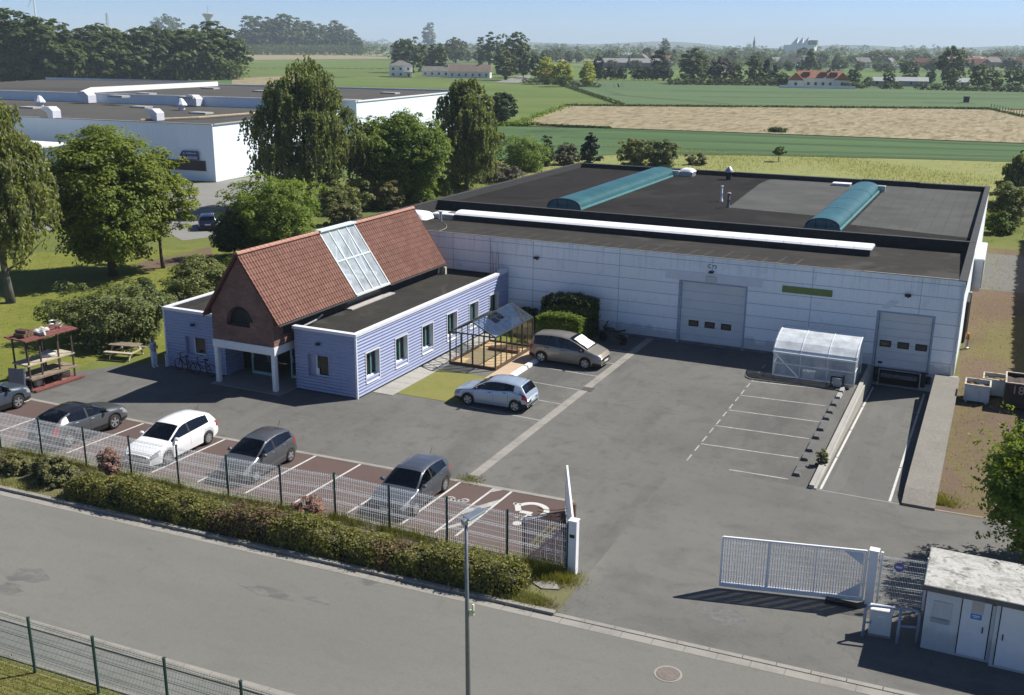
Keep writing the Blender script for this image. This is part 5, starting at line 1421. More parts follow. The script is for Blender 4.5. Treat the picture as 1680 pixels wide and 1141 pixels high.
M_RSTAIN = layered('road_stain', (0.105, 0.104, 0.10), [(1.2, .42, .58, (.158, .155, .14), .95, 1.0), (6, .5, .7, (.13, .128, .118), .6)], rough=0.95)
for k_, (px_, py_, a_, b_) in enumerate(((45, 943, 0.75, 0.5), (14, 966, 0.6, 0.3), (440, 971, 1.0, 0.22), (520, 984, 0.5, 0.16), (612, 957, 0.5, 0.2))):
    x_, y_ = at(px_, py_); r_ = np.random.default_rng(60+k_); ph = r_.random(3)*6
    mark('asphalt_stain', [[(x_+a_*math.cos(t_)*(1+.22*math.sin(3*t_+ph[0])+.12*math.sin(7*t_+ph[1])), y_+b_*math.sin(t_)*(1+.2*math.sin(2*t_+ph[2])+.12*math.sin(6*t_))) for t_ in np.linspace(0, 2*PI, 40)[:-1]]], -0.002, M_RSTAIN)
# edge line of the track apron
mark('apron_edge', [lineq((-2.0, 41.32), (4, 41.6), 0.09)], 0.004, M_KERB)

# manhole covers
def manhole(label, x, y):
    t = thing('manhole_cover', label, 'manhole', (x, y, 0))
    mb = MB(); mb.lathe([(0.33, -0.02), (0.33, 0.006), (0, 0.008)], 20, 0, Matrix.Translation((x, y, 0))); mb.build('cover', mat('cast_iron', (0.15, 0.125, 0.11), 0.8, 0.3, 9), t)
    mb = MB(); mb.lathe([(0.42, -0.02), (0.42, 0.004), (0.345, 0.0045), (0.345, -0.02)], 20, 0, Matrix.Translation((x, y, 0))); mb.build('rim', M_KERB, t)
manhole('round rusty manhole cover in the road', *at(1096, 1106))
dg_ = at(964, 639)
o = MB().box(dg_[0]-.32, dg_[0]+.32, dg_[1]-.3, dg_[1]+.3, -.01, .016).build('drain_grate', mat('drain_iron', (0.07, 0.065, 0.06), 0.7, 0.3, 9)); tag(o, 'dark square drain grate in the pale channel across the yard', 'drain')

# ------------------------------------------------------------------ loading ramp
rt = thing('loading_ramp', 'sunken asphalt loading ramp between concrete walls leading to the right door', 'ramp', (-3.9, 41.3, 0))
mb = MB()
ZR = -0.98
mb.quad((RX0+0.32, RY0, 0.0), (RX1-0.0, RY0, 0.0), (RX1, RY1-0.02, ZR), (RX0+0.32, RY1-0.02, ZR)); mb.build('ramp_surface', M_ASPH, rt)
def rz(y): return ZR*(y-RY0)/(RY1-RY0)
mb = MB()
for (x, y0, y1) in ((-5.28, 41.4, 59.6), (-2.56, 41.4, 59.6)):
    for k in range(16):
        a, b = y0+(y1-y0)*k/16, y0+(y1-y0)*(k+1)/16
        if k % 4 == 3: b -= 0.12
        mb.quad((x-0.05, a, rz(a)+0.006), (x+0.05, a, rz(a)+0.006), (x+0.05, b, rz(b)+0.006), (x-0.05, b, rz(b)+0.006))
mb.build('edge_line', M_PAINT, rt)
MB().quad((-5.4, RY0+0.01, 0.002), (-2.12, RY0+0.01, 0.002), (-2.12, RY0+0.09, -0.002), (-5.4, RY0+0.09, -0.002)).build('threshold', M_KERB, rt)
mb = MB(); mb.box(RX0-0.02, RX0+0.32, RY0, RY1-0.03, -1.1, 0.05); mb.box(RX0+0.02, RX0+0.22, RY0+0.02, RY1-0.05, 0.05, 0.16); mb.build('side_wall', M_CONC, rt)
mb = MB(); mb.prism([(RY0-0.0, -1.1), (RY1-1.3, -1.1), (RY1-1.3, 0.42), (RY0+1.2, 0.32), (RY0, 0.1)], 'x', RX1, -0.85); mb.build('side_wall', layered('gravelly_concrete', (0.25, 0.235, 0.205), [(0.8, .45, .7, (.19, .18, .155), .7), (7, .5, .7, (.31, .29, .255), .7), (18, .48, .62, (.15, .14, .12), .7)], rough=0.95, bmp=0.4), rt)
MB().box(RX1, -0.95, RY1-1.298, RY1-0.02, -1.1, 0.12).build('wall_head', M_CONC, rt)
M_TRACK = layered('tyre_polish', (0.104, 0.103, 0.097), [(0.3, .45, .6, (.125, .123, .114), .95, .3, (2, .5, 1)), (5, .5, .7, (.09, .09, .085), .5)], rough=0.9)
mb = MB()
for x in (-4.75, -3.45):
    for k in range(12):
        a, b = RY0+0.1+(RY1-2-RY0)*k/12, RY0+0.1+(RY1-2-RY0)*(k+1)/12
        mb.quad((x-.3, a, rz(a)+.004), (x+.3, a, rz(a)+.004), (x+.3, b, rz(b)+.004), (x-.3, b, rz(b)+.004))
build_each(mb, 'tyre_track', M_TRACK, rt)
# wheel stops beside the ramp
t0 = None
M_STOP = mat('dark_wheel_stop', (0.10, 0.10, 0.10), 0.85, 0.3, 5)
ys = [42.3, 44.2, 45.4, 47.15, 48.35, 50.0, 51.05, 52.3]
lens = [1.2, 0.75, 1.25, 0.75, 1.25, 0.7, 0.85, 0.85]
for i, (yv, ln) in enumerate(zip(ys, lens)):
    mb = MB(); mb.prism([(-6.62, 0.0), (-6.28, 0.0), (-6.33, 0.13), (-6.57, 0.13)], 'y', yv, yv+ln)
    o = mb.build('wheel_stop', [M_STOP, M_OLDPAINT]); tag(o, 'dark rubber wheel stop in the row along the ramp wall', 'wheel stop', 'wheel stops along the ramp')
M_STOPW = mat('grey_concrete_block', (0.30, 0.30, 0.29), 0.85, 0.2, 5)
for yv, ln in ((53.6, 0.8), (54.7, 0.7)):
    mb = MB(); mb.prism([(-6.58, 0.0), (-6.3, 0.0), (-6.34, 0.11), (-6.54, 0.11)], 'y', yv, yv+ln)
    o = mb.build('wheel_stop', M_STOPW); tag(o, 'pale worn wheel stop at the plastic shelter end of the row', 'wheel stop', 'worn wheel stops by the shelter')
# white wheel stops by the people carrier
for k, (yv, ln, lab) in enumerate(((49.2, 1.75, 'white concrete wheel stop in the empty bay in front of the people carrier'), (51.1, 1.75, 'white concrete wheel stop under the tail of the people carrier'))):
    mb = MB(); mb.prism([(-23.35, 0.0), (-22.98, 0.0), (-23.03, 0.15), (-23.3, 0.15)], 'y', yv, yv+ln)
    o = mb.build('wheel_stop', mat('white_concrete', (0.66, 0.66, 0.64), 0.8, 0.12, 4)); tag(o, lab, 'wheel stop')

# ------------------------------------------------------------------ wire fences
M_POST = mat('green_post', (0.018, 0.055, 0.048), 0.5, 0.15, 6)
M_WIRE = mat('galvanised_wire', (0.72, 0.73, 0.73), 0.5, 0.05, 6)
M_WIREG = mat('green_wire', (0.05, 0.085, 0.075), 0.5, 0.1, 6)
def wire_fence(name, label, pts, h, post_m, wire_m, wv=0.007, step=0.05, z0=0.05, hw=None):
    t = thing(name, label, 'fence', (pts[0][0], pts[0][1], 0))
    for (x, y) in pts:
        mb = MB(); mb.rbox(x-0.035, x+0.035, y-0.035, y+0.035, z0-0.1, z0+h+0.06, 0.008); mb.box(x-0.04, x+0.04, y-0.04, y+0.04, z0+h+0.06, z0+h+0.08); mb.build('post', post_m, t)
    for (a, b) in zip(pts[:-1], pts[1:]):
        A, B = Vector((a[0], a[1], 0)), Vector((b[0], b[1], 0)); d = (B-A); ln = d.length; d.normalize()
        A = A+d*0.05; B = B-d*0.05; ln = (B-A).length
        mb = MB(); n = int(ln/step)
        for k in range(n+1):
            p = A+d*(ln*k/n); s = wv/2; nx_, ny_ = -d.y*s, d.x*s
            v = [(p.x-d.x*s-nx_, p.y-d.y*s-ny_), (p.x+d.x*s-nx_, p.y+d.y*s-ny_), (p.x+d.x*s+nx_, p.y+d.y*s+ny_), (p.x-d.x*s+nx_, p.y-d.y*s+ny_)]
            mb.add([(q[0], q[1], z0+0.04) for q in v]+[(q[0], q[1], z0+h) for q in v], [(0, 1, 5, 4), (1, 2, 6, 5), (2, 3, 7, 6), (3, 0, 4, 7)])
        zz = z0+0.08
        zs = [z0+0.06+i*0.2 for i in range(int((h-0.06)/0.2)+1)]
        for i, zz in enumerate(zs):
            w_ = hw or wv
            mb.bar((A.x, A.y, zz), (B.x, B.y, zz), w_*1.1, w_*1.1)
        for fr_ in (0.03, 0.34, 0.66, 0.975):   # folded stiffening ribs
            zz = z0+0.06+(h-0.1)*fr_; nrm = Vector((-d.y, d.x, 0))*0.03
            for dz in (-0.03, 0.03): mb.bar((A.x-nrm.x, A.y-nrm.y, zz+dz), (B.x-nrm.x, B.y-nrm.y, zz+dz), wv*1.2, wv*1.2)
        mb.build('mesh_panel', wire_m, t)
    return t
fx = [-46.6, -44.1, -41.55, -39.1, -36.6, -34.05, -31.55, -29.05, -26.55, -24.05, -21.7, -19.25, -16.8, -14.36, -12.05]
def fy(x): return 30.28 if x > -22 else 29.86+(x+26.5)*0.06 if x > -27 else 29.7+(x+31.6)*0.03
wire_fence('wire_fence', 'pale wire mesh fence with dark green posts between the car park and the hedge', [(x, fy(x)) for x in fx], 1.73, M_POST, M_WIRE, 0.0105, 0.08, hw=0.006)
sx = [-31.2, -28.7, -26.15, -23.5, -21.1, -18.6, -16.1, -13.5]
wire_fence('wire_fence', 'dark green wire mesh fence at the bottom left corner of the photo', [(x, 17.8+(x+23.5)*0.03) for x in sx], 1.73, M_POST, M_WIREG, 0.006)
t = wire_fence('wire_fence', 'short light mesh fence panel right of the white gate with a round badge', [(-2.05, 32.75), (-0.65, 32.95)], 1.75, M_WHITEM, M_WIRE, 0.006)
mb = MB(); A = Matrix.Translation((-1.5, 32.78, 1.45)) @ Matrix.Rotation(R_(90), 4, 'X'); mb.lathe([(0, 0.012), (0.16, 0.012), (0.16, 0), (0, 0)], 18, 0, A); o_ = mb.build('badge', mat('badge_violet', (0.16, 0.15, 0.38), 0.5, 0), t)
MB().box(-1.6, -1.4, 32.755, 32.765, 1.42, 1.48).build('badge_bar', M_WHITE, o_)

# gates
def gate_leaf(t, p, q, h, step=0.085):
    P, Q = Vector((p[0], p[1], 0)), Vector((q[0], q[1], 0)); d = (Q-P); ln = d.length; d.normalize()
    up = lambda v, z: (v.x, v.y, z)
    mb = MB()
    mb.bar(up(P, 0.1), up(P, h), 0.07); mb.bar(up(Q, 0.1), up(Q, h), 0.07)
    mb.bar(up(P, h), up(Q, h), 0.07, 0.06)
    mb.build('gate_frame', M_WHITEM, t)
    mb = MB(); mb.bar(up(P+d*0.036, 0.16), up(Q-d*0.036, 0.16), 0.09, 0.14); mb.build('bottom_rail', M_WHITEM, t)
    mb = MB(); n = int(ln/step)
    for k in range(1, n):
        p_ = P+d*(ln*k/n); mb.bar(up(p_, 0.23), up(p_, h-0.03), 0.028, 0.028)
    mb.build('gate_bars', M_WHITEM, t)
    mb = MB(); p_ = P+d*(ln*0.33); mb.bar(up(p_, 0.23), up(p_, h-0.03), 0.045)
    p_ = P+d*(ln*0.66); mb.bar(up(p_, 0.23), up(p_, h-0.03), 0.045); build_each(mb, 'upright', M_WHITEM, t)
    mb = MB(); n_ = Vector((-d.y, d.x, 0))*0.02
    zz = 0.3
    while zz < h: mb.bar(up(P+n_, zz), up(Q+n_, zz), 0.006); zz += 0.2
    n2 = int(ln/0.04)
    for k in range(n2):
        p_ = P+n_+d*(ln*k/n2); mb.bar(up(p_, 0.23), up(p_, h-0.03), 0.008)
    mb.build('infill_mesh', M_WIRE, t)
gt = thing('gate', 'white open gate leaf seen almost edge on at the end of the hedge', 'gate', (-11.8, 30.2, 0))
mb = MB(); mb.rbox(-11.95, -11.66, 30.05, 30.33, 0.0, 2.02, 0.015); mb.box(-11.97, -11.64, 30.03, 30.35, 2.02, 2.05); mb.build('gate_post', M_WHITEM, gt)
gate_leaf(gt, (-11.95, 30.45), (-13.93, 34.72), 1.92)
MB().box(-11.9, -11.72, 30.038, 30.049, 1.42, 1.54).build('lock_plate', M_BLACK, gt)
M_GATEP = mat('pale_blue_gate', (0.52, 0.58, 0.66), 0.45, 0.1, 4)
gt = thing('gate', 'wide white barred gate leaf standing open in front of the kiosk, shadow below it', 'gate', (-2.3, 32.6, 0))
mb = MB(); mb.rbox(-2.42, -2.15, 32.5, 32.76, 0.0, 1.95, 0.015); mb.box(-2.44, -2.13, 32.48, 32.78, 1.95, 1.98); mb.build('gate_post', M_WHITEM, gt)
gate_leaf(gt, (-6.96, 31.47), (-2.5, 32.55), 1.9)
mb = MB(); mb.add([(-2.6, 32.5, 0.24), (-3.3, 32.33, 0.24), (-2.6, 32.5, 0.75)], [(0, 1, 2)]); mb.add([(-2.6, 32.5, 1.84), (-3.2, 32.36, 1.84), (-2.6, 32.5, 1.4)], [(0, 1, 2)]); build_each(mb, 'gusset', M_GATEP, gt)
MB().box(-3.6, -2.6, 32.05, 32.25, 0.02, 0.14, 0).build('gate_stop', M_BLACK, gt)
# clutter at the left gate
t = thing('signal_post', 'short brown wooden post with ropes beside the open left gate leaf', 'post', (-13.35, 34.0, 0))
mb = MB(); mb.rbox(-13.45, -13.25, 33.9, 34.1, 0, 0.75, 0.02); mb.build('post', mat('brown_wood', (0.10, 0.055, 0.035), 0.8, 0.3, 6), t)
mb = MB()
for k in range(3):
    pts = [(-13.4-1.3*s, 33.95-0.25*s, 0.62-k*0.14-0.25*s*(1-s)*2-0.2*s) for s in np.linspace(0, 1, 8)]; mb.tube(pts, 0.014, 5)
mb.build('rope', mat('brown_rope', (0.11, 0.06, 0.045), 0.9, 0.2), t)
t = thing('warning_sign', 'small yellow rectangular sign on the back of the left gate', 'sign', (-12.3, 31.2, 1.1))
mb = MB(); mb.cbox(-12.42, 31.25, 1.1, 0.02, 0.4, 0.3, 0, Matrix.Rotation(R_(25), 3, 'Z')); mb.build('sign_face', mat('yellow_sign', (0.45, 0.40, 0.05), 0.6, 0.1), t)
o = MB().slab([(-13.1, 29.05), (-12.1, 29.35), (-11.75, 28.85), (-12.3, 28.65)], 0.0, 0.09).build('concrete_slab', M_KERB); tag(o, 'flat grey concrete slab in the ground by the tall gate post', 'slab')

# ------------------------------------------------------------------ street lamp
LX, LY = -10.72, 20.35
t = thing('street_lamp', 'slim grey street lamp with a flat tilted head in the foreground', 'street lamp', (LX, LY, 0))
mb = MB(); mb.tube([(LX, LY, 0), (LX, LY, 1.5), (LX-0.02, LY, 3.4), (LX-0.05, LY, 6.45)], [0.085, 0.068, 0.056, 0.04], 12); mb.build('pole', mat('grey_lamp_steel', (0.17, 0.18, 0.20), 0.45, 0.12, 5, metal=0.4), t, smooth=True)
mb = MB(); mb.lathe([(0.19, 0), (0.19, 1.26), (0.17, 1.34), (0.11, 1.36)], 16, 0, Matrix.Translation((LX, LY, 0))); mb.build('base_sleeve', M_GALV, t)
hx, hy = LX-0.05, LY
A = Matrix.Translation((hx, hy, 6.5)) @ Matrix.Rotation(R_(62), 4, 'Z') @ Matrix.Rotation(R_(-14), 4, 'Y')
mb = MB(); mb.rbox(-0.12, 0.02, -0.07, 0.07, -0.1, 0.06, 0.02, 0, A); mb.rbox(0.0, 0.52, -0.14, 0.14, 0.0, 0.06, 0.02, 0, A); mb.build('lamp_head', mat('pale_lamp_head', (0.30, 0.34, 0.38), 0.35, 0.1, 5, metal=0.5), t)
mb = MB(); mb.box(0.07, 0.49, -0.11, 0.11, -0.012, -0.002, 0, A); mb.build('lamp_lens', mat('lamp_lens', (0.5, 0.52, 0.5), 0.2, 0.05), t)
mb = MB(); mb.rbox(LX+0.03, LX+0.16, LY-0.03, LY+0.05, 3.92, 4.08, 0.02); mb.rbox(LX+0.11, LX+0.16, LY-0.02, LY+0.04, 4.0, 4.25, 0.01); mb.build('clip_box', mat('pale_yellow_box', (0.62, 0.64, 0.45), 0.5, 0.1), t)

# ------------------------------------------------------------------ transformer kiosk and meter box
KX, KY = -0.53, 30.62
k = thing('kiosk', 'small white rendered utility kiosk with a thick mossy flat concrete roof', 'kiosk', (KX, KY, 0))
M_KW = panel_wall('kiosk_render', (0.60, 0.63, 0.65), (0.60, 0.63, 0.65), (0.40, 0.41, 0.40), 50, 50, 0.55)
mb = MB(); mb.box(KX, 1.38, KY, 32.75, 0.0, 2.1); mb.box(1.382, 4.6, KY-0.16, 32.75, 0.0, 2.1); mb.build('wall', M_KW, k)
M_MOSS = layered('mossy_roof_slab', (0.40, 0.40, 0.38), [(1.1, .45, .6, (.25, .245, .22), .85, .8), (2.6, .5, .64, (.12, .12, .10), .8, 1.2), (7, .5, .66, (.52, .52, .50), .6), (20, .5, .65, (.22, .22, .19), .5)], rough=0.95, bmp=0.5, bscale=18)
mb = MB(); mb.rbox(KX-0.12, 4.75, KY-0.36, 32.95, 2.102, 2.3, 0.02); mb.build('roof', M_MOSS, k)
MB().box(KX-0.125, 4.76, KY-0.372, KY-0.361, 2.115, 2.285).build('roof_edge', layered('dark_slab_edge', (0.11, 0.105, 0.10), [(4, .4, .7, (.18, .17, .155), .7)], rough=0.95), k)
M_KD = mat('kiosk_door_paint', (0.62, 0.66, 0.70), 0.5, 0.05, 2)
for (x0, x1, yy) in ((0.47, 1.25, KY), (1.52, 2.5, KY-0.16), (2.53, 3.5, KY-0.16)):
    mb = MB(); mb.rbox(x0, x1, yy-0.035, yy-0.003, 0.1, 2.04, 0.006); d = mb.build('door', M_KD, k)
    mb = MB(); mb.box(x0-0.03, x0-0.005, yy-0.012, yy-0.003, 0.08, 2.06); mb.box(x1+0.005, x1+0.03, yy-0.012, yy-0.003, 0.08, 2.06); mb.build('door_gap', M_SEAM, d)
    hxp = x1-0.16 if x0 < 1 else x0+0.12
    mb = MB(); mb.rbox(hxp-0.015, hxp+0.015, yy-0.07, yy-0.036, 0.95, 1.15, 0.005); mb.build('handle', M_BLACK, d)
MB().box(0.72, 1.06, KY-0.041, KY-0.036, 1.55, 1.92).build('notice', mat('pinkish_notice', (0.48, 0.44, 0.43), 0.6, 0.08, 5), k)
bs = MB().box(0.72, 1.03, KY-0.041, KY-0.036, 1.35, 1.53).build('blue_sign', mat('sign_blue', (0.06, 0.20, 0.50), 0.5, 0.05), k)
mb = MB(); mb.box(0.77, 0.98, KY-0.044, KY-0.0415, 1.455, 1.48); mb.box(0.79, 0.95, KY-0.044, KY-0.0415, 1.41, 1.43); mb.build('sign_lettering', M_WHITE, bs)
mb = MB(); mb.rbox(-0.32, 0.2, KY-0.025, KY-0.003, 1.0, 1.68, 0.01); g_ = mb.build('meter_hatch', mat('grey_hatch', (0.48, 0.51, 0.53), 0.5, 0.08, 3), k)
mb = MB(); mb.rbox(-0.34, 0.16, KY-0.08, KY-0.027, 0.98, 1.12, 0.01); mb.build('ledge', mat('ledge_grey', (0.30, 0.33, 0.36), 0.6, 0.15, 5), g_)
MB().rbox(1.28, 1.36, KY-0.06, KY-0.003, 1.92, 2.02, 0.01).build('wall_lamp', M_BLACK, k)
t = thing('meter_cabinet', 'grey white street cabinet behind the tubular guard rail left of the kiosk', 'cabinet', (-1.76, 30.8, 0))
A = Matrix.Translation((-1.76, 30.85, 0)) @ Matrix.Rotation(R_(7), 4, 'Z')
mb = MB(); mb.rbox(-0.32, 0.32, -0.18, 0.18, 0.06, 0.86, 0.015, 0, A); mb.build('body', mat('cabinet_grey', (0.56, 0.58, 0.58), 0.5, 0.06, 3), t)
mb = MB(); mb.rbox(-0.345, 0.345, -0.205, 0.205, 0.862, 0.93, 0.02, 0, A); mb.build('lid', mat('cabinet_lid', (0.66, 0.67, 0.66), 0.5, 0.08, 5), t)
mb = MB(); mb.box(-0.34, 0.34, -0.2, 0.2, 0.0, 0.06, 0, A); mb.build('plinth', M_KERB, t)
MB().box(-0.1, 0.1, -0.186, -0.181, 0.68, 0.72, 0, A).build('name_strip', M_WHITE, t)
t = thing('guard_rail', 'bent blue grey tubular guard rail around the street cabinet', 'guard rail', (-1.6, 30.6, 0))
M_RAIL = mat('blue_grey_rail', (0.26, 0.31, 0.40), 0.45, 0.15, 5)
mb = MB(); mb.tube([(-2.2, 30.45, 0), (-2.2, 30.45, 0.95), (-2.12, 30.47, 1.08), (-1.98, 30.5, 1.12), (-0.85, 30.75, 1.12), (-0.72, 30.78, 1.08), (-0.66, 30.8, 0.95), (-0.66, 30.8, 0.0)], 0.045, 8); mb.build('hoop', M_RAIL, t, smooth=True)
mb = MB(); mb.tube([(-1.2, 30.5, 0), (-1.2, 30.62, 1.1)], 0.045, 8); mb.build('upright', M_RAIL, t, smooth=True)
mb = MB(); mb.tube([(-1.2, 30.63, 0.55), (-0.66, 30.8, 0.55)], 0.038, 8); mb.tube([(-2.2, 30.47, 0.5), (-2.0, 30.55, 0.5)], 0.03, 8); mb.build('cross_rail', M_RAIL, t, smooth=True)

# ------------------------------------------------------------------ plastic shelter
M_POLY = glassmat('milky_polycarbonate', (0.95, 0.97, 0.98), 0.66, 0.4, (0.72, 0.76, 0.78))
M_POLYT = glassmat('thin_clear_plastic', (0.95, 0.97, 0.98), 0.5, 0.3, (0.72, 0.77, 0.80))
t = thing('plastic_shelter', 'translucent plastic shelter with a curved roof against the white warehouse wall', 'shelter', (-8.1, 56, 0))
SX0, SX1, SY0, SY1 = -10.33, -5.98, 56.0, 58.7
prof = [(SY0-0.1, 1.42), (SY0+0.02, 1.62), (SY0+0.5, 1.93), (SY0+1.1, 2.15), (SY0+1.8, 2.28), (SY1, 2.32)]
mb = MB()
vs = [(SX0-0.06, y, z) for y, z in prof]+[(SX1+0.06, y, z) for y, z in prof]; q = len(prof)
mb.add(vs, [(i, i+1, q+i+1, q+i) for i in range(q-1)]); mb.build('curved_roof', M_POLY, t)
mb = MB(); mb.quad((SX0, SY0, 0.06), (SX1, SY0, 0.06), (SX1, SY0, 1.5), (SX0, SY0, 1.5)); mb.build('front_sheet', M_POLYT, t)
for x in (SX0, SX1):
    mb = MB(); mb.add([(x, SY0, 0.06), (x, SY1, 0.06)]+[(x, y, z-0.02) for y, z in reversed(prof[1:])], [tuple(range(2+len(prof)-1))]); mb.build('side_sheet', M_POLYT, t)
fr = MB(); fm = mat('white_alu', (0.66, 0.70, 0.73), 0.4, 0.05)
for x in (SX0, SX0+1.45, SX0+2.9, SX1):
    fr.bar((x, SY0-0.01, 0), (x, SY0-0.01, 1.5), 0.035)
    for a, b in zip(prof[:-1], prof[1:]): fr.bar((x, a[0], a[1]+0.015), (x, b[0], b[1]+0.015), 0.035, 0.03)
for z in (0.06, 0.78, 1.47): fr.bar((SX0+0.03, SY0-0.02, z), (SX1-0.03, SY0-0.02, z), 0.032)
fr.bar((SX0-0.05, SY0-0.12, 1.42), (SX1+0.05, SY0-0.12, 1.42), 0.06, 0.1)
fr.bar((SX0+0.02, SY0-0.03, 1.35), (SX0+1.4, SY0-0.03, 0.1), 0.06, 0.03)
fr.bar((SX1, SY0+0.05, 0.78), (SX1, SY1, 0.78), 0.04); fr.bar((SX1, SY1, 0), (SX1, SY1, 2.3), 0.05); fr.bar((SX0, SY1, 0), (SX0, SY1, 2.3), 0.05)
fr.bar((SX0, SY0+0.05, 0.78), (SX0, SY1, 0.78), 0.04); fr.bar((SX0, SY1, 2.3), (SX1, SY1, 2.3), 0.05)
fr.build('frame', fm, t)
def crate(label, x, y, z, sx, sy, h, c):
    o = MB().rbox(x-sx/2, x+sx/2, y-sy/2, y+sy/2, z, z+h, 0.02).rbox(x-sx/2-0.03, x+sx/2+0.03, y-sy/2-0.03, y+sy/2+0.03, z+h, z+h+0.05, 0.01)
    o = o.build('storage_box', c); tag(o, label, 'box'); return o
crate('pale box with a wide lid standing inside the plastic shelter at the front', -8.45, 56.55, 0.0, 0.6, 0.45, 0.36, mat('box_grey', (0.42, 0.42, 0.39), 0.6, 0.1))
crate('pinkish box deeper inside the plastic shelter', -7.9, 57.7, 0.0, 0.9, 0.6, 0.62, mat('box_pink', (0.42, 0.33, 0.28), 0.7, 0.1))
t = thing('metal_frame', 'dark square metal frame standing in front of the plastic shelter', 'metal frame', (-6.75, 55.45, 0))
mb = MB(); a = Matrix.Translation((-6.78, 55.35, 0))
for (p, q_) in (((-.3, 0, .04), (.3, 0, .04)), ((-.3, 0, .62), (.3, 0, .62)), ((-.3, 0, .04), (-.3, 0, .62)), ((.3, 0, .04), (.3, 0, .62)), ((-.3, .4, .04), (-.3, 0, .04)), ((.3, .4, .04), (.3, 0, .04)), ((.3, .4, .04), (.3, .4, .62)), ((.3, .4, .62), (.3, 0, .62))):
    mb.bar(a @ Vector(p), a @ Vector(q_), 0.07)
mb.build('frame', M_BLACK, t)
MB().rbox(-6.98, -6.6, 55.45, 55.75, 0.0, 0.5, 0.02).build('inner_box', mat('box_white', (0.5, 0.5, 0.47), 0.6, 0.1), t)
o = MB().rbox(-6.35, -6.1, 55.25, 55.5, 0, 0.16, 0.05).build('rubber_block', M_BLACK); tag(o, 'small black rubber block beside the square metal frame', 'block')
o = MB().slab([(-11.3, 54.75)]+[(-11.6, 55.0), (-11.7, 55.4), (-11.5, 55.8), (-11.2, 55.95), (-10.4, 56.05), (-6.2, 56.0), (-6.3, 54.95)], -0.01, 0.05).build('raised_slab', layered('dark_slab', (0.085, 0.08, 0.07), [(1.5, .4, .7, (.12, .115, .10), .7)], rough=0.9)); tag(o, kind='structure')

# ------------------------------------------------------------------ greenhouse frame
gx0, gx1, gy0, gy1 = -27.38, -24.5, 49.9, 54.95
t = thing('greenhouse', 'dark greenhouse frame with a half glazed roof and boarded floor beside the office', 'greenhouse', (-26, 52.4, 0))
M_GH = mat('dark_green_frame', (0.035, 0.045, 0.032), 0.55, 0.25, 5)
mb = MB(); mb.box(gx0-0.05, gx1+0.05, gy0-0.05, gy0+0.05, 0.0, 0.16); mb.box(gx0-0.05, gx1+0.05, gy1-0.05, gy1+0.05, 0.0, 0.16); mb.box(gx0-0.05, gx0+0.05, gy0+0.051, gy1-0.051, 0, 0.16); mb.box(gx1-0.05, gx1+0.05, gy0+0.051, gy1-0.051, 0, 0.16)
mb.build('base_frame', mat('brown_base', (0.10, 0.06, 0.035), 0.7, 0.3, 4), t)
mb = MB(); eh, rh, gc = 1.9, 2.62, (gx0+gx1)/2
for x in (gx0, gx1):
    mb.bar((x, gy0, eh), (x, gy1, eh), 0.06, 0.07)
    n = 7
    for k in range(n+1):
        y = gy0+(gy1-gy0)*k/n; mb.bar((x, y, 0.16), (x, y, eh), 0.045, 0.05)
for y in (gy0, gy1):
    mb.bar((gx0, y, eh), (gx1, y, eh), 0.06, 0.07)
    mb.bar((gx0, y, eh), (gc, y, rh), 0.05, 0.06); mb.bar((gx1, y, eh), (gc, y, rh), 0.05, 0.06)
    for k, fx_ in enumerate((0.25, 0.5, 0.75)):
        x = gx0+(gx1-gx0)*fx_; wv_ = 0.09 if y == gy0 else 0.05
        mb.bar((x, y, 0.16), (x, y, eh), wv_, 0.05)
    for x in (gx0, gx1): mb.bar((x, y, 0), (x, y, eh), 0.08, 0.08)
mb.bar((gc, gy0, rh), (gc, gy1, rh), 0.07, 0.07)
for k in range(1, 7):
    y = gy0+(gy1-gy0)*k/7
    mb.bar((gx0, y, eh), (gc, y, rh), 0.03, 0.04); mb.bar((gx1, y, eh), (gc, y, rh), 0.03, 0.04)
mb.build('frame', M_GH, t)
mb = MB()
for k in range(7):
    ya, yb = gy0+(gy1-gy0)*k/7+0.03, gy0+(gy1-gy0)*(k+1)/7-0.03
    f0, f1 = (0.0, 1.0)
    if k == 2: f0, f1 = 0.0, 0.5
    if k == 3: f0, f1 = 0.0, 0.55
    a = (gx1+(gc-gx1)*f0, eh+(rh-eh)*f0+0.03); b = (gx1+(gc-gx1)*f1, eh+(rh-eh)*f1+0.03)
    mb.quad((a[0], ya, a[1]), (a[0], yb, a[1]), (b[0], yb, b[1]), (b[0], ya, b[1]))
    if k > 4: mb.quad((gx0, ya, eh+0.03), (gx0, yb, eh+0.03), (gc, yb, rh+0.03), (gc, ya, rh+0.03))
mb.build('roof_pane', glassmat('greenhouse_glass', (0.80, 0.88, 0.90), 0.42, 0.06), t)
mb = MB(); mb.quad((gx1-0.0, gy1+0.01, 0.2), (gc, gy1+0.01, 0.2), (gc, gy1+0.01, 1.85), (gx1, gy1+0.01, 1.85)); mb.build('back_pane', glassmat('greenhouse_glass_back', (0.72, 0.78, 0.74), 0.2, 0.08), t)
o = MB()
for k_ in range(15):
    y = gy0+0.07+k_*(gy1-gy0-0.14)/15
    o.box(gx0+0.07, gx1-0.07, y, y+(gy1-gy0-0.14)/15-0.012, 0.02, 0.06)
o.build('floor_boards', layered('pale_boards', (0.46, 0.34, 0.19), [(1.5, .4, .7, (.38, .27, .14), .7), (5, .5, .7, (.52, .41, .26), .6)], rough=0.85), t)
o = MB().box(-26.6, -24.7, 53.2, 53.6, 0.062, 0.24).build('plank', mat('brown_plank', (0.16, 0.075, 0.045), 0.8, 0.3, 4)); tag(o, 'brown plank lying across the boarded greenhouse floor', 'plank')
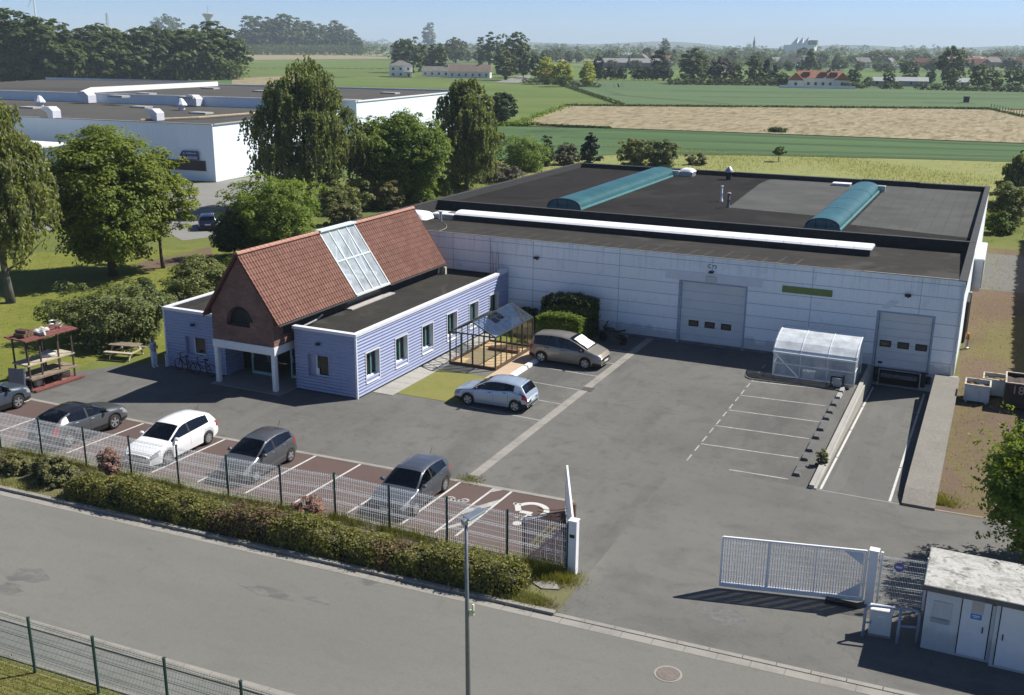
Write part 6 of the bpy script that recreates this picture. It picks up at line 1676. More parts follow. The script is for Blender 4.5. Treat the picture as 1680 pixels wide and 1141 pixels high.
o = MB().box(-24.2, -24.0, 55.5, 57.4, 0.35, 0.55).box(-24.15, -24.05, 55.6, 55.7, 0, .35).box(-24.15, -24.05, 57.2, 57.3, 0, .35).build('white_bench', mat('bench_white', (0.6, 0.6, 0.58), 0.7, 0.1)); tag(o, 'low whitish bench behind the greenhouse in front of the clipped shrubs', 'bench')

# ------------------------------------------------------------------ skips and planters on the east side
def trough(name, label, cat, x0, x1, y0, y1, h, c, rim, legs=True, fill=None):
    t = thing(name, label, cat, ((x0+x1)/2, (y0+y1)/2, 0)); mb = MB(); w_ = 0.05; zb = 0.12 if legs else 0.0
    mb.box(x0, x1, y0, y0+w_, zb, h); mb.box(x0, x1, y1-w_, y1, zb, h); mb.box(x0, x0+w_, y0+w_, y1-w_, zb, h); mb.box(x1-w_, x1, y0+w_, y1-w_, zb, h); mb.box(x0+w_, x1-w_, y0+w_, y1-w_, zb, zb+0.05)
    mb.build('body', c, t)
    mb = MB(); mb.box(x0-0.03, x1+0.03, y0-0.03, y0+w_+0.01, h, h+0.05); mb.box(x0-0.03, x1+0.03, y1-w_-0.01, y1+0.03, h, h+0.05); mb.box(x0-0.03, x0+w_, y0+w_+0.012, y1-w_-0.012, h, h+0.05); mb.box(x1-w_, x1+0.03, y0+w_+0.012, y1-w_-0.012, h, h+0.05); mb.build('rim', rim, t)
    if fill:
        mb = MB(); n = 8; vs = []; fs = []
        for i in range(n+1):
            for j in range(n+1): vs.append((x0+w_+(x1-x0-2*w_)*i/n, y0+w_+(y1-y0-2*w_)*j/n, h-0.18+random.uniform(-.05, .07)))
        for i in range(n):
            for j in range(n): a_ = i*(n+1)+j; fs.append((a_, a_+n+1, a_+n+2, a_+1))
        mb.add(vs, fs); mb.build('contents', fill, t)
    if legs:
        mb = MB()
        for x in (x0+0.08, x1-0.18):
            for y in (y0+0.08, y1-0.18): mb.box(x, x+0.1, y, y+0.1, 0, zb)
        mb.build('feet', c, t)
    return t
M_SKIPW = layered('chipped_white_steel', (0.46, 0.52, 0.56), [(2.5, .5, .7, (.36, .36, .34), .6), (6, .6, .75, (.20, .10, .05), .8)], rough=0.6)
M_RIMR = layered('rusty_rim', (0.48, 0.46, 0.40), [(3, .45, .65, (.26, .13, .07), .8)], rough=0.8)
M_FILL = layered('rusty_fill', (0.22, 0.16, 0.06), [(4, .45, .65, (.09, .05, .03), .9)], rough=0.95)
trough('skip_bin', 'front white steel bin with rusty contents beside the dirt track', 'bin', -0.52, 0.68, 56.0, 57.2, 0.95, M_SKIPW, M_RIMR, True, M_FILL)
trough('skip_bin', 'white steel bin standing behind the front one, half hidden by it', 'bin', 0.3, 1.5, 57.45, 58.7, 0.95, M_SKIPW, M_RIMR, True, M_FILL)
M_SKIPD = layered('dark_rusty_steel', (0.055, 0.04, 0.035), [(2.5, .45, .7, (.10, .05, .03), .7)], rough=0.8)
t = trough('skip_bin', 'dark rusty steel skip marked 182 at the right edge of the photo', 'skip', 1.35, 4.0, 55.9, 57.9, 1.35, M_SKIPD, M_RIMR, True, M_SKIPD)
text_mesh('182', 0.62, mat('chalk_number', (0.42, 0.34, 0.27), 0.9, 0.2), 'painted_number', t, Matrix.Translation((2.1-2.675, 55.893-56.9, 1.02)) @ Matrix.Rotation(R_(90), 4, 'X'))

# ------------------------------------------------------------------ west side: rack, picnic table, boards
M_OLDW = mat('old_wood', (0.20, 0.16, 0.115), 0.85, 0.3, 5)
M_REDW = mat('faded_red_wood', (0.17, 0.06, 0.05), 0.8, 0.35, 5)
M_PALEW = mat('pale_wood', (0.40, 0.35, 0.26), 0.8, 0.2, 5)
rx, ry, ra = -44.9, 37.1, R_(87)
t = thing('open_shelf_rack', 'tall open wooden rack with a red roof board and clutter on its shelves', 'shelf rack', (rx, ry, 0), ra)
mb = MB()
LX2, LY2 = 1.35, 0.55
for x in (-LX2, -LX2*0.45, LX2*0.35, LX2):
    for y in (-LY2, LY2):
        mb = MB(); mb.box(x-0.035, x+0.035, y-0.035, y+0.035, 0.05, 2.72); mb.build('upright', mat('dark_wood', (0.06, 0.045, 0.035), 0.8, 0.3, 5), t, world=False)
mb = MB()
for k_ in range(6): mb.box(-LX2-0.25, LX2+0.25, -LY2-0.3+k_*0.285, -LY2-0.3+k_*0.285+0.27, 2.725+0.03*(k_ % 2), 2.79+0.03*(k_ % 2))
mb.build('roof_board', M_REDW, t, world=False)
MB().box(-LX2-0.1, LX2+0.1, -LY2-0.05, LY2+0.1, 1.35, 1.42).build('shelf', M_PALEW, t, world=False)
MB().box(-LX2-0.1, LX2+0.1, -LY2-0.25, LY2+0.1, 0.62, 0.72).build('shelf', M_OLDW, t, world=False)
MB().box(-LX2-0.1, LX2+0.3, -LY2-0.45, -LY2-0.28, 0.03, 0.13).box(-LX2-0.1, LX2+0.1, -LY2-0.2, LY2+0.1, 0.03, 0.1).build('bottom_board', M_REDW, t, world=False)
MB().box(-LX2, LX2, LY2-0.06, LY2-0.0, 0.13, 0.6).build('back_panel', M_BLACK, t, world=False)
def clutter(name, label, cat, lx, ly, z, fn, m):
    c, s = math.cos(ra), math.sin(ra); wx, wy = rx+c*lx-s*ly, ry+s*lx+c*ly
    mb = MB(); fn(mb, wx, wy, z); o = mb.build(name, m); tag(o, label, cat); return o
clutter('tarpaulin_bundle', 'crumpled white and grey tarpaulin on the red roof of the rack', 'tarpaulin', -0.1, 0.1, 2.83, lambda mb, x, y, z: [mb.tube([(x+0.32*math.cos(a)+0.05*i, y+0.4*math.sin(a), z+0.06+0.05*(i % 2)) for i, a in enumerate(np.linspace(0, 5.6, 12))], [0.09+0.03*(i % 3) for i in range(12)], 7)], mat('dirty_white', (0.42, 0.42, 0.40), 0.8, 0.3, 4))
clutter('log_bundle', 'brown bundle of logs on the left end of the rack roof', 'logs', -1.05, 0.0, 2.83, lambda mb, x, y, z: [mb.tube([(x-0.35, y+dy, z+dz), (x+0.35, y+dy+0.05, z+dz)], 0.11, 8) for dy, dz in ((-.22, .1), (0, .1), (.2, .1), (-.1, .27), (.1, .27))], mat('bark_brown', (0.13, 0.08, 0.05), 0.9, 0.3, 5))
clutter('pipe_coil', 'loose grey coiled pipe on the right end of the rack roof', 'pipe coil', 0.95, 0.05, 2.83, lambda mb, x, y, z: [mb.tube([(x+0.3*math.cos(a), y+0.3*math.sin(a), z+0.05+0.012*i) for i, a in enumerate(np.linspace(0, 11, 30))], 0.035, 6)], M_GALV)
clutter('grey_sack', 'whitish sack lying on the middle shelf of the rack', 'sack', 0.3, 0.1, 1.42, lambda mb, x, y, z: [mb.lathe([(0, 0.26), (0.2, 0.24), (0.36, 0.14), (0.38, 0.05), (0.3, 0.0)], 10, 0, Matrix.Translation((x, y, z)) @ Matrix.Diagonal((1, 1.3, 1, 1)))], mat('sack_grey', (0.45, 0.43, 0.40), 0.9, 0.15, 5))
clutter('white_canister', 'small white canister low on the rack between the boards', 'canister', -0.75, -0.3, 0.1, lambda mb, x, y, z: [mb.rbox(x-0.16, x+0.16, y-0.2, y+0.2, z, z+0.36, 0.05)], mat('canister_white', (0.55, 0.53, 0.47), 0.6, 0.15))
clutter('wooden_crate', 'pale slatted crate on the bottom board of the rack', 'crate', 0.75, -0.25, 0.1, lambda mb, x, y, z: [mb.box(x-.25, x+.25, y-.35, y+.35, z, z+.04), *[mb.box(x-.25+sx_*.48, x-.23+sx_*.48, y-.35, y+.35, z+.06+k_*.12, z+.15+k_*.12) for k_ in range(3) for sx_ in (0, 1)]], M_PALEW)
t = thing('leaning_panel', 'grey panel leaning upright beside the rack behind the cut off car', 'panel', (-45.05, 35.1, 0))
mb = MB(); mb.rbox(-0.45, 0.45, -0.03, 0.03, 0, 1.25, 0.01, 0, Matrix.Translation((-45.0, 35.3, 0.0)) @ Matrix.Rotation(R_(20), 4, 'Z') @ Matrix.Rotation(R_(-8), 4, 'X')); mb.build('sheet', mat('panel_grey', (0.22, 0.21, 0.20), 0.7, 0.15), t)
mb = MB(); mb.rbox(0.4, 0.46, -0.05, 0.05, 0, 1.27, 0.01, 0, Matrix.Translation((-45.0, 35.3, 0.0)) @ Matrix.Rotation(R_(20), 4, 'Z') @ Matrix.Rotation(R_(-8), 4, 'X')); mb.build('edge', M_SILL, t)
t = thing('wooden_post', 'dark thick wooden post left of the open rack', 'post', (-46.3, 38.2, 0))
mb = MB(); mb.rbox(-46.4, -46.2, 38.1, 38.3, 0, 2.0, 0.02); mb.build('post', mat('dark_wood2', (0.035, 0.03, 0.025), 0.85, 0.3), t)
def picnic(label, x, y, ang):
    t = thing('picnic_table', label, 'picnic table', (x, y, 0), ang)
    mb = MB()
    for k_ in range(5): mb.box(-0.9, 0.9, -0.36+k_*0.147, -0.36+k_*0.147+0.135, 0.72, 0.765)
    mb.build('table_top', M_OLDW, t, world=False)
    for s in (1, -1):
        mb = MB()
        for k_ in range(2): y0 = s*0.72-0.14+k_*0.145; mb.box(-0.9, 0.9, y0, y0+0.135, 0.42, 0.462)
        mb.build('seat', M_PALEW if s < 0 else M_OLDW, t, world=False)
    for x_ in (-0.62, 0.62):
        mb = MB(); mb.bar((x_, -0.3, 0.71), (x_, -0.72, 0.0), 0.05, 0.1); mb.bar((x_, 0.3, 0.71), (x_, 0.72, 0.0), 0.05, 0.1); mb.bar((x_+0.05, -0.82, 0.38), (x_+0.05, 0.82, 0.38), 0.045, 0.09); mb.bar((x_+0.05, -0.33, 0.69), (x_+0.05, 0.33, 0.69), 0.045, 0.07)
        mb.build('leg', M_PALEW, t, world=False)
picnic('weathered wooden picnic table by the bushes left of the blue office', -44.75, 42.6, R_(12))

# ------------------------------------------------------------------ bicycle and motorcycle
def torus(mb, c, R, r, axis='y', n=22, m=0):
    pts = [(c[0]+R*math.cos(a), c[1], c[2]+R*math.sin(a)) for a in np.linspace(0, 2*PI, n+1)]
    mb.tube(pts, r, 6, m, False)
def bicycle(label, x, y, ang):
    t = thing('bicycle', label, 'bicycle', (x, y, 0), ang)
    fm_ = mat('dark_bike_frame', (0.03, 0.035, 0.05), 0.4, 0.1)
    for xx in (-0.52, 0.52):
        mb = MB(); torus(mb, (xx, 0, 0.34), 0.32, 0.022); w_ = mb.build('wheel', M_TYRE, t, world=False)
        mb = MB()
        for k_ in range(12):
            a = PI*k_/6; mb.bar((xx, 0, 0.34), (xx+0.31*math.cos(a), 0, 0.34+0.31*math.sin(a)), 0.006)
        mb.build('spokes', M_GALV, w_, world=False)
    mb = MB()
    for p, q_ in (((-.52, 0, .34), (-.1, 0, .30)), ((-.52, 0, .34), (-.18, 0, .78)), ((-.1, 0, .30), (-.2, 0, .88)), ((-.1, 0, .30), (.36, 0, .72)), ((-.18, 0, .78), (.36, 0, .80)), ((.34, 0, .92), (.38, 0, .68)), ((.38, 0, .68), (.52, 0, .34))): mb.bar(p, q_, 0.035)
    mb.build('frame', fm_, t, world=False)
    mb = MB(); mb.bar((.33, 0, .92), (.31, 0, 1.02), 0.03); mb.tube([(.2, -.28, 1.04), (.32, -.12, 1.02), (.32, .12, 1.02), (.2, .28, 1.04)], 0.016, 6); mb.build('handlebar', M_BLACK, t, world=False)
    mb = MB(); mb.rbox(-.34, -.08, -.07, .07, .88, .95, .02); mb.build('saddle', M_BLACK, t, world=False)
    mb = MB(); mb.tube([(-.1, -.03, .30), (-.1, .03, .30)], .09, 14); mb.bar((-.1, .06, .3), (-.02, .06, .15), .02); mb.bar((-.1, -.06, .3), (-.18, -.06, .45), .02); mb.build('crankset', M_GALV, t, world=False)
bicycle('dark bicycle leaning in the shade on the blue wall under the left window', -39.75, 41.95, R_(172))
bicycle('second dark bicycle with a basket, parked nearer to the porch post', -38.35, 41.85, R_(186))
t = thing('motorcycle', 'black motorcycle in the shade at the foot of the white warehouse wall', 'motorcycle', (-20.55, 58.2, 0), R_(172))
for xx in (-0.7, 0.7):
    mb = MB(); torus(mb, (xx, 0, 0.31), 0.25, 0.07); mb.lathe([(0.2, -0.02), (0.03, -0.03), (0.03, 0.03), (0.2, 0.02)], 12, 0, Matrix.Translation((xx, 0, 0.31)) @ Matrix.Rotation(H90, 4, 'X')); mb.build('wheel', M_TYRE, t, world=False)
MK = mat('black_moto', (0.02, 0.022, 0.03), 0.3, 0.1)
mb = MB(); mb.rbox(-0.3, 0.3, -0.17, 0.17, 0.3, 0.62, 0.05); mb.build('engine', mat('engine_grey', (0.05, 0.05, 0.055), 0.5, 0.2), t, world=False)
mb = MB(); mb.lathe([(0, -0.32), (0.14, -0.26), (0.19, 0), (0.14, 0.26), (0, 0.32)], 12, 0, Matrix.Translation((0.15, 0, 0.82)) @ Matrix.Rotation(H90, 4, 'Y') @ Matrix.Diagonal((0.85, 1, 1, 1))); mb.build('tank', MK, t, world=False, smooth=True)
mb = MB(); mb.add([(-0.15, -.14, .78), (-0.15, .14, .78), (-.85, .08, .98), (-.85, -.08, .98), (-0.1, -.12, .66), (-0.1, .12, .66), (-.8, .07, .86), (-.8, -.07, .86)], [(0, 1, 2, 3), (4, 7, 6, 5), (0, 4, 5, 1), (2, 6, 7, 3), (1, 5, 6, 2), (0, 3, 7, 4)]); mb.build('seat', M_BLACK, t, world=False)
mb = MB(); mb.bar((0.45, -.09, .95), (0.72, -.09, .31), .05); mb.bar((0.45, .09, .95), (0.72, .09, .31), .05); mb.bar((-0.2, -.1, .35), (-0.7, -.1, .31), .06); mb.bar((-0.2, .1, .35), (-0.7, .1, .31), .06); mb.bar((-.3, .1, .5), (-.62, .1, .9), .04); mb.build('frame', MK, t, world=False)
mb = MB(); mb.tube([(.3, -.36, 1.08), (.42, -.2, 1.06), (.42, .2, 1.06), (.3, .36, 1.08)], .02, 6); mb.rbox(.48, .66, -.13, .13, .78, 1.02, .05); mb.build('handlebar', M_BLACK, t, world=False)
mb = MB(); mb.add([(.52, -.15, 1.02), (.52, .15, 1.02), (.36, .1, 1.36), (.36, -.1, 1.36)], [(0, 1, 2, 3)]); mb.build('windscreen', mat('screen_blue', (0.02, 0.03, 0.08), 0.1, 0), t, world=False)
mb = MB(); mb.tube([(-.15, -.2, .33), (-.85, -.22, .5)], [.04, .07], 8); mb.build('exhaust', M_GALV, t, world=False)

# ------------------------------------------------------------------ the person by the office corner
def person(label, x, y, ang):
    t = thing('person', label, 'person', (x, y, 0), ang)
    V = [(0, 0, .93, .135), (0, 0, 1.10, .13), (0, .01, 1.28, .155), (0, .01, 1.42, .13), (0, .0, 1.50, .055), (0, .02, 1.56, .06), (0, .03, 1.66, .092), (0, .02, 1.73, .075),
         (.19, .0, 1.41, .06), (.24, .02, 1.14, .045), (.12, .20, 1.08, .036), (.02, .27, 1.16, .03),
         (-.19, .0, 1.41, .06), (-.25, -.01, 1.13, .045), (-.16, .19, 1.2, .036), (-.06, .25, 1.30, .03),
         (.095, 0, .86, .105), (.10, .02, .48, .075), (.10, -.01, .09, .05), (.10, .13, .045, .04),
         (-.095, 0, .86, .105), (-.11, .03, .48, .075), (-.12, .02, .09, .05), (-.12, .16, .045, .04)]
    E = [(0, 1), (1, 2), (2, 3), (3, 4), (4, 5), (5, 6), (6, 7), (3, 8), (8, 9), (9, 10), (10, 11), (3, 12), (12, 13), (13, 14), (14, 15), (0, 16), (16, 17), (17, 18), (18, 19), (0, 20), (20, 21), (21, 22), (22, 23)]
    me = bpy.data.meshes.new('body'); me.from_pydata([v[:3] for v in V], E, []); me.update()
    o = link('body', me, t)
    sk_ = o.modifiers.new('skin', 'SKIN')
    lay = o.data.skin_vertices[0].data if len(o.data.skin_vertices) else None
    if lay:
        for i, v in enumerate(V): lay[i].radius = (v[3], v[3]*0.85 if i in (0, 1, 2, 3) else v[3]); lay[i].use_root = (i == 0)
    ss = o.modifiers.new('smooth', 'SUBSURF'); ss.levels = 2; ss.render_levels = 2
    # skin below, clothing above as separate shells grown from the evaluated body
    dg = bpy.context.evaluated_depsgraph_get()
    bm_ = bpy.data.meshes.new_from_object(o.evaluated_get(dg))
    o.modifiers.clear(); o.data = bm_; o.data.name = 'body'
    bm_.materials.clear(); bm_.materials.append(mat('skin', (0.36, 0.21, 0.15), 0.6, 0.05))
    for p in bm_.polygons: p.use_smooth = True
    co = np.array([v.co[:] for v in bm_.vertices]); no = np.array([v.normal[:] for v in bm_.vertices])
    def shell(name, keep, off, m):
        fs = [tuple(p.vertices) for p in bm_.polygons if all(keep(co[i]) for i in p.vertices)]
        if not fs: return
        used = sorted({i for f in fs for i in f}); mp = {u: k_ for k_, u in enumerate(used)}
        mb = MB(); mb.add([tuple(co[u]+no[u]*off) for u in used], [tuple(mp[i] for i in f) for f in fs]); mb.build(name, m, t, world=False, smooth=True)
    shell('trousers', lambda c: 0.08 < c[2] < 1.0 and abs(c[0]) < .21 and c[1] < .17, 0.022, mat('pale_trousers', (0.60, 0.62, 0.66), 0.85, 0.06, 6))
    shell('top', lambda c: 0.93 < c[2] < 1.49 and not (c[1] > .1 and c[2] < 1.4), 0.016, mat('pale_blue_top', (0.50, 0.53, 0.62), 0.85, 0.08, 6))
    shell('hair', lambda c: c[2] > 1.56 and (c[1] < 0.075 or c[2] > 1.70), 0.02, mat('dark_hair', (0.012, 0.010, 0.009), 0.6, 0.1))
    shell('shoes', lambda c: c[2] < 0.1, 0.012, mat('white_shoes', (0.55, 0.55, 0.55), 0.7, 0.05))
    # five fingers on each hand, curled in front of the chest
    for (hx, hy, hz, s) in ((.02, .27, 1.16, 1), (-.06, .25, 1.30, -1)):
        mb = MB()
        for k_ in range(4):
            dz = (k_-1.5)*0.018; ln = (0.06, 0.07, 0.066, 0.052)[k_]
            mb.tube([(hx, hy+.01, hz+dz), (hx-s*0.02, hy+ln*.6, hz+dz), (hx-s*0.045, hy+ln*.75, hz+dz)], [.009, .008, .006], 6)
        mb.tube([(hx, hy, hz+.03), (hx+s*.012, hy+.03, hz+.05), (hx-s*.01, hy+.055, hz+.055)], [.01, .009, .007], 6)
        mb.build('fingers', mat('skin', (0.36, 0.21, 0.15)), t, world=False)
    mb = MB()
    mb.lathe([(0, .012), (.014, .006), (.016, -.01), (0, -.014)], 8, 0, Matrix.Translation((0, .118, 1.655)))   # nose
    for sx_ in (-1, 1): mb.lathe([(0, .03), (.014, .02), (.016, -.02), (0, -.03)], 8, 0, Matrix.Translation((sx_*.092, .03, 1.66)))
    mb.build('face_features', mat('skin', (0.36, 0.21, 0.15)), t, world=False)
    mb = MB()
    for sx_ in (-1, 1): mb.rbox(sx_*.034-.014, sx_*.034+.014, .105, .117, 1.672, 1.684, .003)
    mb.rbox(-.024, .024, .108, .117, 1.612, 1.620, .002); mb.build('eyes_and_mouth', mat('dark_features', (0.05, 0.02, 0.02), 0.6, 0), t, world=False)
    return t
person('dark haired person in pale clothes standing at the corner of the blue office', -41.75, 41.7, R_(-85))
# ------------------------------------------------------------------ vegetation
def np_mesh(name, V, m, nv=4):
    n = len(V)//nv
    me = bpy.data.meshes.new(name)
    me.vertices.add(len(V)); me.vertices.foreach_set('co', np.ascontiguousarray(V, dtype=np.float32).ravel())
    me.loops.add(len(V)); me.loops.foreach_set('vertex_index', np.arange(len(V), dtype=np.int32))
    me.polygons.add(n); me.polygons.foreach_set('loop_start', np.arange(0, len(V), nv, dtype=np.int32))
    me.update(calc_edges=True); me.validate()
    me.materials.append(m)
    return me
def unit(v): return v/(np.linalg.norm(v, axis=-1, keepdims=True)+1e-9)
def rand_dirs(r, n): return unit(r.normal(size=(n, 3)))
def leaves(C, Nn, size, asp, r):
    n = len(C); Nn = unit(Nn)
    t = unit(np.cross(Nn, rand_dirs(r, n))); b = np.cross(Nn, t)
    s = (size*(0.65+0.7*r.random(n)))[:, None]
    V = np.empty((n, 4, 3)); V[:, 0] = C+t*s; V[:, 1] = C+b*s*asp; V[:, 2] = C-t*s; V[:, 3] = C-b*s*asp
    return V.reshape(-1, 3)
def clumps(r, nc, nl, rad, cz, size, asp=0.62, bias=0.62, clump=0.30, lob=0.18, flat=0.75, up=0.35, shape=None):
    """leaves on the outside of clumps spread through an ellipsoid's volume"""
    u = rand_dirs(r, nc)
    ph = r.random(6)*6.28
    lobe = 1+lob*(np.sin(3*np.arctan2(u[:, 1], u[:, 0])+ph[0])+np.sin(4*u[:, 2]+ph[1])+np.sin(5*np.arctan2(u[:, 1], u[:, 0])+3*u[:, 2]+ph[2]))*0.6
    rr = (bias+(1-bias)*r.random(nc)**0.6)*lobe
    P = u*rr[:, None]*np.array(rad)
    if shape is not None:
        k = shape((P[:, 2]/rad[2]+1)/2); P[:, 0] *= k; P[:, 1] *= k
    P[:, 2] += cz
    mr = (rad[0]*rad[1]*rad[2])**(1/3)
    rc = mr*clump*(0.65+0.7*r.random(nc))
    D = rand_dirs(r, nc*nl).reshape(nc, nl, 3)
    D[:, :, 2] = np.where(D[:, :, 2] < -0.3, -D[:, :, 2], D[:, :, 2])
    q = (0.72+0.33*r.random((nc, nl)))[..., None]
    C = P[:, None, :]+D*q*rc[:, None, None]*np.array([1, 1, flat])
    out = unit(P-np.array([0, 0, cz]))[:, None, :]
    Nn = D*0.6+out*0.3+np.array([0, 0, up])+0.55*rand_dirs(r, nc*nl).reshape(nc, nl, 3)
    return leaves(C.reshape(-1, 3), Nn.reshape(-1, 3), size, asp, r)
def weeping(r, nb, ns, nl, rad, cz, size, drop, shape=None):
    """branch tips spread through the crown, each with a fan of hanging twigs"""
    u = rand_dirs(r, nb); rr = 0.30+0.72*r.random(nb)**0.55
    B = u*rr[:, None]*np.array(rad)
    if shape is not None:
        k = shape((B[:, 2]/rad[2]+1)/2); B[:, 0] *= k; B[:, 1] *= k
    B[:, 2] = B[:, 2]*0.86+cz+0.10*rad[2]
    n1 = nb*ns; P = np.repeat(B, ns, 0)
    D = rand_dirs(r, n1); rb = rad[0]*0.17*(0.4+0.9*np.repeat(r.random(nb), ns))
    D[:, 2] = np.abs(D[:, 2])*0.75
    P = P+D*rb[:, None]*(0.35+0.65*r.random(n1))[:, None]
    ln = (drop[0]+(drop[1]-drop[0])*r.random(n1)**1.3)
    t = r.random((n1, nl))**0.85; C = np.empty((n1, nl, 3)); sway = r.normal(size=(n1, 2))*0.10
    for a in (0, 1): C[:, :, a] = P[:, None, a]+sway[:, None, a]*t*ln[:, None]+r.normal(size=(n1, nl))*0.09*(1-0.4*t)+D[:, None, a]*0.35*np.sqrt(t)
    C[:, :, 2] = P[:, None, 2]-t*ln[:, None]+0.3*np.sqrt(t)
    C[:, :, 2] = np.maximum(C[:, :, 2], cz-rad[2]*1.02+0.3*r.random((n1, nl)))
    n = n1*nl; C = C.reshape(-1, 3)
    nrm = r.normal(size=(n, 3)); nrm[:, 2] = 0.45*nrm[:, 2]+0.35; nrm = unit(nrm)
    tv = unit(np.cross(nrm, np.array([0.0, 0, 1.0])+0.5*r.normal(size=(n, 3)))); bv = np.cross(nrm, tv)
    s = (size*(0.6+0.8*r.random(n)))[:, None]
    V = np.empty((n, 4, 3)); V[:, 0] = C+bv*s*1.3; V[:, 1] = C+tv*s*0.6; V[:, 2] = C-bv*s*1.3; V[:, 3] = C-tv*s*0.6
    return V.reshape(-1, 3)
def trunk_mesh(r, h, rad, m, limbs=6, lean=0.04, top=0.85, spread=0.28, low=0.3):
    mb = MB(); p = np.array([0.0, 0, -0.15]); pts = [tuple(p)]; n = 6
    d = r.normal(size=2)*lean
    for i in range(n):
        p = p+np.array([d[0]*h/n+r.normal()*0.02*h/n*3, d[1]*h/n+r.normal()*0.02*h/n*3, h*top/n]); pts.append(tuple(p))
    rs = [rad*(1.35 if i == 0 else 1.0)*(1-0.13*i) for i in range(n+1)]
    mb.tube(pts, rs, 8)
    for k in range(limbs):
        f = low+(top-low)*0.9*k/max(1, limbs); i = int(f*n/top) if top > 0 else 0
        i = min(i, n-1); a = 2.4*k+r.random(); L = h*spread*(1.1-0.6*f)
        b = np.array(pts[i]); e = b+np.array([math.cos(a)*L, math.sin(a)*L, L*0.75]); mid = (b+e)/2+np.array([0, 0, -0.1*L])
        mb.tube([tuple(b), tuple(mid), tuple(e)], [rad*0.42*(1-0.5*f), rad*0.28*(1-0.5*f), rad*0.1], 5)
    return mb
M_BARK = mat('bark', (0.07, 0.055, 0.04), 0.95, 0.35, 4)
M_BIRCHB = layered('birch_bark', (0.13, 0.125, 0.115), [(3, .5, .65, (.05, .045, .04), .9, 0, (1, 1, .5))], rough=0.9)
L_MAPLE = leafmat('maple_leaves', (0.205, 0.262, 0.040), 0.42, 0.48)
L_GREEN = leafmat('green_leaves', (0.140, 0.215, 0.038), 0.45, 0.48)
L_BIRCH = leafmat('birch_leaves', (0.205, 0.240, 0.120), 0.35, 0.48, 0.12)
L_DARK = leafmat('dark_leaves', (0.065, 0.105, 0.030), 0.45, 0.35)
L_SHRUB = leafmat('shrub_leaves', (0.185, 0.225, 0.085), 0.5, 0.45)
L_PALE = leafmat('pale_shrub_leaves', (0.155, 0.165, 0.065), 0.45, 0.35)
L_YEL = leafmat('yellow_green_leaves', (0.40, 0.43, 0.045), 0.3, 0.5, 0.05)
L_PURP = leafmat('copper_leaves', (0.032, 0.020, 0.022), 0.4, 0.2, 0.1)
L_REDSH = leafmat('reddish_leaves', (0.30, 0.19, 0.165), 0.5, 0.3, 0.2)
L_HEDGE = leafmat('hedge_leaves', (0.165, 0.180, 0.052), 0.55, 0.4, 0.35)
L_HEDGER = leafmat('red_brown_leaves', (0.135, 0.082, 0.058), 0.5, 0.3, 0.2)
L_FAR = leafmat('distant_leaves', (0.095, 0.140, 0.052), 0.4, 0.4)
L_FARL = leafmat('distant_light_leaves', (0.13, 0.16, 0.055), 0.4, 0.3)
L_BLADE = leafmat('grass_blades', (0.165, 0.185, 0.045), 0.4, 0.4, 0.3)
L_DRYBL = leafmat('dry_grass_blades', (0.24, 0.245, 0.10), 0.3, 0.45, 0.15)
L_CONIF = leafmat('conifer_needles', (0.030, 0.060, 0.026), 0.4, 0.2)
L_GREY = leafmat('grey_purple_leaves', (0.085, 0.080, 0.062), 0.4, 0.25)

def dist(px, py): x, y = at(px, py); return math.hypot(math.hypot(x, y), CAM_H)
def hgt(px, py, pyt):
    x, y = at(px, py); d = _RT @ np.array([(px-840)/FPX, (pyt-570.5)/FPX, 1.0]); t = (x*d[0]+y*d[1])/(d[0]**2+d[1]**2)
    return CAM_H+d[2]*t
rise = lambda z: np.clip(1.12-0.62*z**1.5, 0.4, 1.1)
def plant_thing(name, label, cat, x, y, leafV, lm, trunk=None, tm=None, group=None, leafname='crown'):
    t = thing(name, label, cat, (x, y, 0), 0, group)
    link(leafname, np_mesh(leafname, leafV, lm), t)
    if trunk is not None: trunk.build('trunk', tm or M_BARK, t, world=False, smooth=True)
    return t
def tree(label, px, py, pyt, wpx, kind, seed, lm, name='tree', cat='tree', n=1.0, ls=0.2, low=0.2, xy=None, h=None, w_=None, tr=0.22):
    r = np.random.default_rng(seed)
    x, y = xy if xy else at(px, py)
    H = h if h else hgt(px, py, pyt); R0 = w_ if w_ else wpx/2*dist(px, py)/FPX
    cz = H*(1+low)/2; rz = H*(1-low)/2
    if kind == 'weep':
        V = weeping(r, int(98*n), 15, 26, (R0*0.9, R0*0.9, rz*0.98), cz, ls, (0.07*H, 0.24*H), shape=rise)
        V2 = clumps(r, int(46*n), 40, (R0*0.5, R0*0.5, rz*0.85), cz+0.02*H, ls*1.1, shape=rise)
        V = np.concatenate([V, V2]); tk = trunk_mesh(r, H, tr, M_BIRCHB, 8, 0.02, 0.93, 0.22); tm = M_BIRCHB
    elif kind == 'broad':
        V = clumps(r, int(420*n), 84, (R0*0.92, R0*0.92, rz*0.9), cz, ls*0.6, clump=0.16, lob=0.12, bias=0.55, up=0.6)
        V = np.concatenate([V, clumps(r, int(40*n), 30, (R0*0.5, R0*0.5, rz*0.6), cz, ls*1.5)])
        tk = trunk_mesh(r, H, tr, M_BARK, 7); tm = M_BARK
    elif kind == 'loose':
        V = clumps(r, int(300*n), 76, (R0*0.88, R0*0.88, rz*0.9), cz, ls*0.6, clump=0.16, lob=0.24, bias=0.4, up=0.5)
        tk = trunk_mesh(r, H, tr, M_BARK, 7); tm = M_BARK
    elif kind == 'conifer':
        V = clumps(r, int(120*n), 40, (R0*0.9, R0*0.9, rz*0.95), cz, ls, clump=0.2, flat=0.5, shape=lambda z: np.clip(1.3-1.25*z, 0.08, 1.2), bias=0.4)
        tk = trunk_mesh(r, H, tr, M_BARK, 4, 0.01, 0.95); tm = M_BARK
    return plant_thing(name, label, cat, x, y, V, lm, tk, tm)
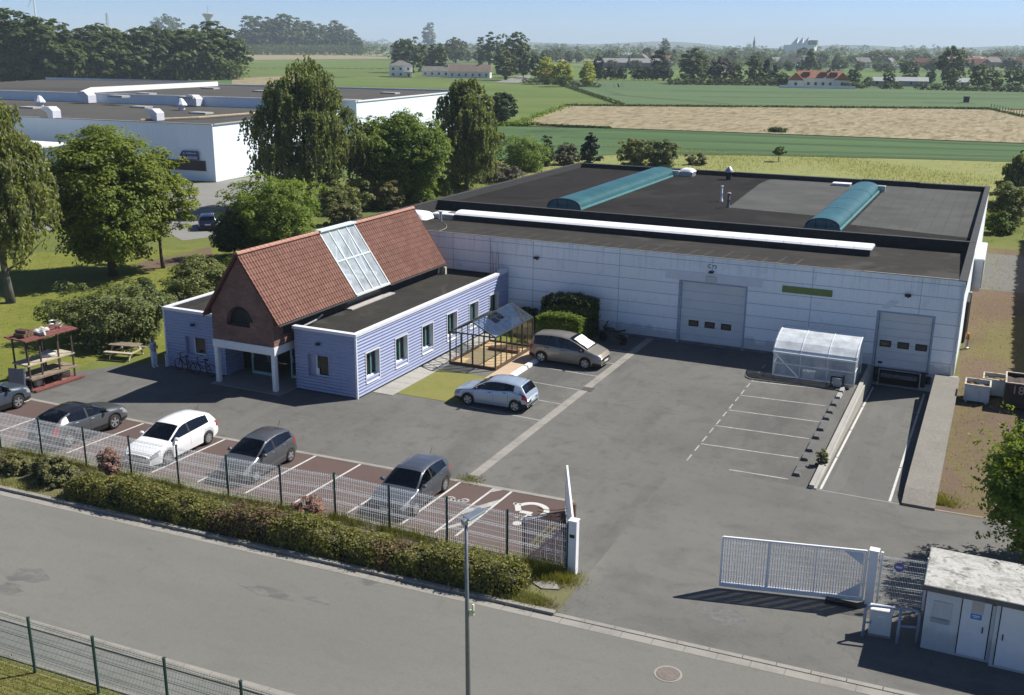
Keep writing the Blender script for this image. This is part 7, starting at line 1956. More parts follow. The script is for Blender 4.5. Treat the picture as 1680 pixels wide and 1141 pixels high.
def bush(label, px, py, pyt, wpx, seed, lm, name='bush', cat='bush', n=1.0, ls=0.16, xy=None, dims=None, rz=0.0):
    r = np.random.default_rng(seed); x, y = xy if xy else at(px, py)
    if dims: rx, ry, H = dims
    else: H = hgt(px, py, pyt); rx = ry = wpx/2*dist(px, py)/FPX; y += ry*0.5
    V = clumps(r, int(170*n), 74, (rx*0.9, ry*0.9, H*0.56), H*0.42, ls*0.6, up=0.55, clump=0.22, lob=0.2, bias=0.45)
    V = V[np.repeat(V.reshape(-1, 4, 3)[:, :, 2].min(axis=1) > -0.05, 4)]
    mb = MB()
    for k in range(5):
        a = 1.3*k; mb.tube([(0, 0, -0.1), (0.3*rx*math.cos(a), 0.3*ry*math.sin(a), H*0.4), (0.6*rx*math.cos(a), 0.6*ry*math.sin(a), H*0.75)], [0.06, 0.045, 0.02], 5)
    t = thing(name, label, cat, (x, y, 0), rz)
    link('foliage', np_mesh('foliage', V, lm), t); mb.build('stems', M_BARK, t, world=False)
    return t

# the trees west of the site
tree('weeping birch at the left picture edge standing on the lawn', 18, 497, 132, 165, 'weep', 11, L_BIRCH, n=1.1, ls=0.12, low=0.16, tr=0.26)
tree('large bright maple on the lawn in front of the neighbouring white building', 185, 452, 203, 205, 'broad', 12, L_MAPLE, n=1.5, ls=0.21, low=0.06, tr=0.3)
tree('smaller thin stemmed maple on the right of the large maple', 268, 440, 248, 115, 'loose', 13, L_MAPLE, n=1.1, ls=0.17, low=0.25, tr=0.14)
tree('tall weeping birch between the neighbouring building and the office', 508, 345, 96, 205, 'weep', 14, L_BIRCH, n=1.35, ls=0.14, low=0.08, tr=0.28)
tree('rounded dense green maple between the two weeping birches', 655, 332, 177, 165, 'broad', 15, L_GREEN, n=1.4, ls=0.24, low=0.03, tr=0.28)
tree('weeping birch behind the corner of the warehouse, right of the rounded maple', 765, 312, 122, 135, 'weep', 16, L_BIRCH, n=1.1, ls=0.15, low=0.06, tr=0.26)
tree('dark spreading shrub tree behind the tiled roof', 450, 425, 290, 165, 'loose', 17, L_GREEN, n=1.5, ls=0.17, low=0.02, tr=0.16)
tree('dark evergreen shrub at the left foot of the spreading shrub tree', 385, 428, 340, 75, 'loose', 18, L_DARK, n=0.8, ls=0.16, low=0.02, tr=0.12)
tree('isolated round tree at the near corner of the straw field', 824, 206, 148, 50, 'broad', 19, L_DARK, n=0.5, ls=0.35, low=0.02)
tree('spiky conifer at the far left corner of the warehouse roof', 968, 278, 212, 44, 'conifer', 20, L_CONIF, n=0.7, ls=0.22, low=0.02)
tree('small lone sapling in the tall grass behind the warehouse', 1277, 266, 239, 20, 'loose', 21, L_GREEN, n=0.2, ls=0.22, low=0.3, tr=0.07)
tree('weeping tree at the right picture edge behind the warehouse', 1668, 335, 250, 60, 'weep', 22, L_BIRCH, n=0.5, ls=0.16, low=0.05)
KT = tree('leafy tree overhanging the kiosk on the right', 0, 0, 0, 0, 'loose', 23, L_GREEN, n=2.8, ls=0.11, low=0.12, xy=(3.3, 37.5), h=5.3, w_=3.0, tr=0.12)
# long leafy shoots give the kiosk tree its spiky outline
def shoots(t, seed, n, R0, cz, lo, hi, lm, ls):
    r = np.random.default_rng(seed); C, Nn = [], []
    for i in range(n):
        d = unit(r.normal(size=3)+np.array([-0.25, 0.1, 0.55])); b = np.array([0, 0, cz])+d*R0*0.75; L = lo+(hi-lo)*r.random()
        s = r.random(46); p = b+d*s[:, None]*L+np.array([0, 0, 0.25])*(s**2)[:, None]*L+r.normal(size=(46, 3))*0.07
        C.append(p); Nn.append(r.normal(size=(46, 3))+[0, 0, .6])
    link('shoots', np_mesh('shoots', leaves(np.concatenate(C), np.concatenate(Nn), ls, 0.5, r), lm), t)
shoots(KT, 231, 130, 2.9, 3.0, 0.5, 1.4, L_MAPLE, 0.075)
# bushes
bush('big tangled grey green bush behind the open rack', 0, 0, 0, 0, 31, L_SHRUB, n=1.7, ls=0.15, xy=(-47.9, 44.4), dims=(4.1, 2.5, 3.3), rz=R_(20))
bush('lush green bush between the lawn and the blue office', 0, 0, 0, 0, 32, L_SHRUB, n=1.5, ls=0.16, xy=(-50.0, 55.0), dims=(2.9, 3.2, 2.7))
bush('dark bush behind the left corner of the office', 0, 0, 0, 0, 33, L_DARK, n=0.9, ls=0.15, xy=(-50.3, 49.6), dims=(1.8, 1.8, 2.6))
bush('bright grassy bush behind the office below the shrub tree', 0, 0, 0, 0, 34, L_GREEN, n=1.0, ls=0.15, xy=(-50.5, 62.5), dims=(3.4, 3.0, 2.2))
bush('pale flowering bush beside the left end of the warehouse', 555, 372, 338, 70, 35, L_PALE, n=0.8, ls=0.17)
bush('olive shrub at the foot of the tall weeping birch', 585, 345, 292, 75, 36, L_SHRUB, n=0.9, ls=0.18)
bush('grey green shrub filling the gap below the tall weeping birch on its left', 545, 352, 300, 70, 54, L_SHRUB, n=0.9, ls=0.18)
bush('yellowish bush at the foot of the rounded maple', 628, 345, 298, 60, 55, L_PALE, n=0.8, ls=0.17)
bush('bright green bush beside the warehouse roof edge left of the grey shrubs', 705, 322, 290, 60, 56, L_GREEN, n=0.7, ls=0.17)
bush('green shrub beside the warehouse between maple and birch', 668, 332, 305, 75, 37, L_GREEN, n=0.7, ls=0.17)
bush('dark rounded shrub beyond the warehouse, left of the conifer', 850, 283, 226, 90, 38, L_GREEN, n=1.0, ls=0.22)
bush('grey purple shrub just left of the conifer', 925, 272, 234, 42, 39, L_GREY, n=0.6, ls=0.2)
bush('thin upright shrub between the dark shrub and the grey purple one', 893, 274, 220, 26, 40, L_DARK, n=0.4, ls=0.2)
bush('olive brown undergrowth shrub along the left roof edge', 805, 300, 272, 90, 41, L_GREY, n=0.7, ls=0.18)
bush('mid green shrub right below the second weeping birch', 745, 308, 268, 62, 42, L_GREEN, n=0.7, ls=0.18)
bush('wide olive thicket behind the far edge of the warehouse roof', 1035, 275, 228, 55, 43, L_SHRUB, n=0.8, ls=0.24)
bush('sunlit right half of the thicket behind the warehouse roof', 1080, 277, 230, 55, 44, L_SHRUB, n=0.8, ls=0.24)
bush('low pale thistle clump behind the thicket', 1140, 272, 252, 40, 45, L_PALE, n=0.3, ls=0.2)
bush('rounded bush at the right picture edge below the weeping tree', 1655, 365, 303, 60, 46, L_SHRUB, n=0.9, ls=0.2)
bush('low green bush at the right edge beside the warehouse track', 1640, 385, 350, 45, 47, L_GREEN, n=0.5, ls=0.18)
bush('small green weed growing on the ramp wall', 0, 0, 0, 0, 48, L_SHRUB, n=0.3, ls=0.05, xy=(-5.65, 44.0), dims=(0.28, 0.28, 0.7), name='weed', cat='weed')
bush('pale yellow green shrub by the kerb at the left picture edge', 0, 0, 0, 0, 49, L_PALE, n=0.8, ls=0.09, xy=(-34.0, 27.9), dims=(1.35, 0.8, 0.95))
bush('second pale shrub by the kerb, left of the first one', 0, 0, 0, 0, 50, L_PALE, n=0.5, ls=0.09, xy=(-36.4, 28.0), dims=(1.0, 0.8, 0.75))
bush('upright reddish shrub in front of the wire fence near the white car', 0, 0, 0, 0, 51, L_REDSH, n=0.6, ls=0.055, xy=(-31.9, 28.9), dims=(0.42, 0.42, 1.6))
bush('reddish flowering shrub in front of the wire fence near the middle post', 0, 0, 0, 0, 52, L_REDSH, n=0.6, ls=0.055, xy=(-22.2, 29.4), dims=(0.7, 0.5, 1.2))
bush('dark low shrub at the warehouse wall behind the greenhouse', 0, 0, 0, 0, 53, L_DARK, n=0.7, ls=0.1, xy=(-26.9, 58.9), dims=(1.2, 1.0, 1.5))
# undergrowth along the west edge, far grass, field margins
def scatter_blades(name, poly_fn, n, hmin, hmax, wd, m, seed, z0=0.0):
    r = np.random.default_rng(seed); P = poly_fn(r, n); n = len(P)
    if hmax in (0.45, 0.4):   # uneven stands, not an even carpet
        q = np.sin(P[:, 0]*0.23+np.sin(P[:, 1]*0.11)*2)+np.sin(P[:, 1]*0.17+P[:, 0]*0.07)+0.8*r.normal(size=n); P = P[q > 0.1]; n = len(P)
    a = r.random(n)*6.28; h = hmin+(hmax-hmin)*r.random(n)**1.5; ln = r.normal(size=(n, 2))*0.35*h[:, None]
    V = np.empty((n, 3, 3)); c, s = np.cos(a)*wd, np.sin(a)*wd
    V[:, 0] = np.stack([P[:, 0]-c, P[:, 1]-s, np.full(n, z0)], 1); V[:, 1] = np.stack([P[:, 0]+c, P[:, 1]+s, np.full(n, z0)], 1)
    V[:, 2] = np.stack([P[:, 0]+ln[:, 0], P[:, 1]+ln[:, 1], z0+h], 1)
    o = link(name, np_mesh(name, V.reshape(-1, 3), m, 3)); tag(o, kind='stuff'); return o
def along(x0, x1, yf, spread):
    def f(r, n):
        x = x0+(x1-x0)*r.random(n); keep = np.sin(x*1.7+np.sin(x*0.6)*2)+r.random(n)*1.6 > 0.2; x = x[keep]
        return np.stack([x, np.array([yf(a) for a in x])+r.normal(size=len(x))*spread], 1)
    return f
scatter_blades('grass', along(-46, -12.2, lambda x: fy(x)-0.12, 0.22), 15000, 0.1, 0.42, 0.012, L_BLADE, 71, 0.03)
scatter_blades('grass', along(-46, -12, lambda x: kerbN(x)+0.5, 0.25), 9000, 0.05, 0.25, 0.012, L_DRYBL, 72, 0.05)
scatter_blades('grass', lambda r, n: np.stack([-12.6+0.5*r.normal(size=n), 29.6+0.28*r.normal(size=n)], 1), 4500, 0.08, 0.42, 0.012, L_BLADE, 73, 0.03)
scatter_blades('grass', lambda r, n: np.stack([-12.5+0.42*r.normal(size=n), 27.85+0.16*r.normal(size=n)], 1), 4500, 0.04, 0.22, 0.012, L_DRYBL, 74, 0.04)
scatter_blades('grass', lambda r, n: np.stack([-34+24*r.random(n), 15.6+2.5*r.random(n)], 1), 22000, 0.03, 0.14, 0.012, L_DRYBL, 75, 0.04)
scatter_blades('grass', lambda r, n: np.stack([-66+66*r.random(n), 106+75*r.random(n)**1.3], 1), 45000, 0.12, 0.45, 0.05, L_DRYBL, 76, 0.0)
scatter_blades('grass', lambda r, n: np.stack([-66+70*r.random(n), 106+75*r.random(n)**1.3], 1), 16000, 0.12, 0.4, 0.05, L_BLADE, 77, 0.0)
scatter_blades('grass', lambda r, n: np.stack([-1.0+3.0*np.abs(r.normal(size=n))*0.7, 42+60*r.random(n)], 1), 3500, 0.04, 0.16, 0.02, L_DRYBL, 78, 0.0)
scatter_blades('grass', lambda r, n: np.stack([-42.3+8*r.random(n)-14, 62+45*r.random(n)], 1), 25000, 0.3, 1.0, 0.05, L_BLADE, 79, 0.0)
scatter_blades('grass', lambda r, n: np.stack([-41.6-6*r.random(n)**1.5, 61+46*r.random(n)], 1), 16000, 0.4, 1.3, 0.05, L_DRYBL, 80, 0.0)
scatter_blades('grass', lambda r, n: np.stack([-18.75+r.normal(size=n)*0.3, 35.75+r.normal(size=n)*0.25], 1), 500, 0.03, 0.14, 0.015, L_DRYBL, 81, 0.0)
scatter_blades('grass', lambda r, n: np.stack([-0.95+0.45*r.normal(size=n), 41.9+0.5*np.abs(r.normal(size=n))], 1), 2000, 0.04, 0.22, 0.015, L_BLADE, 82, 0.0)
scatter_blades('grass', lambda r, n: np.stack([-100+55*r.random(n), 27+40*r.random(n)], 1), 14000, 0.02, 0.07, 0.03, L_BLADE, 83, -0.012)

def hedge(name, label, x0, x1, yf, wd, h, n, ls, lm, seed, core, red=None, z0=0.0):
    """clipped hedge: leaves over a rough rounded box, with a solid dark core added to block light"""
    r = np.random.default_rng(seed); t = thing(name, label, 'hedge', ((x0+x1)/2, yf((x0+x1)/2), 0))
    ox, oy = (x0+x1)/2, yf((x0+x1)/2)
    u = r.random(n); x = x0+(x1-x0)*u
    s = r.random(n)*(wd+2*h); e = np.minimum(1, np.minimum(x-x0, x1-x)/0.5)
    am = 1.0 if name != 'clipped_shrub' else 0.25; wv_ = 1+am*(0.2*np.sin(x*0.83+1)+0.11*np.sin(x*2.3)+0.07*np.sin(x*5.1+1)+0.05*np.sin(x*9+2))
    Y = np.where(s < h, -wd/2, np.where(s < h+wd, s-h-wd/2, wd/2)); Z = np.where(s < h, s, np.where(s < h+wd, h, 2*h+wd-s))
    ny = np.where(s < h, -1.0, np.where(s < h+wd, 0.0, 1.0)); nz = np.where((s >= h) & (s < h+wd), 1.0, 0.12)
    rnd = 1-0.22*(np.abs(Y)/(wd/2))**4*(Z/h)**4
    Z = Z*wv_*rnd; Y = Y*(0.97+0.06*np.sin(x*3.1+Z*4))*rnd
    C = np.stack([x, Y, Z], 1)+r.normal(size=(n, 3))*np.array([0.05, 0.07, 0.06])
    C[:, 2] *= (0.55+0.45*np.sqrt(np.clip(e, 0, 1))) if name != 'clipped_shrub' else (0.88+0.12*np.sqrt(np.clip(e, 0, 1))); C[:, 2] = np.maximum(C[:, 2], 0.02)
    m_ = r.random(n) < 0.05*0
    ends = int(n*wd*h/((x1-x0)*(wd+2*h))*1.2)
    for xe, sg in ((x0, -1), (x1, 1)):
        Ce = np.stack([np.full(ends, xe)+sg*0.06*r.normal(size=ends), (r.random(ends)-.5)*wd*0.92, r.random(ends)*h*(0.75 if name != 'clipped_shrub' else 0.95)], 1); C = np.concatenate([C, Ce])
        ny = np.concatenate([ny, np.zeros(ends)]); nz = np.concatenate([nz, np.full(ends, .2)])
    Nn = np.stack([r.normal(size=len(C))*.3, ny, nz+.3], 1)+0.6*rand_dirs(r, len(C))
    yy = np.array([yf(a) for a in C[:, 0]]); W_ = C.copy(); W_[:, 0] -= ox; W_[:, 1] += yy-oy; W_[:, 2] += z0
    if name != 'clipped_shrub':   # thin spots where the twig-coloured core shows
        th = np.sin(C[:, 0]*1.9+3*C[:, 2])+np.sin(C[:, 0]*3.7+C[:, 1]*4+1)+0.9*r.normal(size=len(C)) < 1.25
        W_, Nn, C = W_[th], Nn[th], C[th]
    if red is not None:
        k = np.zeros(len(C), bool)
        for (a, b) in red: k |= (C[:, 0] > a+0.3*np.sin(C[:, 1]*5)) & (C[:, 0] < b+0.3*np.sin(C[:, 1]*4+1))
        k &= r.random(len(C)) < 0.62
        link('red_foliage', np_mesh('red_foliage', leaves(W_[k], Nn[k], ls, 0.6, r), L_HEDGER), t); W_, Nn = W_[~k], Nn[~k]
    link('foliage', np_mesh('foliage', leaves(W_, Nn, ls, 0.6, r), lm), t)
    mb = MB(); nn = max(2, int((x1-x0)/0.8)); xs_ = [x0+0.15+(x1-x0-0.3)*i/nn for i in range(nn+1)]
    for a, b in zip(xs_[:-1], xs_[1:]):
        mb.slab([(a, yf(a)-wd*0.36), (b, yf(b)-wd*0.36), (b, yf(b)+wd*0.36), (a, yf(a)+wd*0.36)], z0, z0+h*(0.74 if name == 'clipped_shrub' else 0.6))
    mb.build('light_block_core', core, t)  # solid twig-coloured slabs added inside the leaves to block light
    return t
M_CORE = mat('dark_hedge_core', (0.030, 0.028, 0.016), 0.95, 0.4, 6)
hedge('roadside_hedge', 'long rough roadside hedge between the kerb and the wire fence with a red brown stretch', -32.3, -12.85, lambda x: kerbN(x)+1.02, 1.35, 0.76, 46000, 0.05, L_HEDGE, 91, M_CORE, red=[(-25.3, -22.3), (-18.2, -17.2)], z0=0.05)
hedge('clipped_shrub', 'tall clipped dark green block shrub against the white warehouse wall', -25.2, -22.1, lambda x: 58.75, 1.9, 2.5, 17000, 0.06, L_DARK, 92, M_CORE)
hedge('clipped_shrub', 'lower clipped shrub block in front of the tall one behind the people carrier', -24.9, -22.2, lambda x: 57.1, 1.3, 1.65, 11000, 0.06, L_GREEN, 93, M_CORE)
# the hedge of tall trees along the east boundary (outside the frame, throws the shade on the track)
hedge('boundary_hedge', 'tall dark boundary hedge east of the track', 4.9, 6.9, lambda x: 84.0, 62, 5.6, 14000, 0.3, L_DARK, 94, M_CORE)
# ------------------------------------------------------------------ the neighbouring white building
nb = thing('neighbour_hall', 'large white neighbouring hall with a flat dark roof on the left, half hidden by trees', 'industrial hall', (-92.7, 106.3, 0))
ux = np.array([-28.3, -2.5])/math.hypot(28.3, 2.5); uy = np.array([-ux[1], ux[0]]); uy = uy if uy[1] > 0 else -uy
c0 = np.array([-92.8, 106.3])
def W2(a, b): p = c0+ux*a+uy*b; return (p[0], p[1])
M_HALL = panel_wall('hall_white_cladding', (0.76, 0.83, 0.90), (0.68, 0.74, 0.80), (0.5, 0.5, 0.5), 3.0, 40, 0.15)
Z1, Z2, Z3 = 7.35, 8.7, 9.2
mb = MB()
def wall2(p, q, z0, z1): mb.quad((p[0], p[1], z0), (q[0], q[1], z0), (q[0], q[1], z1), (p[0], p[1], z1))
wall2(W2(0, 0), W2(75, 0), 0, Z1); wall2(W2(0, 0), W2(0, 10), 0, Z1); wall2(W2(0, 10), W2(1.2, 10.0), 0, Z1)
wall2(W2(0, 10), W2(0, 34), 3.6, Z1); wall2(W2(75, 0), W2(75, 34), 0, Z1)
wall2(W2(-2.4, 34), W2(80, 34), 0, Z2); wall2(W2(-2.4, 34), W2(-2.4, 79), 0, Z2); wall2(W2(-2.4, 79), W2(80, 79), 0, Z2)
mb.build('wall', M_HALL, nb)
mb = MB(); wall2(W2(1.2, 10), W2(1.2, 34), 0, 3.62); mb.add([(*W2(0, 10), 3.6), (*W2(1.2, 10), 3.6), (*W2(1.2, 34), 3.6), (*W2(0, 34), 3.6)], [(0, 1, 2, 3)]); mb.build('recessed_wall', mat('grey_cladding', (0.40, 0.43, 0.44), 0.6, 0.08, 2), nb)
M_HROOF = layered('hall_roof', (0.105, 0.101, 0.094), [(0.1, .4, .7, (.125, .12, .11), .8), (0.8, .5, .75, (.08, .077, .072), .6), (0.3, .58, .66, (.07, .068, .064), .5)], rough=1.0, spec=0.1)
def poly2(mb, pts, z): mb.poly([W2(*p) for p in pts], z)
mb = MB(); poly2(mb, [(0.1, 0.1), (74.9, 0.1), (74.9, 33.9), (0.1, 33.9)], Z1-0.12); mb.build('front_roof', M_HROOF, nb)
mb = MB(); poly2(mb, [(-2.3, 34.1), (79.9, 34.1), (79.9, 78.9), (-2.3, 78.9)], Z2-0.15); mb.build('rear_roof', M_HROOF, nb)
mb = MB()
def bar2(p, q, z, w_=0.3, h_=0.12): mb.bar((*W2(*p), z), (*W2(*q), z), w_, h_)
bar2((0, 0), (75, 0), Z1); bar2((-0.05, 0.2), (-0.05, 33.8), Z1); mb.build('coping', mat('pale_coping', (0.36, 0.36, 0.35), 0.7, 0.15, 3), nb)
mb = MB(); bar2((-2.4, 34.0), (80, 34.0), Z2+0.05, 0.35, 0.2); bar2((-2.4, 34.2), (-2.4, 79), Z2+0.05, 0.35, 0.2); bar2((-2.2, 79), (80, 79), Z2+0.05, 0.35, 0.2); mb.build('coping', M_WHITEM, nb)
# long white lit shed face on the rear roof
mb = MB()
def top_at(xy, pyt, px):
    d = _RT @ np.array([(px-840)/FPX, (pyt-570.5)/FPX, 1.0]); t_ = (xy[0]*d[0]+xy[1]*d[1])/(d[0]**2+d[1]**2); return CAM_H+d[2]*t_
S0, S1, S2 = at(52, 160, 8.6), at(150, 152, 8.6), at(358, 141, 8.6)
b0, b1 = float(np.dot(np.array(S0)-c0, uy)), float(np.dot(np.array(S1)-c0, uy))
if b0 < 34.5: f_ = (34.5-b0)/(b1-b0); S0 = (S0[0]+(S1[0]-S0[0])*f_, S0[1]+(S1[1]-S0[1])*f_)
T0, T1, T2 = 8.75, top_at(S1, 143.5, 150), top_at(S2, 134, 358)
far_ = ux*46
mb = MB()
for (a, za), (b, zb_) in (((S0, T0), (S1, T1)), ((S1, T1), (S2, T2))): mb.quad((a[0], a[1], 8.5), (b[0], b[1], 8.5), (b[0], b[1], zb_), (a[0], a[1], za))
E2 = (S2[0]+far_[0], S2[1]+far_[1]); mb.quad((S2[0], S2[1], 8.5), (E2[0], E2[1], 8.5), (E2[0], E2[1], T2), (S2[0], S2[1], T2))
mb.build('shed_block', M_WHITE, nb)
mb = MB(); E1 = (S1[0]+far_[0], S1[1]+far_[1]); E0 = (S0[0]+far_[0]*.6, S0[1]+far_[1]*.6)
mb.quad((S1[0]-.1, S1[1], T1-.12), (S2[0]-.1, S2[1], T2-.12), (E2[0], E2[1], T2-.5), (E1[0], E1[1], 8.57)); mb.quad((S0[0]-.1, S0[1], 8.6), (S1[0]-.1, S1[1], T1-.12), (E1[0], E1[1], 8.57), (E0[0], E0[1], 8.57)); mb.build('shed_roof', M_HROOF, nb)
mb = MB(); p, q = W2(0.6, 33.0), W2(2.2, 12)
mb.tube([(*W2(12, 1), Z1+0.1), (*W2(8, 8), Z1+0.15), (*W2(6, 18), Z1+0.2), (*W2(3.5, 33), Z1+0.3)], 0.16, 6); mb.build('roof_pipe_run', mat('buff_pipe', (0.36, 0.29, 0.20), 0.7, 0.15), nb)
for px, py in ((225, 178), (328, 187), (300, 150), (120, 163), (60, 178)): pass
def hall_roof_item(name, label, cat, px, py, z, fn, m, group=None):
    x, y = at(px, py, z); mb = MB(); fn(mb, x, y, z); o = mb.build(name, m); tag(o, label, cat, group); return o
def flatlight(mb, x, y, z): mb.box(x-1.6, x+1.6, y-0.9, y+0.9, z-0.1, z+0.25)
for (px, py, z) in ((232, 177, Z1), (330, 187, Z1), (50, 178, Z1), (345, 146, Z2), (240, 155, Z2), (195, 159, Z2), (310, 161, Z2), (455, 168, Z2), (520, 150, Z2), (575, 166, Z2), (640, 154, Z2), (110, 140, Z2), (80, 150, Z2), (160, 137, Z2), (430, 151, Z2)):
    hall_roof_item('flat_rooflight', 'flat pale rooflight on the dark roof of the neighbouring hall', 'rooflight', px, py, z-0.12, flatlight, mat('dusty_rooflight', (0.36, 0.36, 0.34), 0.6, 0.15, 2), 'flat rooflights on the neighbouring hall')
M_COWL = mat('pale_cowl', (0.55, 0.56, 0.62), 0.45, 0.1, 3)
def cowl(mb, x, y, z, s=1.0):
    pts = [(0.0, 0.0), (0.0, 1.0), (-0.7, 1.5), (-1.7, 1.5), (-2.1, 1.1), (-1.2, 0.75), (-0.9, 0.0)]
    n = len(pts); vs = [(x+p[0]*s, y-0.7*s, z+p[1]*s) for p in pts]+[(x+p[0]*s, y+0.7*s, z+p[1]*s) for p in pts]
    mb.add(vs, [tuple(range(n)), tuple(reversed(range(n, 2*n)))]+[(i, n+i, n+(i+1) % n, (i+1) % n) for i in range(n)])
hall_roof_item('roof_cowl', 'bent pale vent cowl at the front roof edge, the left one', 'roof vent', 94, 194, Z1, cowl, M_COWL)
hall_roof_item('roof_cowl', 'bent pale vent cowl at the front roof edge right of the maple top', 'roof vent', 264, 198, Z1, cowl, M_COWL)
hall_roof_item('roof_cowl', 'bent pale vent cowl rising against the long white shed face', 'roof vent', 152, 169, Z1, lambda mb, x, y, z: cowl(mb, x, y, z, 1.25), M_COWL)
hall_roof_item('roof_cowl', 'bent pale vent cowl on the right above the brown pipe run', 'roof vent', 328, 174, Z1, lambda mb, x, y, z: cowl(mb, x, y, z, 1.15), M_COWL)
def capvent(mb, x, y, z): mb.lathe([(0.55, 0), (0.55, 0.6), (0.9, 0.62), (0.9, 0.8), (0.35, 1.6), (0, 1.75)], 10, 0, Matrix.Translation((x, y, z)))
hall_roof_item('roof_vent', 'round white capped roof vent left of the tall cowl', 'roof vent', 66, 175, Z1, capvent, M_COWL)
hall_roof_item('roof_vent', 'round white capped roof vent by the brown pipe run', 'roof vent', 298, 180, Z1, capvent, M_COWL)
# dark trough window, direction sign
def on_front(a0_, a1_, z0, z1, d0, d1, mb): 
    P = [W2(a0_, -d1), W2(a1_, -d1), W2(a1_, -d0), W2(a0_, -d0)]; mb.slab(P, z0, z1); return mb
on_front(1.4, 8.5, 1.35, 2.65, 0.02, 0.12, MB()).build('strip_window', layered('rusty_dark_panel', (0.035, 0.025, 0.022), [(1.5, .45, .7, (.09, .05, .035), .7, 0, (1, 1, .3))], rough=0.5), nb)
on_front(1.2, 8.6, 1.25, 1.34, 0.02, 0.2, MB()).build('window_ledge', M_WHITE, nb)
t = thing('direction_sign', 'dark blue arrow shaped direction sign with two lines of white writing on the white hall', 'sign', (*W2(3.6, -0.3), 2.7))
P = [W2(2.3, -0.32), W2(4.7, -0.32), W2(5.15, -0.32), W2(4.7, -0.32)]
mb = MB()
a = [(2.25, 2.72), (4.75, 2.72), (5.2, 3.3), (4.75, 3.88), (2.25, 3.88)]
mb.add([(*W2(x_, -0.3), z_) for x_, z_ in a]+[(*W2(x_, -0.22), z_) for x_, z_ in a], [tuple(range(5)), tuple(reversed(range(5, 10)))]+[(i, (i+1) % 5, 5+(i+1) % 5, 5+i) for i in range(5)])
mb.build('sign_board', mat('navy_sign', (0.025, 0.05, 0.13), 0.5, 0.05), t)
mb = MB()
r = np.random.default_rng(3)
for zz, segs in ((3.52, (2.6, 4.15)), (3.02, (2.5, 4.1)), (2.84, (2.45, 4.05))):
    x_ = segs[0]
    while x_ < segs[1]-0.1:
        w_ = 0.07+0.06*r.random(); on_front(x_, x_+w_, zz, zz+0.11+0.06*r.random(), 0.301, 0.306, mb); x_ += w_+0.045
for zz in (3.45, 2.9): on_front(4.4, 4.55, zz, zz+0.2, 0.301, 0.306, mb)
mb.build('sign_lettering', mat('sign_white', (0.5, 0.52, 0.56), 0.6, 0), t)
t = thing('sign_post', 'low flat white canopy beside the hall behind the left birch', 'canopy', (*at(30, 240, 4), 0))
cx_, cy_ = at(25, 236, 4.5)
mb = MB(); mb.box(cx_-9, cx_+6, cy_-3, cy_+3, 4.3, 4.65); mb.build('canopy_roof', M_WHITE, t)
mb = MB()
for a_ in (-8, 5):
    for b_ in (-2.5, 2.5): mb = MB(); mb.box(cx_+a_-.12, cx_+a_+.12, cy_+b_-.12, cy_+b_+.12, 0, 4.3); mb.build('post', M_WHITE, t)

# ------------------------------------------------------------------ far trees
def unit_tree(seed, kind, lm):
    r = np.random.default_rng(seed)
    if kind == 'round': V = clumps(r, 130, 34, (0.38, 0.38, 0.48), 0.5, 0.033, clump=0.17, lob=0.12, bias=0.45, up=0.5)
    elif kind == 'wide': V = clumps(r, 150, 36, (0.54, 0.54, 0.47), 0.48, 0.034, clump=0.15, lob=0.12, bias=0.45, up=0.5)
    elif kind == 'tall': V = clumps(r, 120, 32, (0.27, 0.27, 0.49), 0.5, 0.028, clump=0.18, lob=0.12, bias=0.4, up=0.5)
    elif kind == 'poplar': V = clumps(r, 80, 26, (0.12, 0.12, 0.5), 0.5, 0.024, clump=0.2, lob=0.1, bias=0.3)
    elif kind == 'cone': V = clumps(r, 100, 30, (0.26, 0.26, 0.49), 0.5, 0.028, clump=0.17, lob=0.1, bias=0.35, shape=lambda z: np.clip(1.3-1.2*z, .1, 1.2))
    elif kind == 'hedge': V = clumps(r, 40, 14, (0.9, 0.5, 0.5), 0.45, 0.08, clump=0.3, lob=0.1, bias=0.4)
    me = np_mesh('crown', V, lm)
    mb = trunk_mesh(r, 1.0, 0.022, M_BARK, 3, 0.02, 0.8)
    return me, mb
UT = {}
def far_tree(label, x, y, h, kind, lm, seed=0, group=None, wide=1.0, name='tree', cat='tree', rz=None):
    key = (kind, lm.name, seed % 3)
    if key not in UT:
        me, mb = unit_tree(1000+len(UT)*7, kind, lm)
        tmp = mb.build('trunk', M_BARK, None, smooth=True); UT[key] = (me, tmp.data); bpy.data.objects.remove(tmp)
    t = thing(name, label, cat, (x, y, -0.05), random.random()*6.28 if rz is None else rz, group)
    t.scale = (h*wide, h*wide, h*1.03)
    link('crown', UT[key][0], t); link('trunk', UT[key][1], t)
    return t
def ft(label, px, pyb, pyt, kind, lm, group=None, wide=1.0, seed=0):
    x, y = at(px, pyb); return far_tree(label, x, y, hgt(px, pyb, pyt), kind, lm, seed, group, wide)
def margin(px0, py0, px1, py1, n, h, seed, m, spread=0.5):
    ls_ = 0.28 if h < 5 else 0.8
    r = np.random.default_rng(seed); a, b = np.array(at(px0, py0)), np.array(at(px1, py1)); s = r.random(n); P = a+(b-a)*s[:, None]+r.normal(size=(n, 2))*spread
    P = np.c_[P, 0.1+h*r.random(n)]; o = link('undergrowth', np_mesh('undergrowth', leaves(P, rand_dirs(r, n)+[0, 0, .5], ls_, 0.6, r), m)); tag(o, kind='stuff')
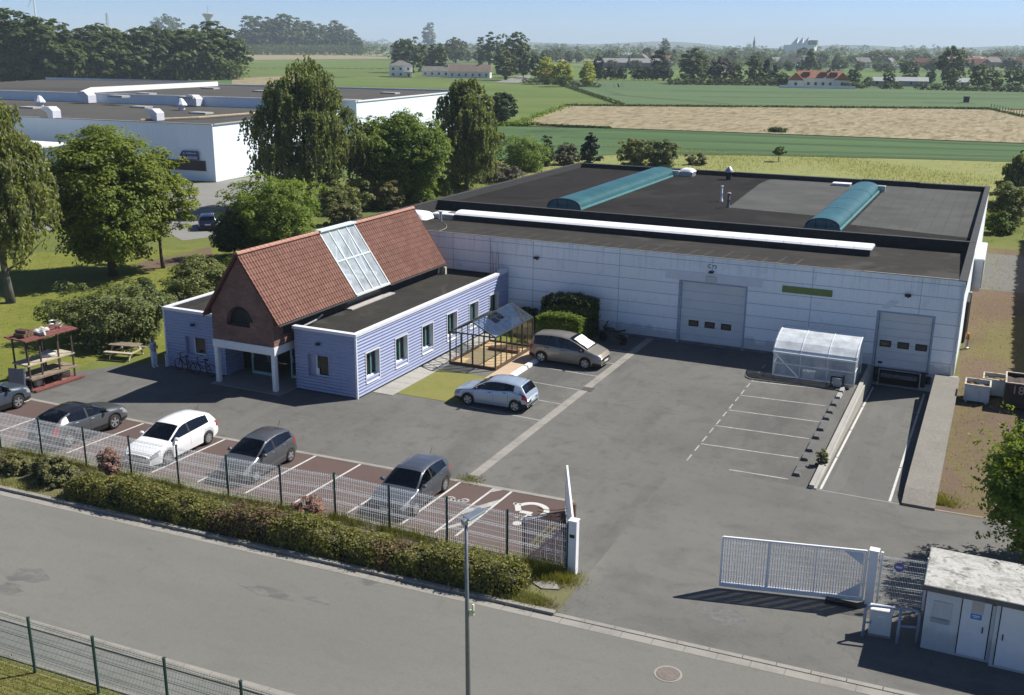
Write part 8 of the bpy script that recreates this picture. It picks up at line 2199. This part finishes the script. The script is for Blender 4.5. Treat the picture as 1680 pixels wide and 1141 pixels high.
# woodland edge behind the neighbouring hall
for i, (px, pt, wd) in enumerate(((-8, 30, 1.1), (22, 22, 1.1), (50, 24, 1.15), (78, 28, 1.1), (98, 44, 0.9))):
    ft('tall dark tree in the dense clump at the left picture edge', px, 136, pt, 'round', L_DARK, 'tall dark trees at the left edge', wd*1.25, i)
for i, (px, pt, k) in enumerate(((118, 58, 'round'), (140, 60, 'wide'), (160, 44, 'tall'), (182, 46, 'round'), (205, 56, 'wide'), (228, 50, 'tall'), (250, 48, 'round'), (272, 52, 'wide'), (298, 48, 'round'), (322, 44, 'wide'), (345, 40, 'tall'), (365, 45, 'round'), (382, 62, 'tall'))):
    ft('mid green tree in the woodland edge behind the neighbouring hall', px, 134-i*0.4, pt, k, L_FAR, 'woodland edge behind the neighbouring hall', 1.3 if k != 'tall' else 1.7, i)
ft('pale yellowish shrub tree in front of the dark woodland edge', 122, 135, 108, 'wide', L_PALE, None, 1.0)
ft('light green shrub tree in the middle of the woodland edge', 206, 132, 98, 'round', L_FARL, None, 1.0)
ft('lone round distant tree rising above the woodland edge', 277, 84, 24, 'wide', L_FAR, None, 0.9)
for i, (px, pt) in enumerate(((400, 48), (415, 30), (430, 28), (447, 26), (462, 27), (478, 27), (494, 33), (508, 38), (524, 40), (540, 40), (553, 37), (566, 44), (578, 52))):
    ft('tall poplar like tree in the dark wood behind the stubble field', px, 90, pt, 'tall', L_FAR, 'dark wood behind the stubble field', 1.35, i)
    ft('lower tree filling the foot of the dark wood behind the stubble field', px+7, 90, pt+22, 'round', L_FAR, 'lower trees of the dark wood', 1.2, i+1)
ft('single rounded tree at the right end of the dark wood', 588, 91, 64, 'round', L_FAR)
margin(-40, 134, 390, 131, 9000, 9.0, 310, L_FAR, 3.0); margin(395, 90.5, 600, 91.5, 5000, 14.0, 311, L_FAR, 6.0)
# trees round the white house and the farms
S = [('large tree directly behind the white house', 672, 120, 61, 'wide', L_FAR, 1.0), ('yellow green willow right of the white house', 702, 118, 84, 'round', L_FARL, 0.9),
     ('dark tree behind the long low farmhouse on its left', 720, 118, 70, 'round', L_DARK, 1.0), ('pale hazy tree behind the long low farmhouse', 748, 104, 60, 'wide', L_FARL, 0.9),
     ('tall lone cedar crown on the skyline above the farmhouse', 704, 84, 40, 'tall', L_FAR, 1.0),
     ('left one of the two dark pointed poplars behind the farmhouse', 789, 112, 58, 'poplar', L_DARK, 1.0), ('right and taller one of the two dark pointed poplars behind the farmhouse', 803, 114, 49, 'poplar', L_DARK, 1.3), ('slim pale poplar right of the dark pointed pair', 818, 112, 58, 'poplar', L_FAR, 1.2),
     ('big rounded tree above the lane right of the farmhouse', 846, 122, 52, 'round', L_FAR, 0.9), ('grey green willow right of the farmhouse wall', 830, 132, 80, 'round', L_FARL, 1.0), ('second grey green willow nearer the lane', 858, 128, 74, 'round', L_FAR, 0.9),
     ('dark garden tree behind the red roofed cottage', 882, 130, 88, 'round', L_DARK, 1.0), ('left yellow green tree beside the red roofed cottage', 896, 139, 96, 'round', L_YEL, 1.0), ('middle yellow green tree beside the red roofed cottage', 921, 143, 98, 'round', L_YEL, 1.1), ('yellow green tree at the right end of the cottage garden', 963, 143, 101, 'round', L_YEL, 0.85), ('purple leaved tree beside the red cottage', 908, 138, 116, 'round', L_PURP, 0.9), ('dark narrow fir right of the yellow green trees', 981, 132, 92, 'tall', L_CONIF, 1.0),
     ('dark conifer behind the barn', 1083, 128, 80, 'tall', L_CONIF, 1.3), ('tall pale poplar on the skyline behind the barn', 1090, 96, 62, 'tall', L_FAR, 1.0), ('big green tree left of the copper beech', 1136, 138, 82, 'tall', L_FAR, 1.5), ('bright green tree half hidden behind the copper beech', 1152, 135, 88, 'round', L_FARL, 0.7), ('dark purple copper beech', 1180, 139, 96, 'wide', L_PURP, 1.0), ('green tree at the right foot of the copper beech', 1207, 139, 106, 'round', L_FAR, 0.9),
     ('pale tree between the copper beech and the dark firs', 1236, 139, 92, 'round', L_FARL, 0.8), ('dark fir left of the red roofed farm', 1256, 140, 96, 'cone', L_CONIF, 1.2), ('second dark fir left of the red roofed farm', 1270, 140, 106, 'cone', L_CONIF, 1.2), ('dark laurel bush at the left gable of the red roofed farm', 1284, 142, 118, 'wide', L_DARK, 0.9),
     ('tall cedar behind the red roofed farm', 1328, 120, 80, 'cone', L_FAR, 1.5), ('dark shrub at the left foot of the cedar', 1312, 120, 100, 'round', L_DARK, 1.0), ('small dark cypress above the roof of the farm', 1366, 122, 107, 'poplar', L_CONIF, 1.6), ('dark rounded yew right of the farm', 1400, 142, 110, 'tall', L_DARK, 1.3), ('olive shrub tree right of the yew', 1424, 144, 126, 'wide', L_FAR, 0.9), ('thin tree in front of the grey sheds', 1457, 144, 115, 'round', L_FAR, 0.9),
     ('dark oak behind the grey sheds', 1492, 132, 97, 'wide', L_FAR, 0.95), ('huge oak on the right of the grey sheds', 1558, 138, 75, 'wide', L_FAR, 0.75), ('small rounded tree at the foot of the huge oak', 1562, 146, 113, 'round', L_FARL, 0.95), ('small dark tree left of the huge oak', 1526, 138, 115, 'round', L_DARK, 0.9), ('rounded tree right of the huge oak', 1606, 145, 104, 'wide', L_FAR, 0.85), ('smaller tree right of the rounded tree', 1632, 147, 116, 'round', L_FARL, 0.95), ('dark tree by the right picture edge behind the wheat', 1664, 148, 108, 'wide', L_FAR, 0.9), ('tree at the very right edge behind the wheat', 1690, 148, 112, 'round', L_FAR, 0.9)]
for i, (lab, px, pb, ptp, k, lm, wd) in enumerate(S): ft(lab, px, pb, ptp, k, lm, None, wd, i)
# field side hedges
for i in range(13):
    px = 984+i*9.4
    if i == 5: continue
    ft('dark cypress in the clipped row in front of the barn', px, 131+i*0.15, 108+random.uniform(-1, 1), 'tall', L_CONIF, 'cypress row in front of the barn', 1.25, i)
for i in range(26):
    px = 1390+i*12
    if 1420 < px < 1440 or 1480 < px < 1500: continue
    ft('low dark garden shrub along the far edge of the wheat field', px, 145+i*0.28, 135+i*0.25+random.uniform(-2, 2), 'hedge', L_DARK, 'garden shrubs along the wheat field', 1.2, i)
for i in range(14): ft('garden shrub along the lane by the red roofed cottage', 862+i*9, 137+i*0.55, 128+i*0.5, 'hedge', L_FAR, 'shrubs along the cottage lane', 1.0, i)
for i in range(18):
    px = 1100+i*11
    ft('low shrub at the foot of the trees around the copper beech', px, 139.5+i*0.1, 128, 'hedge', L_DARK, 'shrubs round the copper beech', 1.0, i)
margin(340, 112.5, 640, 114, 900, 0.6, 308, L_DARK, 0.5); margin(928, 174.5, 1622, 180, 5000, 0.55, 301, L_DARK, 0.35); margin(922, 141, 1020, 174, 3500, 0.9, 302, L_DARK, 0.5); margin(812, 208, 880, 207, 900, 0.8, 303, L_GREEN, 0.5); margin(880, 207, 1000, 212, 1200, 0.35, 304, L_DARK, 0.3); margin(1262, 217.5, 1284, 218.5, 350, 0.9, 305, L_DARK, 0.5)
margin(1622, 180, 1700, 198, 700, 0.5, 306, L_DARK, 0.3); margin(850, 203, 932, 174, 900, 0.4, 307, L_GREEN, 0.8)
for i in range(13):
    x, y = at(1626+i*4.6, 178.5+i*1.1); h = 1.3
    o = MB().box(x-.09, x+.09, y-.09, y+.09, -.1, 1.5).build('field_post', M_OLDW); tag(o, 'small wooden stake in the field fence at the right edge of the straw field', 'post', 'field fence stakes')
x, y = at(1585, 169)
t = thing('raised_hide', 'small dark hut standing alone in the green wheat field', 'hut', (x, y, 0)); MB().rbox(x-.9, x+.9, y-.9, y+.9, 0, 1.9, .05).build('wall', M_BLACK, t); MB().rbox(x-1.1, x+1.1, y-1.1, y+1.1, 1.9, 2.1, .05).build('roof', mat('hut_green', (0.03, 0.06, 0.03), 0.7, 0.1), t)

# hazy belt of trees towards the horizon
rr = np.random.default_rng(77)
kinds = ['round', 'wide', 'tall', 'round', 'wide', 'cone']
for (pb, n, x0, x1, hmin, hmax, lab) in ((112, 26, 985, 1690, 12, 18, 'hazy tree in the nearest belt behind the farms'), (102, 48, 640, 1700, 13, 22, 'hazy tree in the middle belt below the skyline')):
    for i in range(n):
        px = x0+(x1-x0)*(i+rr.random()*0.9)/n
        base = pb+(px-840)*0.008+rr.normal()*1.2
        k = kinds[int(rr.integers(0, 6))]; lm = L_FARL if rr.random() < 0.22 else L_FAR
        x, y = at(px, base); h = min((hmin+(hmax-hmin)*rr.random())*dist(px, base)/FPX, 34)
        far_tree(lab, x, y, h, k, lm, int(rr.integers(0, 3)), lab.replace('hazy tree', 'hazy trees'), 1.0+0.7*rr.random())
VV = []
for (pb, n, x0, x1, hmin, hmax) in ((107, 90, 985, 1490, 8, 14), (100, 150, 640, 1720, 9, 16), (94, 150, 590, 1730, 9, 18), (86, 170, 590, 1760, 8, 15), (79, 90, 10, 640, 7, 15)):
    for i in range(n):
        px = x0+(x1-x0)*(i+rr.random())/n; base = pb+(px-840)*(0.008 if x1 > 900 else 0.003)+rr.normal()*0.9
        x, y = at(px, base); h = min((hmin+(hmax-hmin)*rr.random())*dist(px, base)/FPX, 36); wd = h*(0.4+0.35*rr.random())
        V = clumps(rr, 26, 14, (wd, wd, h*0.45), h*0.5, h*0.055, clump=0.3, lob=0.2, bias=0.4); V[:, 0] += x; V[:, 1] += y; VV.append(V)
o = link('treeline', np_mesh('treeline', np.concatenate(VV), L_FAR)); tag(o, kind='stuff')
# low distant hills that close the plain
def hills(name, a0, a1, d, zmax, seed):
    r = np.random.default_rng(seed); n = 60; vs = []; fs = []
    for i in range(n+1):
        a = R_(a0+(a1-a0)*i/n); env = math.sin(PI*i/n)**0.6
        z = zmax*env*(0.55+0.25*math.sin(i*0.5+seed)+0.2*math.sin(i*0.21+2*seed))
        for k, (dd, f) in enumerate(((0, 0), (350, 0.6), (800, 1.0), (1500, 0.6), (2300, 0))):
            vs.append(((d+dd)*math.sin(a), (d+dd)*math.cos(a), -1+(z+1)*f))
    for i in range(n):
        for k in range(4): q = i*5+k; fs.append((q, q+1, q+6, q+5))
    o = MB().add(vs, fs).build(name, layered('wooded_hill', (0.06, 0.085, 0.04), [(0.004, .45, .6, (.14, .14, .07), .7), (0.03, .45, .65, (.045, .065, .03), .7)], rough=1.0), smooth=True); tag(o, kind='structure')
hills('hills', -62, -30, 5200, 62, 1); hills('hills', -34, 8, 5600, 46, 2)

# ------------------------------------------------------------------ far buildings
M_ROOFRED = mat('red_roof_tiles', (0.30, 0.12, 0.075), 0.85, 0.2, 0.6)
M_ROOFGR = mat('grey_slates', (0.14, 0.135, 0.13), 0.85, 0.2, 0.6)
M_WALLC = mat('cream_render', (0.74, 0.72, 0.68), 0.85, 0.1, 0.5)
M_WINF = mat('dark_far_window', (0.03, 0.035, 0.045), 0.3, 0)
def house(name, label, cat, cx, cy, L, D, h, rh, ang, wall, roof, hip=False, wins=4, storeys=1, group=None, chim=True):
    t = thing(name, label, cat, (cx, cy, 0), ang, group)
    MB().box(-L/2, L/2, -D/2, D/2, 0, h).build('wall', wall, t, world=False)
    mb = MB(); e = 0.35; ins = D/2 if hip else 0.0
    v = [(-L/2-e, -D/2-e, h), (L/2+e, -D/2-e, h), (L/2+e, D/2+e, h), (-L/2-e, D/2+e, h), (-L/2-e+ins, 0, h+rh), (L/2+e-ins, 0, h+rh)]
    mb.add(v, [(0, 1, 5, 4), (2, 3, 4, 5), (1, 2, 5), (3, 0, 4), (0, 3, 2, 1)]); r_ = mb.build('roof', roof, t, world=False)
    if chim: MB().box(L*0.2, L*0.2+0.8, -0.4, 0.4, h+rh*0.5, h+rh+0.9).build('chimney', M_BRICK, r_, world=False)
    for s_ in range(storeys):
        for k in range(wins):
            x = -L/2+L*(k+0.5)/wins; z = 0.9+s_*2.8
            w_ = MB().box(x-0.55, x+0.55, -D/2-0.03, -D/2+0.02, z, z+1.3).build('window', M_WINF, t, world=False)
    for sg in (-1, 1):
        MB().box(sg*(L/2-0.0)-0.02, sg*(L/2)+0.03, -0.6, 0.6, 1.0, 2.3).build('window', M_WINF, t, world=False)
    return t
face = lambda x, y: math.atan2(-x, y)*1.0
x, y = at(650, 127)
hh = house('white_house', 'two storey white house with a grey hipped roof standing alone in the meadow', 'house', x, y+5, 12.0, 10.5, 6.0, 2.6, R_(30), M_WALLC, M_ROOFGR, True, 3, 2)
MB().box(1.5, 6.2, -8.4, -5.3, 2.9, 3.1).box(1.6, 1.8, -8.3, -8.1, 0, 2.9).box(5.9, 6.1, -8.3, -8.1, 0, 2.9).build('balcony', M_WHITE, hh, world=False)
MB().box(3.6, 4.8, -5.33, -5.2, 0, 2.2).build('door', mat('brick_red_door', (0.25, 0.06, 0.04), 0.7, 0.1), hh, world=False)
x, y = at(716, 126); house('farmhouse', 'long low white farmhouse, left wing with grey roof', 'house', x, y+4, 19, 8, 3.0, 2.4, R_(22), M_WALLC, M_ROOFGR, False, 5)
x, y = at(766, 128); house('farmhouse', 'long low white farmhouse, right wing with brown roof', 'house', x, y+4, 22, 9, 3.2, 3.6, R_(20), M_WALLC, mat('brown_tiles', (0.17, 0.13, 0.105), 0.85, 0.15, 0.6), False, 6)
x, y = at(895, 134); house('cottage', 'small red roofed cottage between the yellow green trees', 'house', x, y+3, 9, 7, 3.0, 3.4, R_(35), M_BRICK, M_ROOFRED, False, 2)
x, y = at(1034, 112); house('barn', 'long low grey barn behind the cypress row', 'barn', x, y+6, 58, 16, 4.2, 3.2, R_(14), mat('barn_wall', (0.20, 0.19, 0.18), 0.85, 0.15, 0.4), mat('barn_roof', (0.22, 0.215, 0.21), 0.8, 0.1, 0.3), False, 4, chim=False)
x, y = at(1040, 96); house('barn', 'pale roofed shed farther behind the barn', 'shed', x, y, 60, 18, 4.5, 3, R_(12), M_WALLC, mat('pale_sheet', (0.40, 0.42, 0.43), 0.6, 0.1, 0.3), False, 4, chim=False)
x, y = at(1068, 98); house('house', 'small red roofed house right of the pale shed', 'house', x, y, 22, 12, 4, 4, R_(14), M_WALLC, M_ROOFRED, False, 3)
x, y = at(1345, 144)
hh = house('farm', 'long white farm with red tiled roofs and dormers across the wheat field', 'farmhouse', x-1.5, y+6, 19, 8, 4.0, 3.2, R_(11), M_WALLC, M_ROOFRED, False, 6)
for k in (-6, 1.5, 6):
    mb = MB(); mb.box(k-1.6, k+1.6, -3.2, -1.4, 5.0, 6.6); mb.build('dormer', mat('dormer_brown', (0.10, 0.055, 0.045), 0.8, 0.1), hh, world=False)
for (px, lab) in ((1302, 'left gabled wing of the white farm facing the field'), (1378, 'right gabled wing of the white farm facing the field')):
    x2, y2 = at(px, 144.3); house('farm_wing', lab, 'house', x2, y2+4, 9, 6.5, 3.2, 3.4, R_(11+90), M_WALLC, M_ROOFRED, False, 2, chim=False)
x, y = at(1340, 146); o = MB().box(-16, 16, -.1, .1, 0, 1.3).build('garden_wall', M_WHITE); o.location = (x, y, 0); o.rotation_euler = (0, 0, R_(10)); tag(o, 'low white garden wall in front of the white farm', 'wall')
for px, pb, L_, lab in ((1450, 142, 11, 'low dark shed with a pale roof among the garden shrubs'), (1492, 142, 15, 'low grey roofed bungalow left of the huge oak'), (1576, 144, 6, 'small white garden house under the huge oak')):
    x, y = at(px, pb); house('bungalow', lab, 'house', x, y+3, L_, 6, 2.4, 1.8, R_(10), mat('grey_blue_wall', (0.24, 0.27, 0.31), 0.8, 0.1) if px < 1570 else M_WALLC, mat('pale_slate', (0.33, 0.345, 0.35), 0.7, 0.1, 0.5), False, 3, chim=False)
x, y = at(1400, 111); o = MB(); r_ = np.random.default_rng(5)
for i in range(9):
    xx = x-34+i*9+r_.random()*3; o2 = MB().rbox(xx-3, xx+3, y-1.3, y+1.3, 0, 2.6, .3).build('parked_caravan', M_WHITE); tag(o2, 'white parked vehicle roof in the row behind the red roofed farm', 'caravan', 'white vehicles behind the farm')
# lane beside the cottage
field('path', [(812, 136), (850, 126), (872, 124), (866, 133), (850, 137)], 0.18, M_LOT)
# town on the right skyline
rr = np.random.default_rng(78)
for i in range(40):
    px = 1490+190*rr.random(); pb = 103+8*rr.random()+(px-1490)*0.01; x, y = at(px, pb); s_ = min(dist(px, pb)/900, 3.0)
    house('distant_house', 'small pale hazy house of the town on the right skyline', 'house', x, y, (9+7*rr.random())*s_**.5, 8*s_**.5, 4*s_**.5, 3.5*s_**.5, R_(180*rr.random()), M_WALLC if rr.random() < .6 else mat('brick_far', (0.26, 0.15, 0.12), 0.85, 0.2), M_ROOFGR if rr.random() < .5 else M_ROOFRED, False, 2, 1, 'hazy town houses on the right skyline', False)
for i in range(12):
    px = 1000+460*rr.random(); pb = 101+8*rr.random()+(px-840)*0.008; x, y = at(px, pb)
    house('distant_house', 'small pale hazy house scattered among the distant trees', 'house', x, y, 14, 9, 4.5, 4, R_(180*rr.random()), M_WALLC, M_ROOFRED if rr.random() < .5 else M_ROOFGR, False, 2, 1, 'hazy houses among the distant trees', False)
# white peaked sails building
x, y = at(1315, 92); d0 = dist(1315, 92); u_ = d0/FPX
t = thing('white_peaked_hall', 'distant white hall with three sharp white peaks on the skyline', 'hall', (x, y, 0))
MB().box(x-26*u_, x+20*u_, y-10*u_, y+10*u_, 0, 16*u_).build('wall', M_WHITE, t)
for k in range(3):
    cx_ = x-9*u_+k*8*u_; mb = MB()
    mb.add([(cx_-7*u_, y-10*u_, 16*u_), (cx_+2.5*u_, y-10*u_, 16*u_), (cx_+2.5*u_, y+6*u_, 16*u_), (cx_-7*u_, y+6*u_, 16*u_), (cx_+1.2*u_, y-3*u_, 27*u_), (cx_+2.3*u_, y-3*u_, 27*u_)], [(0, 1, 5, 4), (1, 2, 5), (2, 3, 4, 5), (3, 0, 4), (0, 3, 2, 1)]); mb.build('peak', M_WHITE, t)
MB().box(x+10*u_, x+22*u_, y-6*u_, y+6*u_, 16*u_, 23*u_).build('roof_block', M_ROOFGR, t)
# church spire
x, y = at(1236, 90); u_ = dist(1236, 90)/FPX
t = thing('church', 'tiny dark church spire on the hazy skyline', 'church', (x, y, 0))
MB().box(x-1.6*u_, x+1.6*u_, y-1.6*u_, y+1.6*u_, 0, 18*u_).build('tower', M_ROOFGR, t)
mb = MB(); mb.lathe([(2.0*u_, 18*u_), (0.9*u_, 22*u_), (0, 29*u_)], 8, 0, Matrix.Translation((x, y, 0))); mb.build('spire', M_ROOFGR, t)
# water tower, pylon, wind turbine
x, y = at(345, 82); u_ = dist(345, 82)/FPX
t = thing('water_tower', 'mushroom shaped water tower with a mast rising behind the woodland edge', 'water tower', (x, y, 0))
mb = MB(); mb.lathe([(4*u_, 0), (3*u_, 40*u_), (5*u_, 46*u_)], 16, 0, Matrix.Translation((x, y, 0))); mb.build('shaft', M_CONC, t, smooth=True)
mb = MB(); mb.lathe([(5*u_, 46*u_), (8.5*u_, 51*u_), (8.5*u_, 52*u_), (5*u_, 53.4*u_), (0, 53.8*u_)], 20, 0, Matrix.Translation((x, y, 0))); mb.build('tank', M_CONC, t)
mb = MB(); mb.cyl((x, y, 53.5*u_), 0.35*u_, 11*u_, 6); mb.build('mast', M_GALV, t)
x, y = at(180, 80); u_ = dist(180, 80)/FPX
t = thing('pylon', 'faint lattice pylon on the left skyline', 'pylon', (x, y, 0))
mb = MB()
for sx_ in (-1, 1):
    for sy_ in (-1, 1): mb.bar((x+sx_*3*u_, y+sy_*3*u_, 0), (x+sx_*.4*u_, y+sy_*.4*u_, 50*u_), .5*u_)
for zz, w_ in ((36, 4), (41, 3.4), (46, 2.6)): mb.bar((x-w_*u_, y, zz*u_), (x+w_*u_, y, zz*u_), .45*u_)
for k in range(7):
    a = 3-2.6*k/7.5; b = 3-2.6*(k+1)/7.5; mb.bar((x-a*u_, y-a*u_, k*6.6*u_), (x+b*u_, y-b*u_, (k+1)*6.6*u_), .3*u_); mb.bar((x+a*u_, y-a*u_, k*6.6*u_), (x-b*u_, y-b*u_, (k+1)*6.6*u_), .3*u_)
mb.build('lattice', M_GALV, t)
x, y = at(65, 84); u_ = dist(65, 84)/FPX
t = thing('wind_turbine', 'wind turbine rising behind the dark trees at the upper left', 'wind turbine', (x, y, 0))
hz_ = 74*u_
mb = MB(); mb.tube([(x, y, 0), (x, y, hz_)], [1.7*u_, .9*u_], 10); mb.build('tower', M_WHITE, t)
mb = MB(); mb.rbox(x-.9*u_, x+.9*u_, y-2.2*u_, y+1.4*u_, hz_-.8*u_, hz_+.8*u_, .2*u_); mb.build('nacelle', M_WHITE, t)
for a in (92, 215, 330):
    mb = MB(); a_ = R_(a); dx_, dz_ = math.sin(a_), math.cos(a_)
    if a == 92: dx_, dz_ = 1.0, -.04
    elif a == 215: dx_, dz_ = -.25, .95
    else: dx_, dz_ = -.62, -.78
    mb.bar((x, y-2.4*u_, hz_), (x+dx_*17*u_*.35, y-2.4*u_, hz_+dz_*17*u_*.35), 1.1*u_, .4*u_); mb.bar((x+dx_*17*u_*.35, y-2.4*u_, hz_+dz_*17*u_*.35), (x+dx_*17*u_, y-2.4*u_, hz_+dz_*17*u_), .6*u_, .3*u_); mb.build('blade', M_WHITE, t)
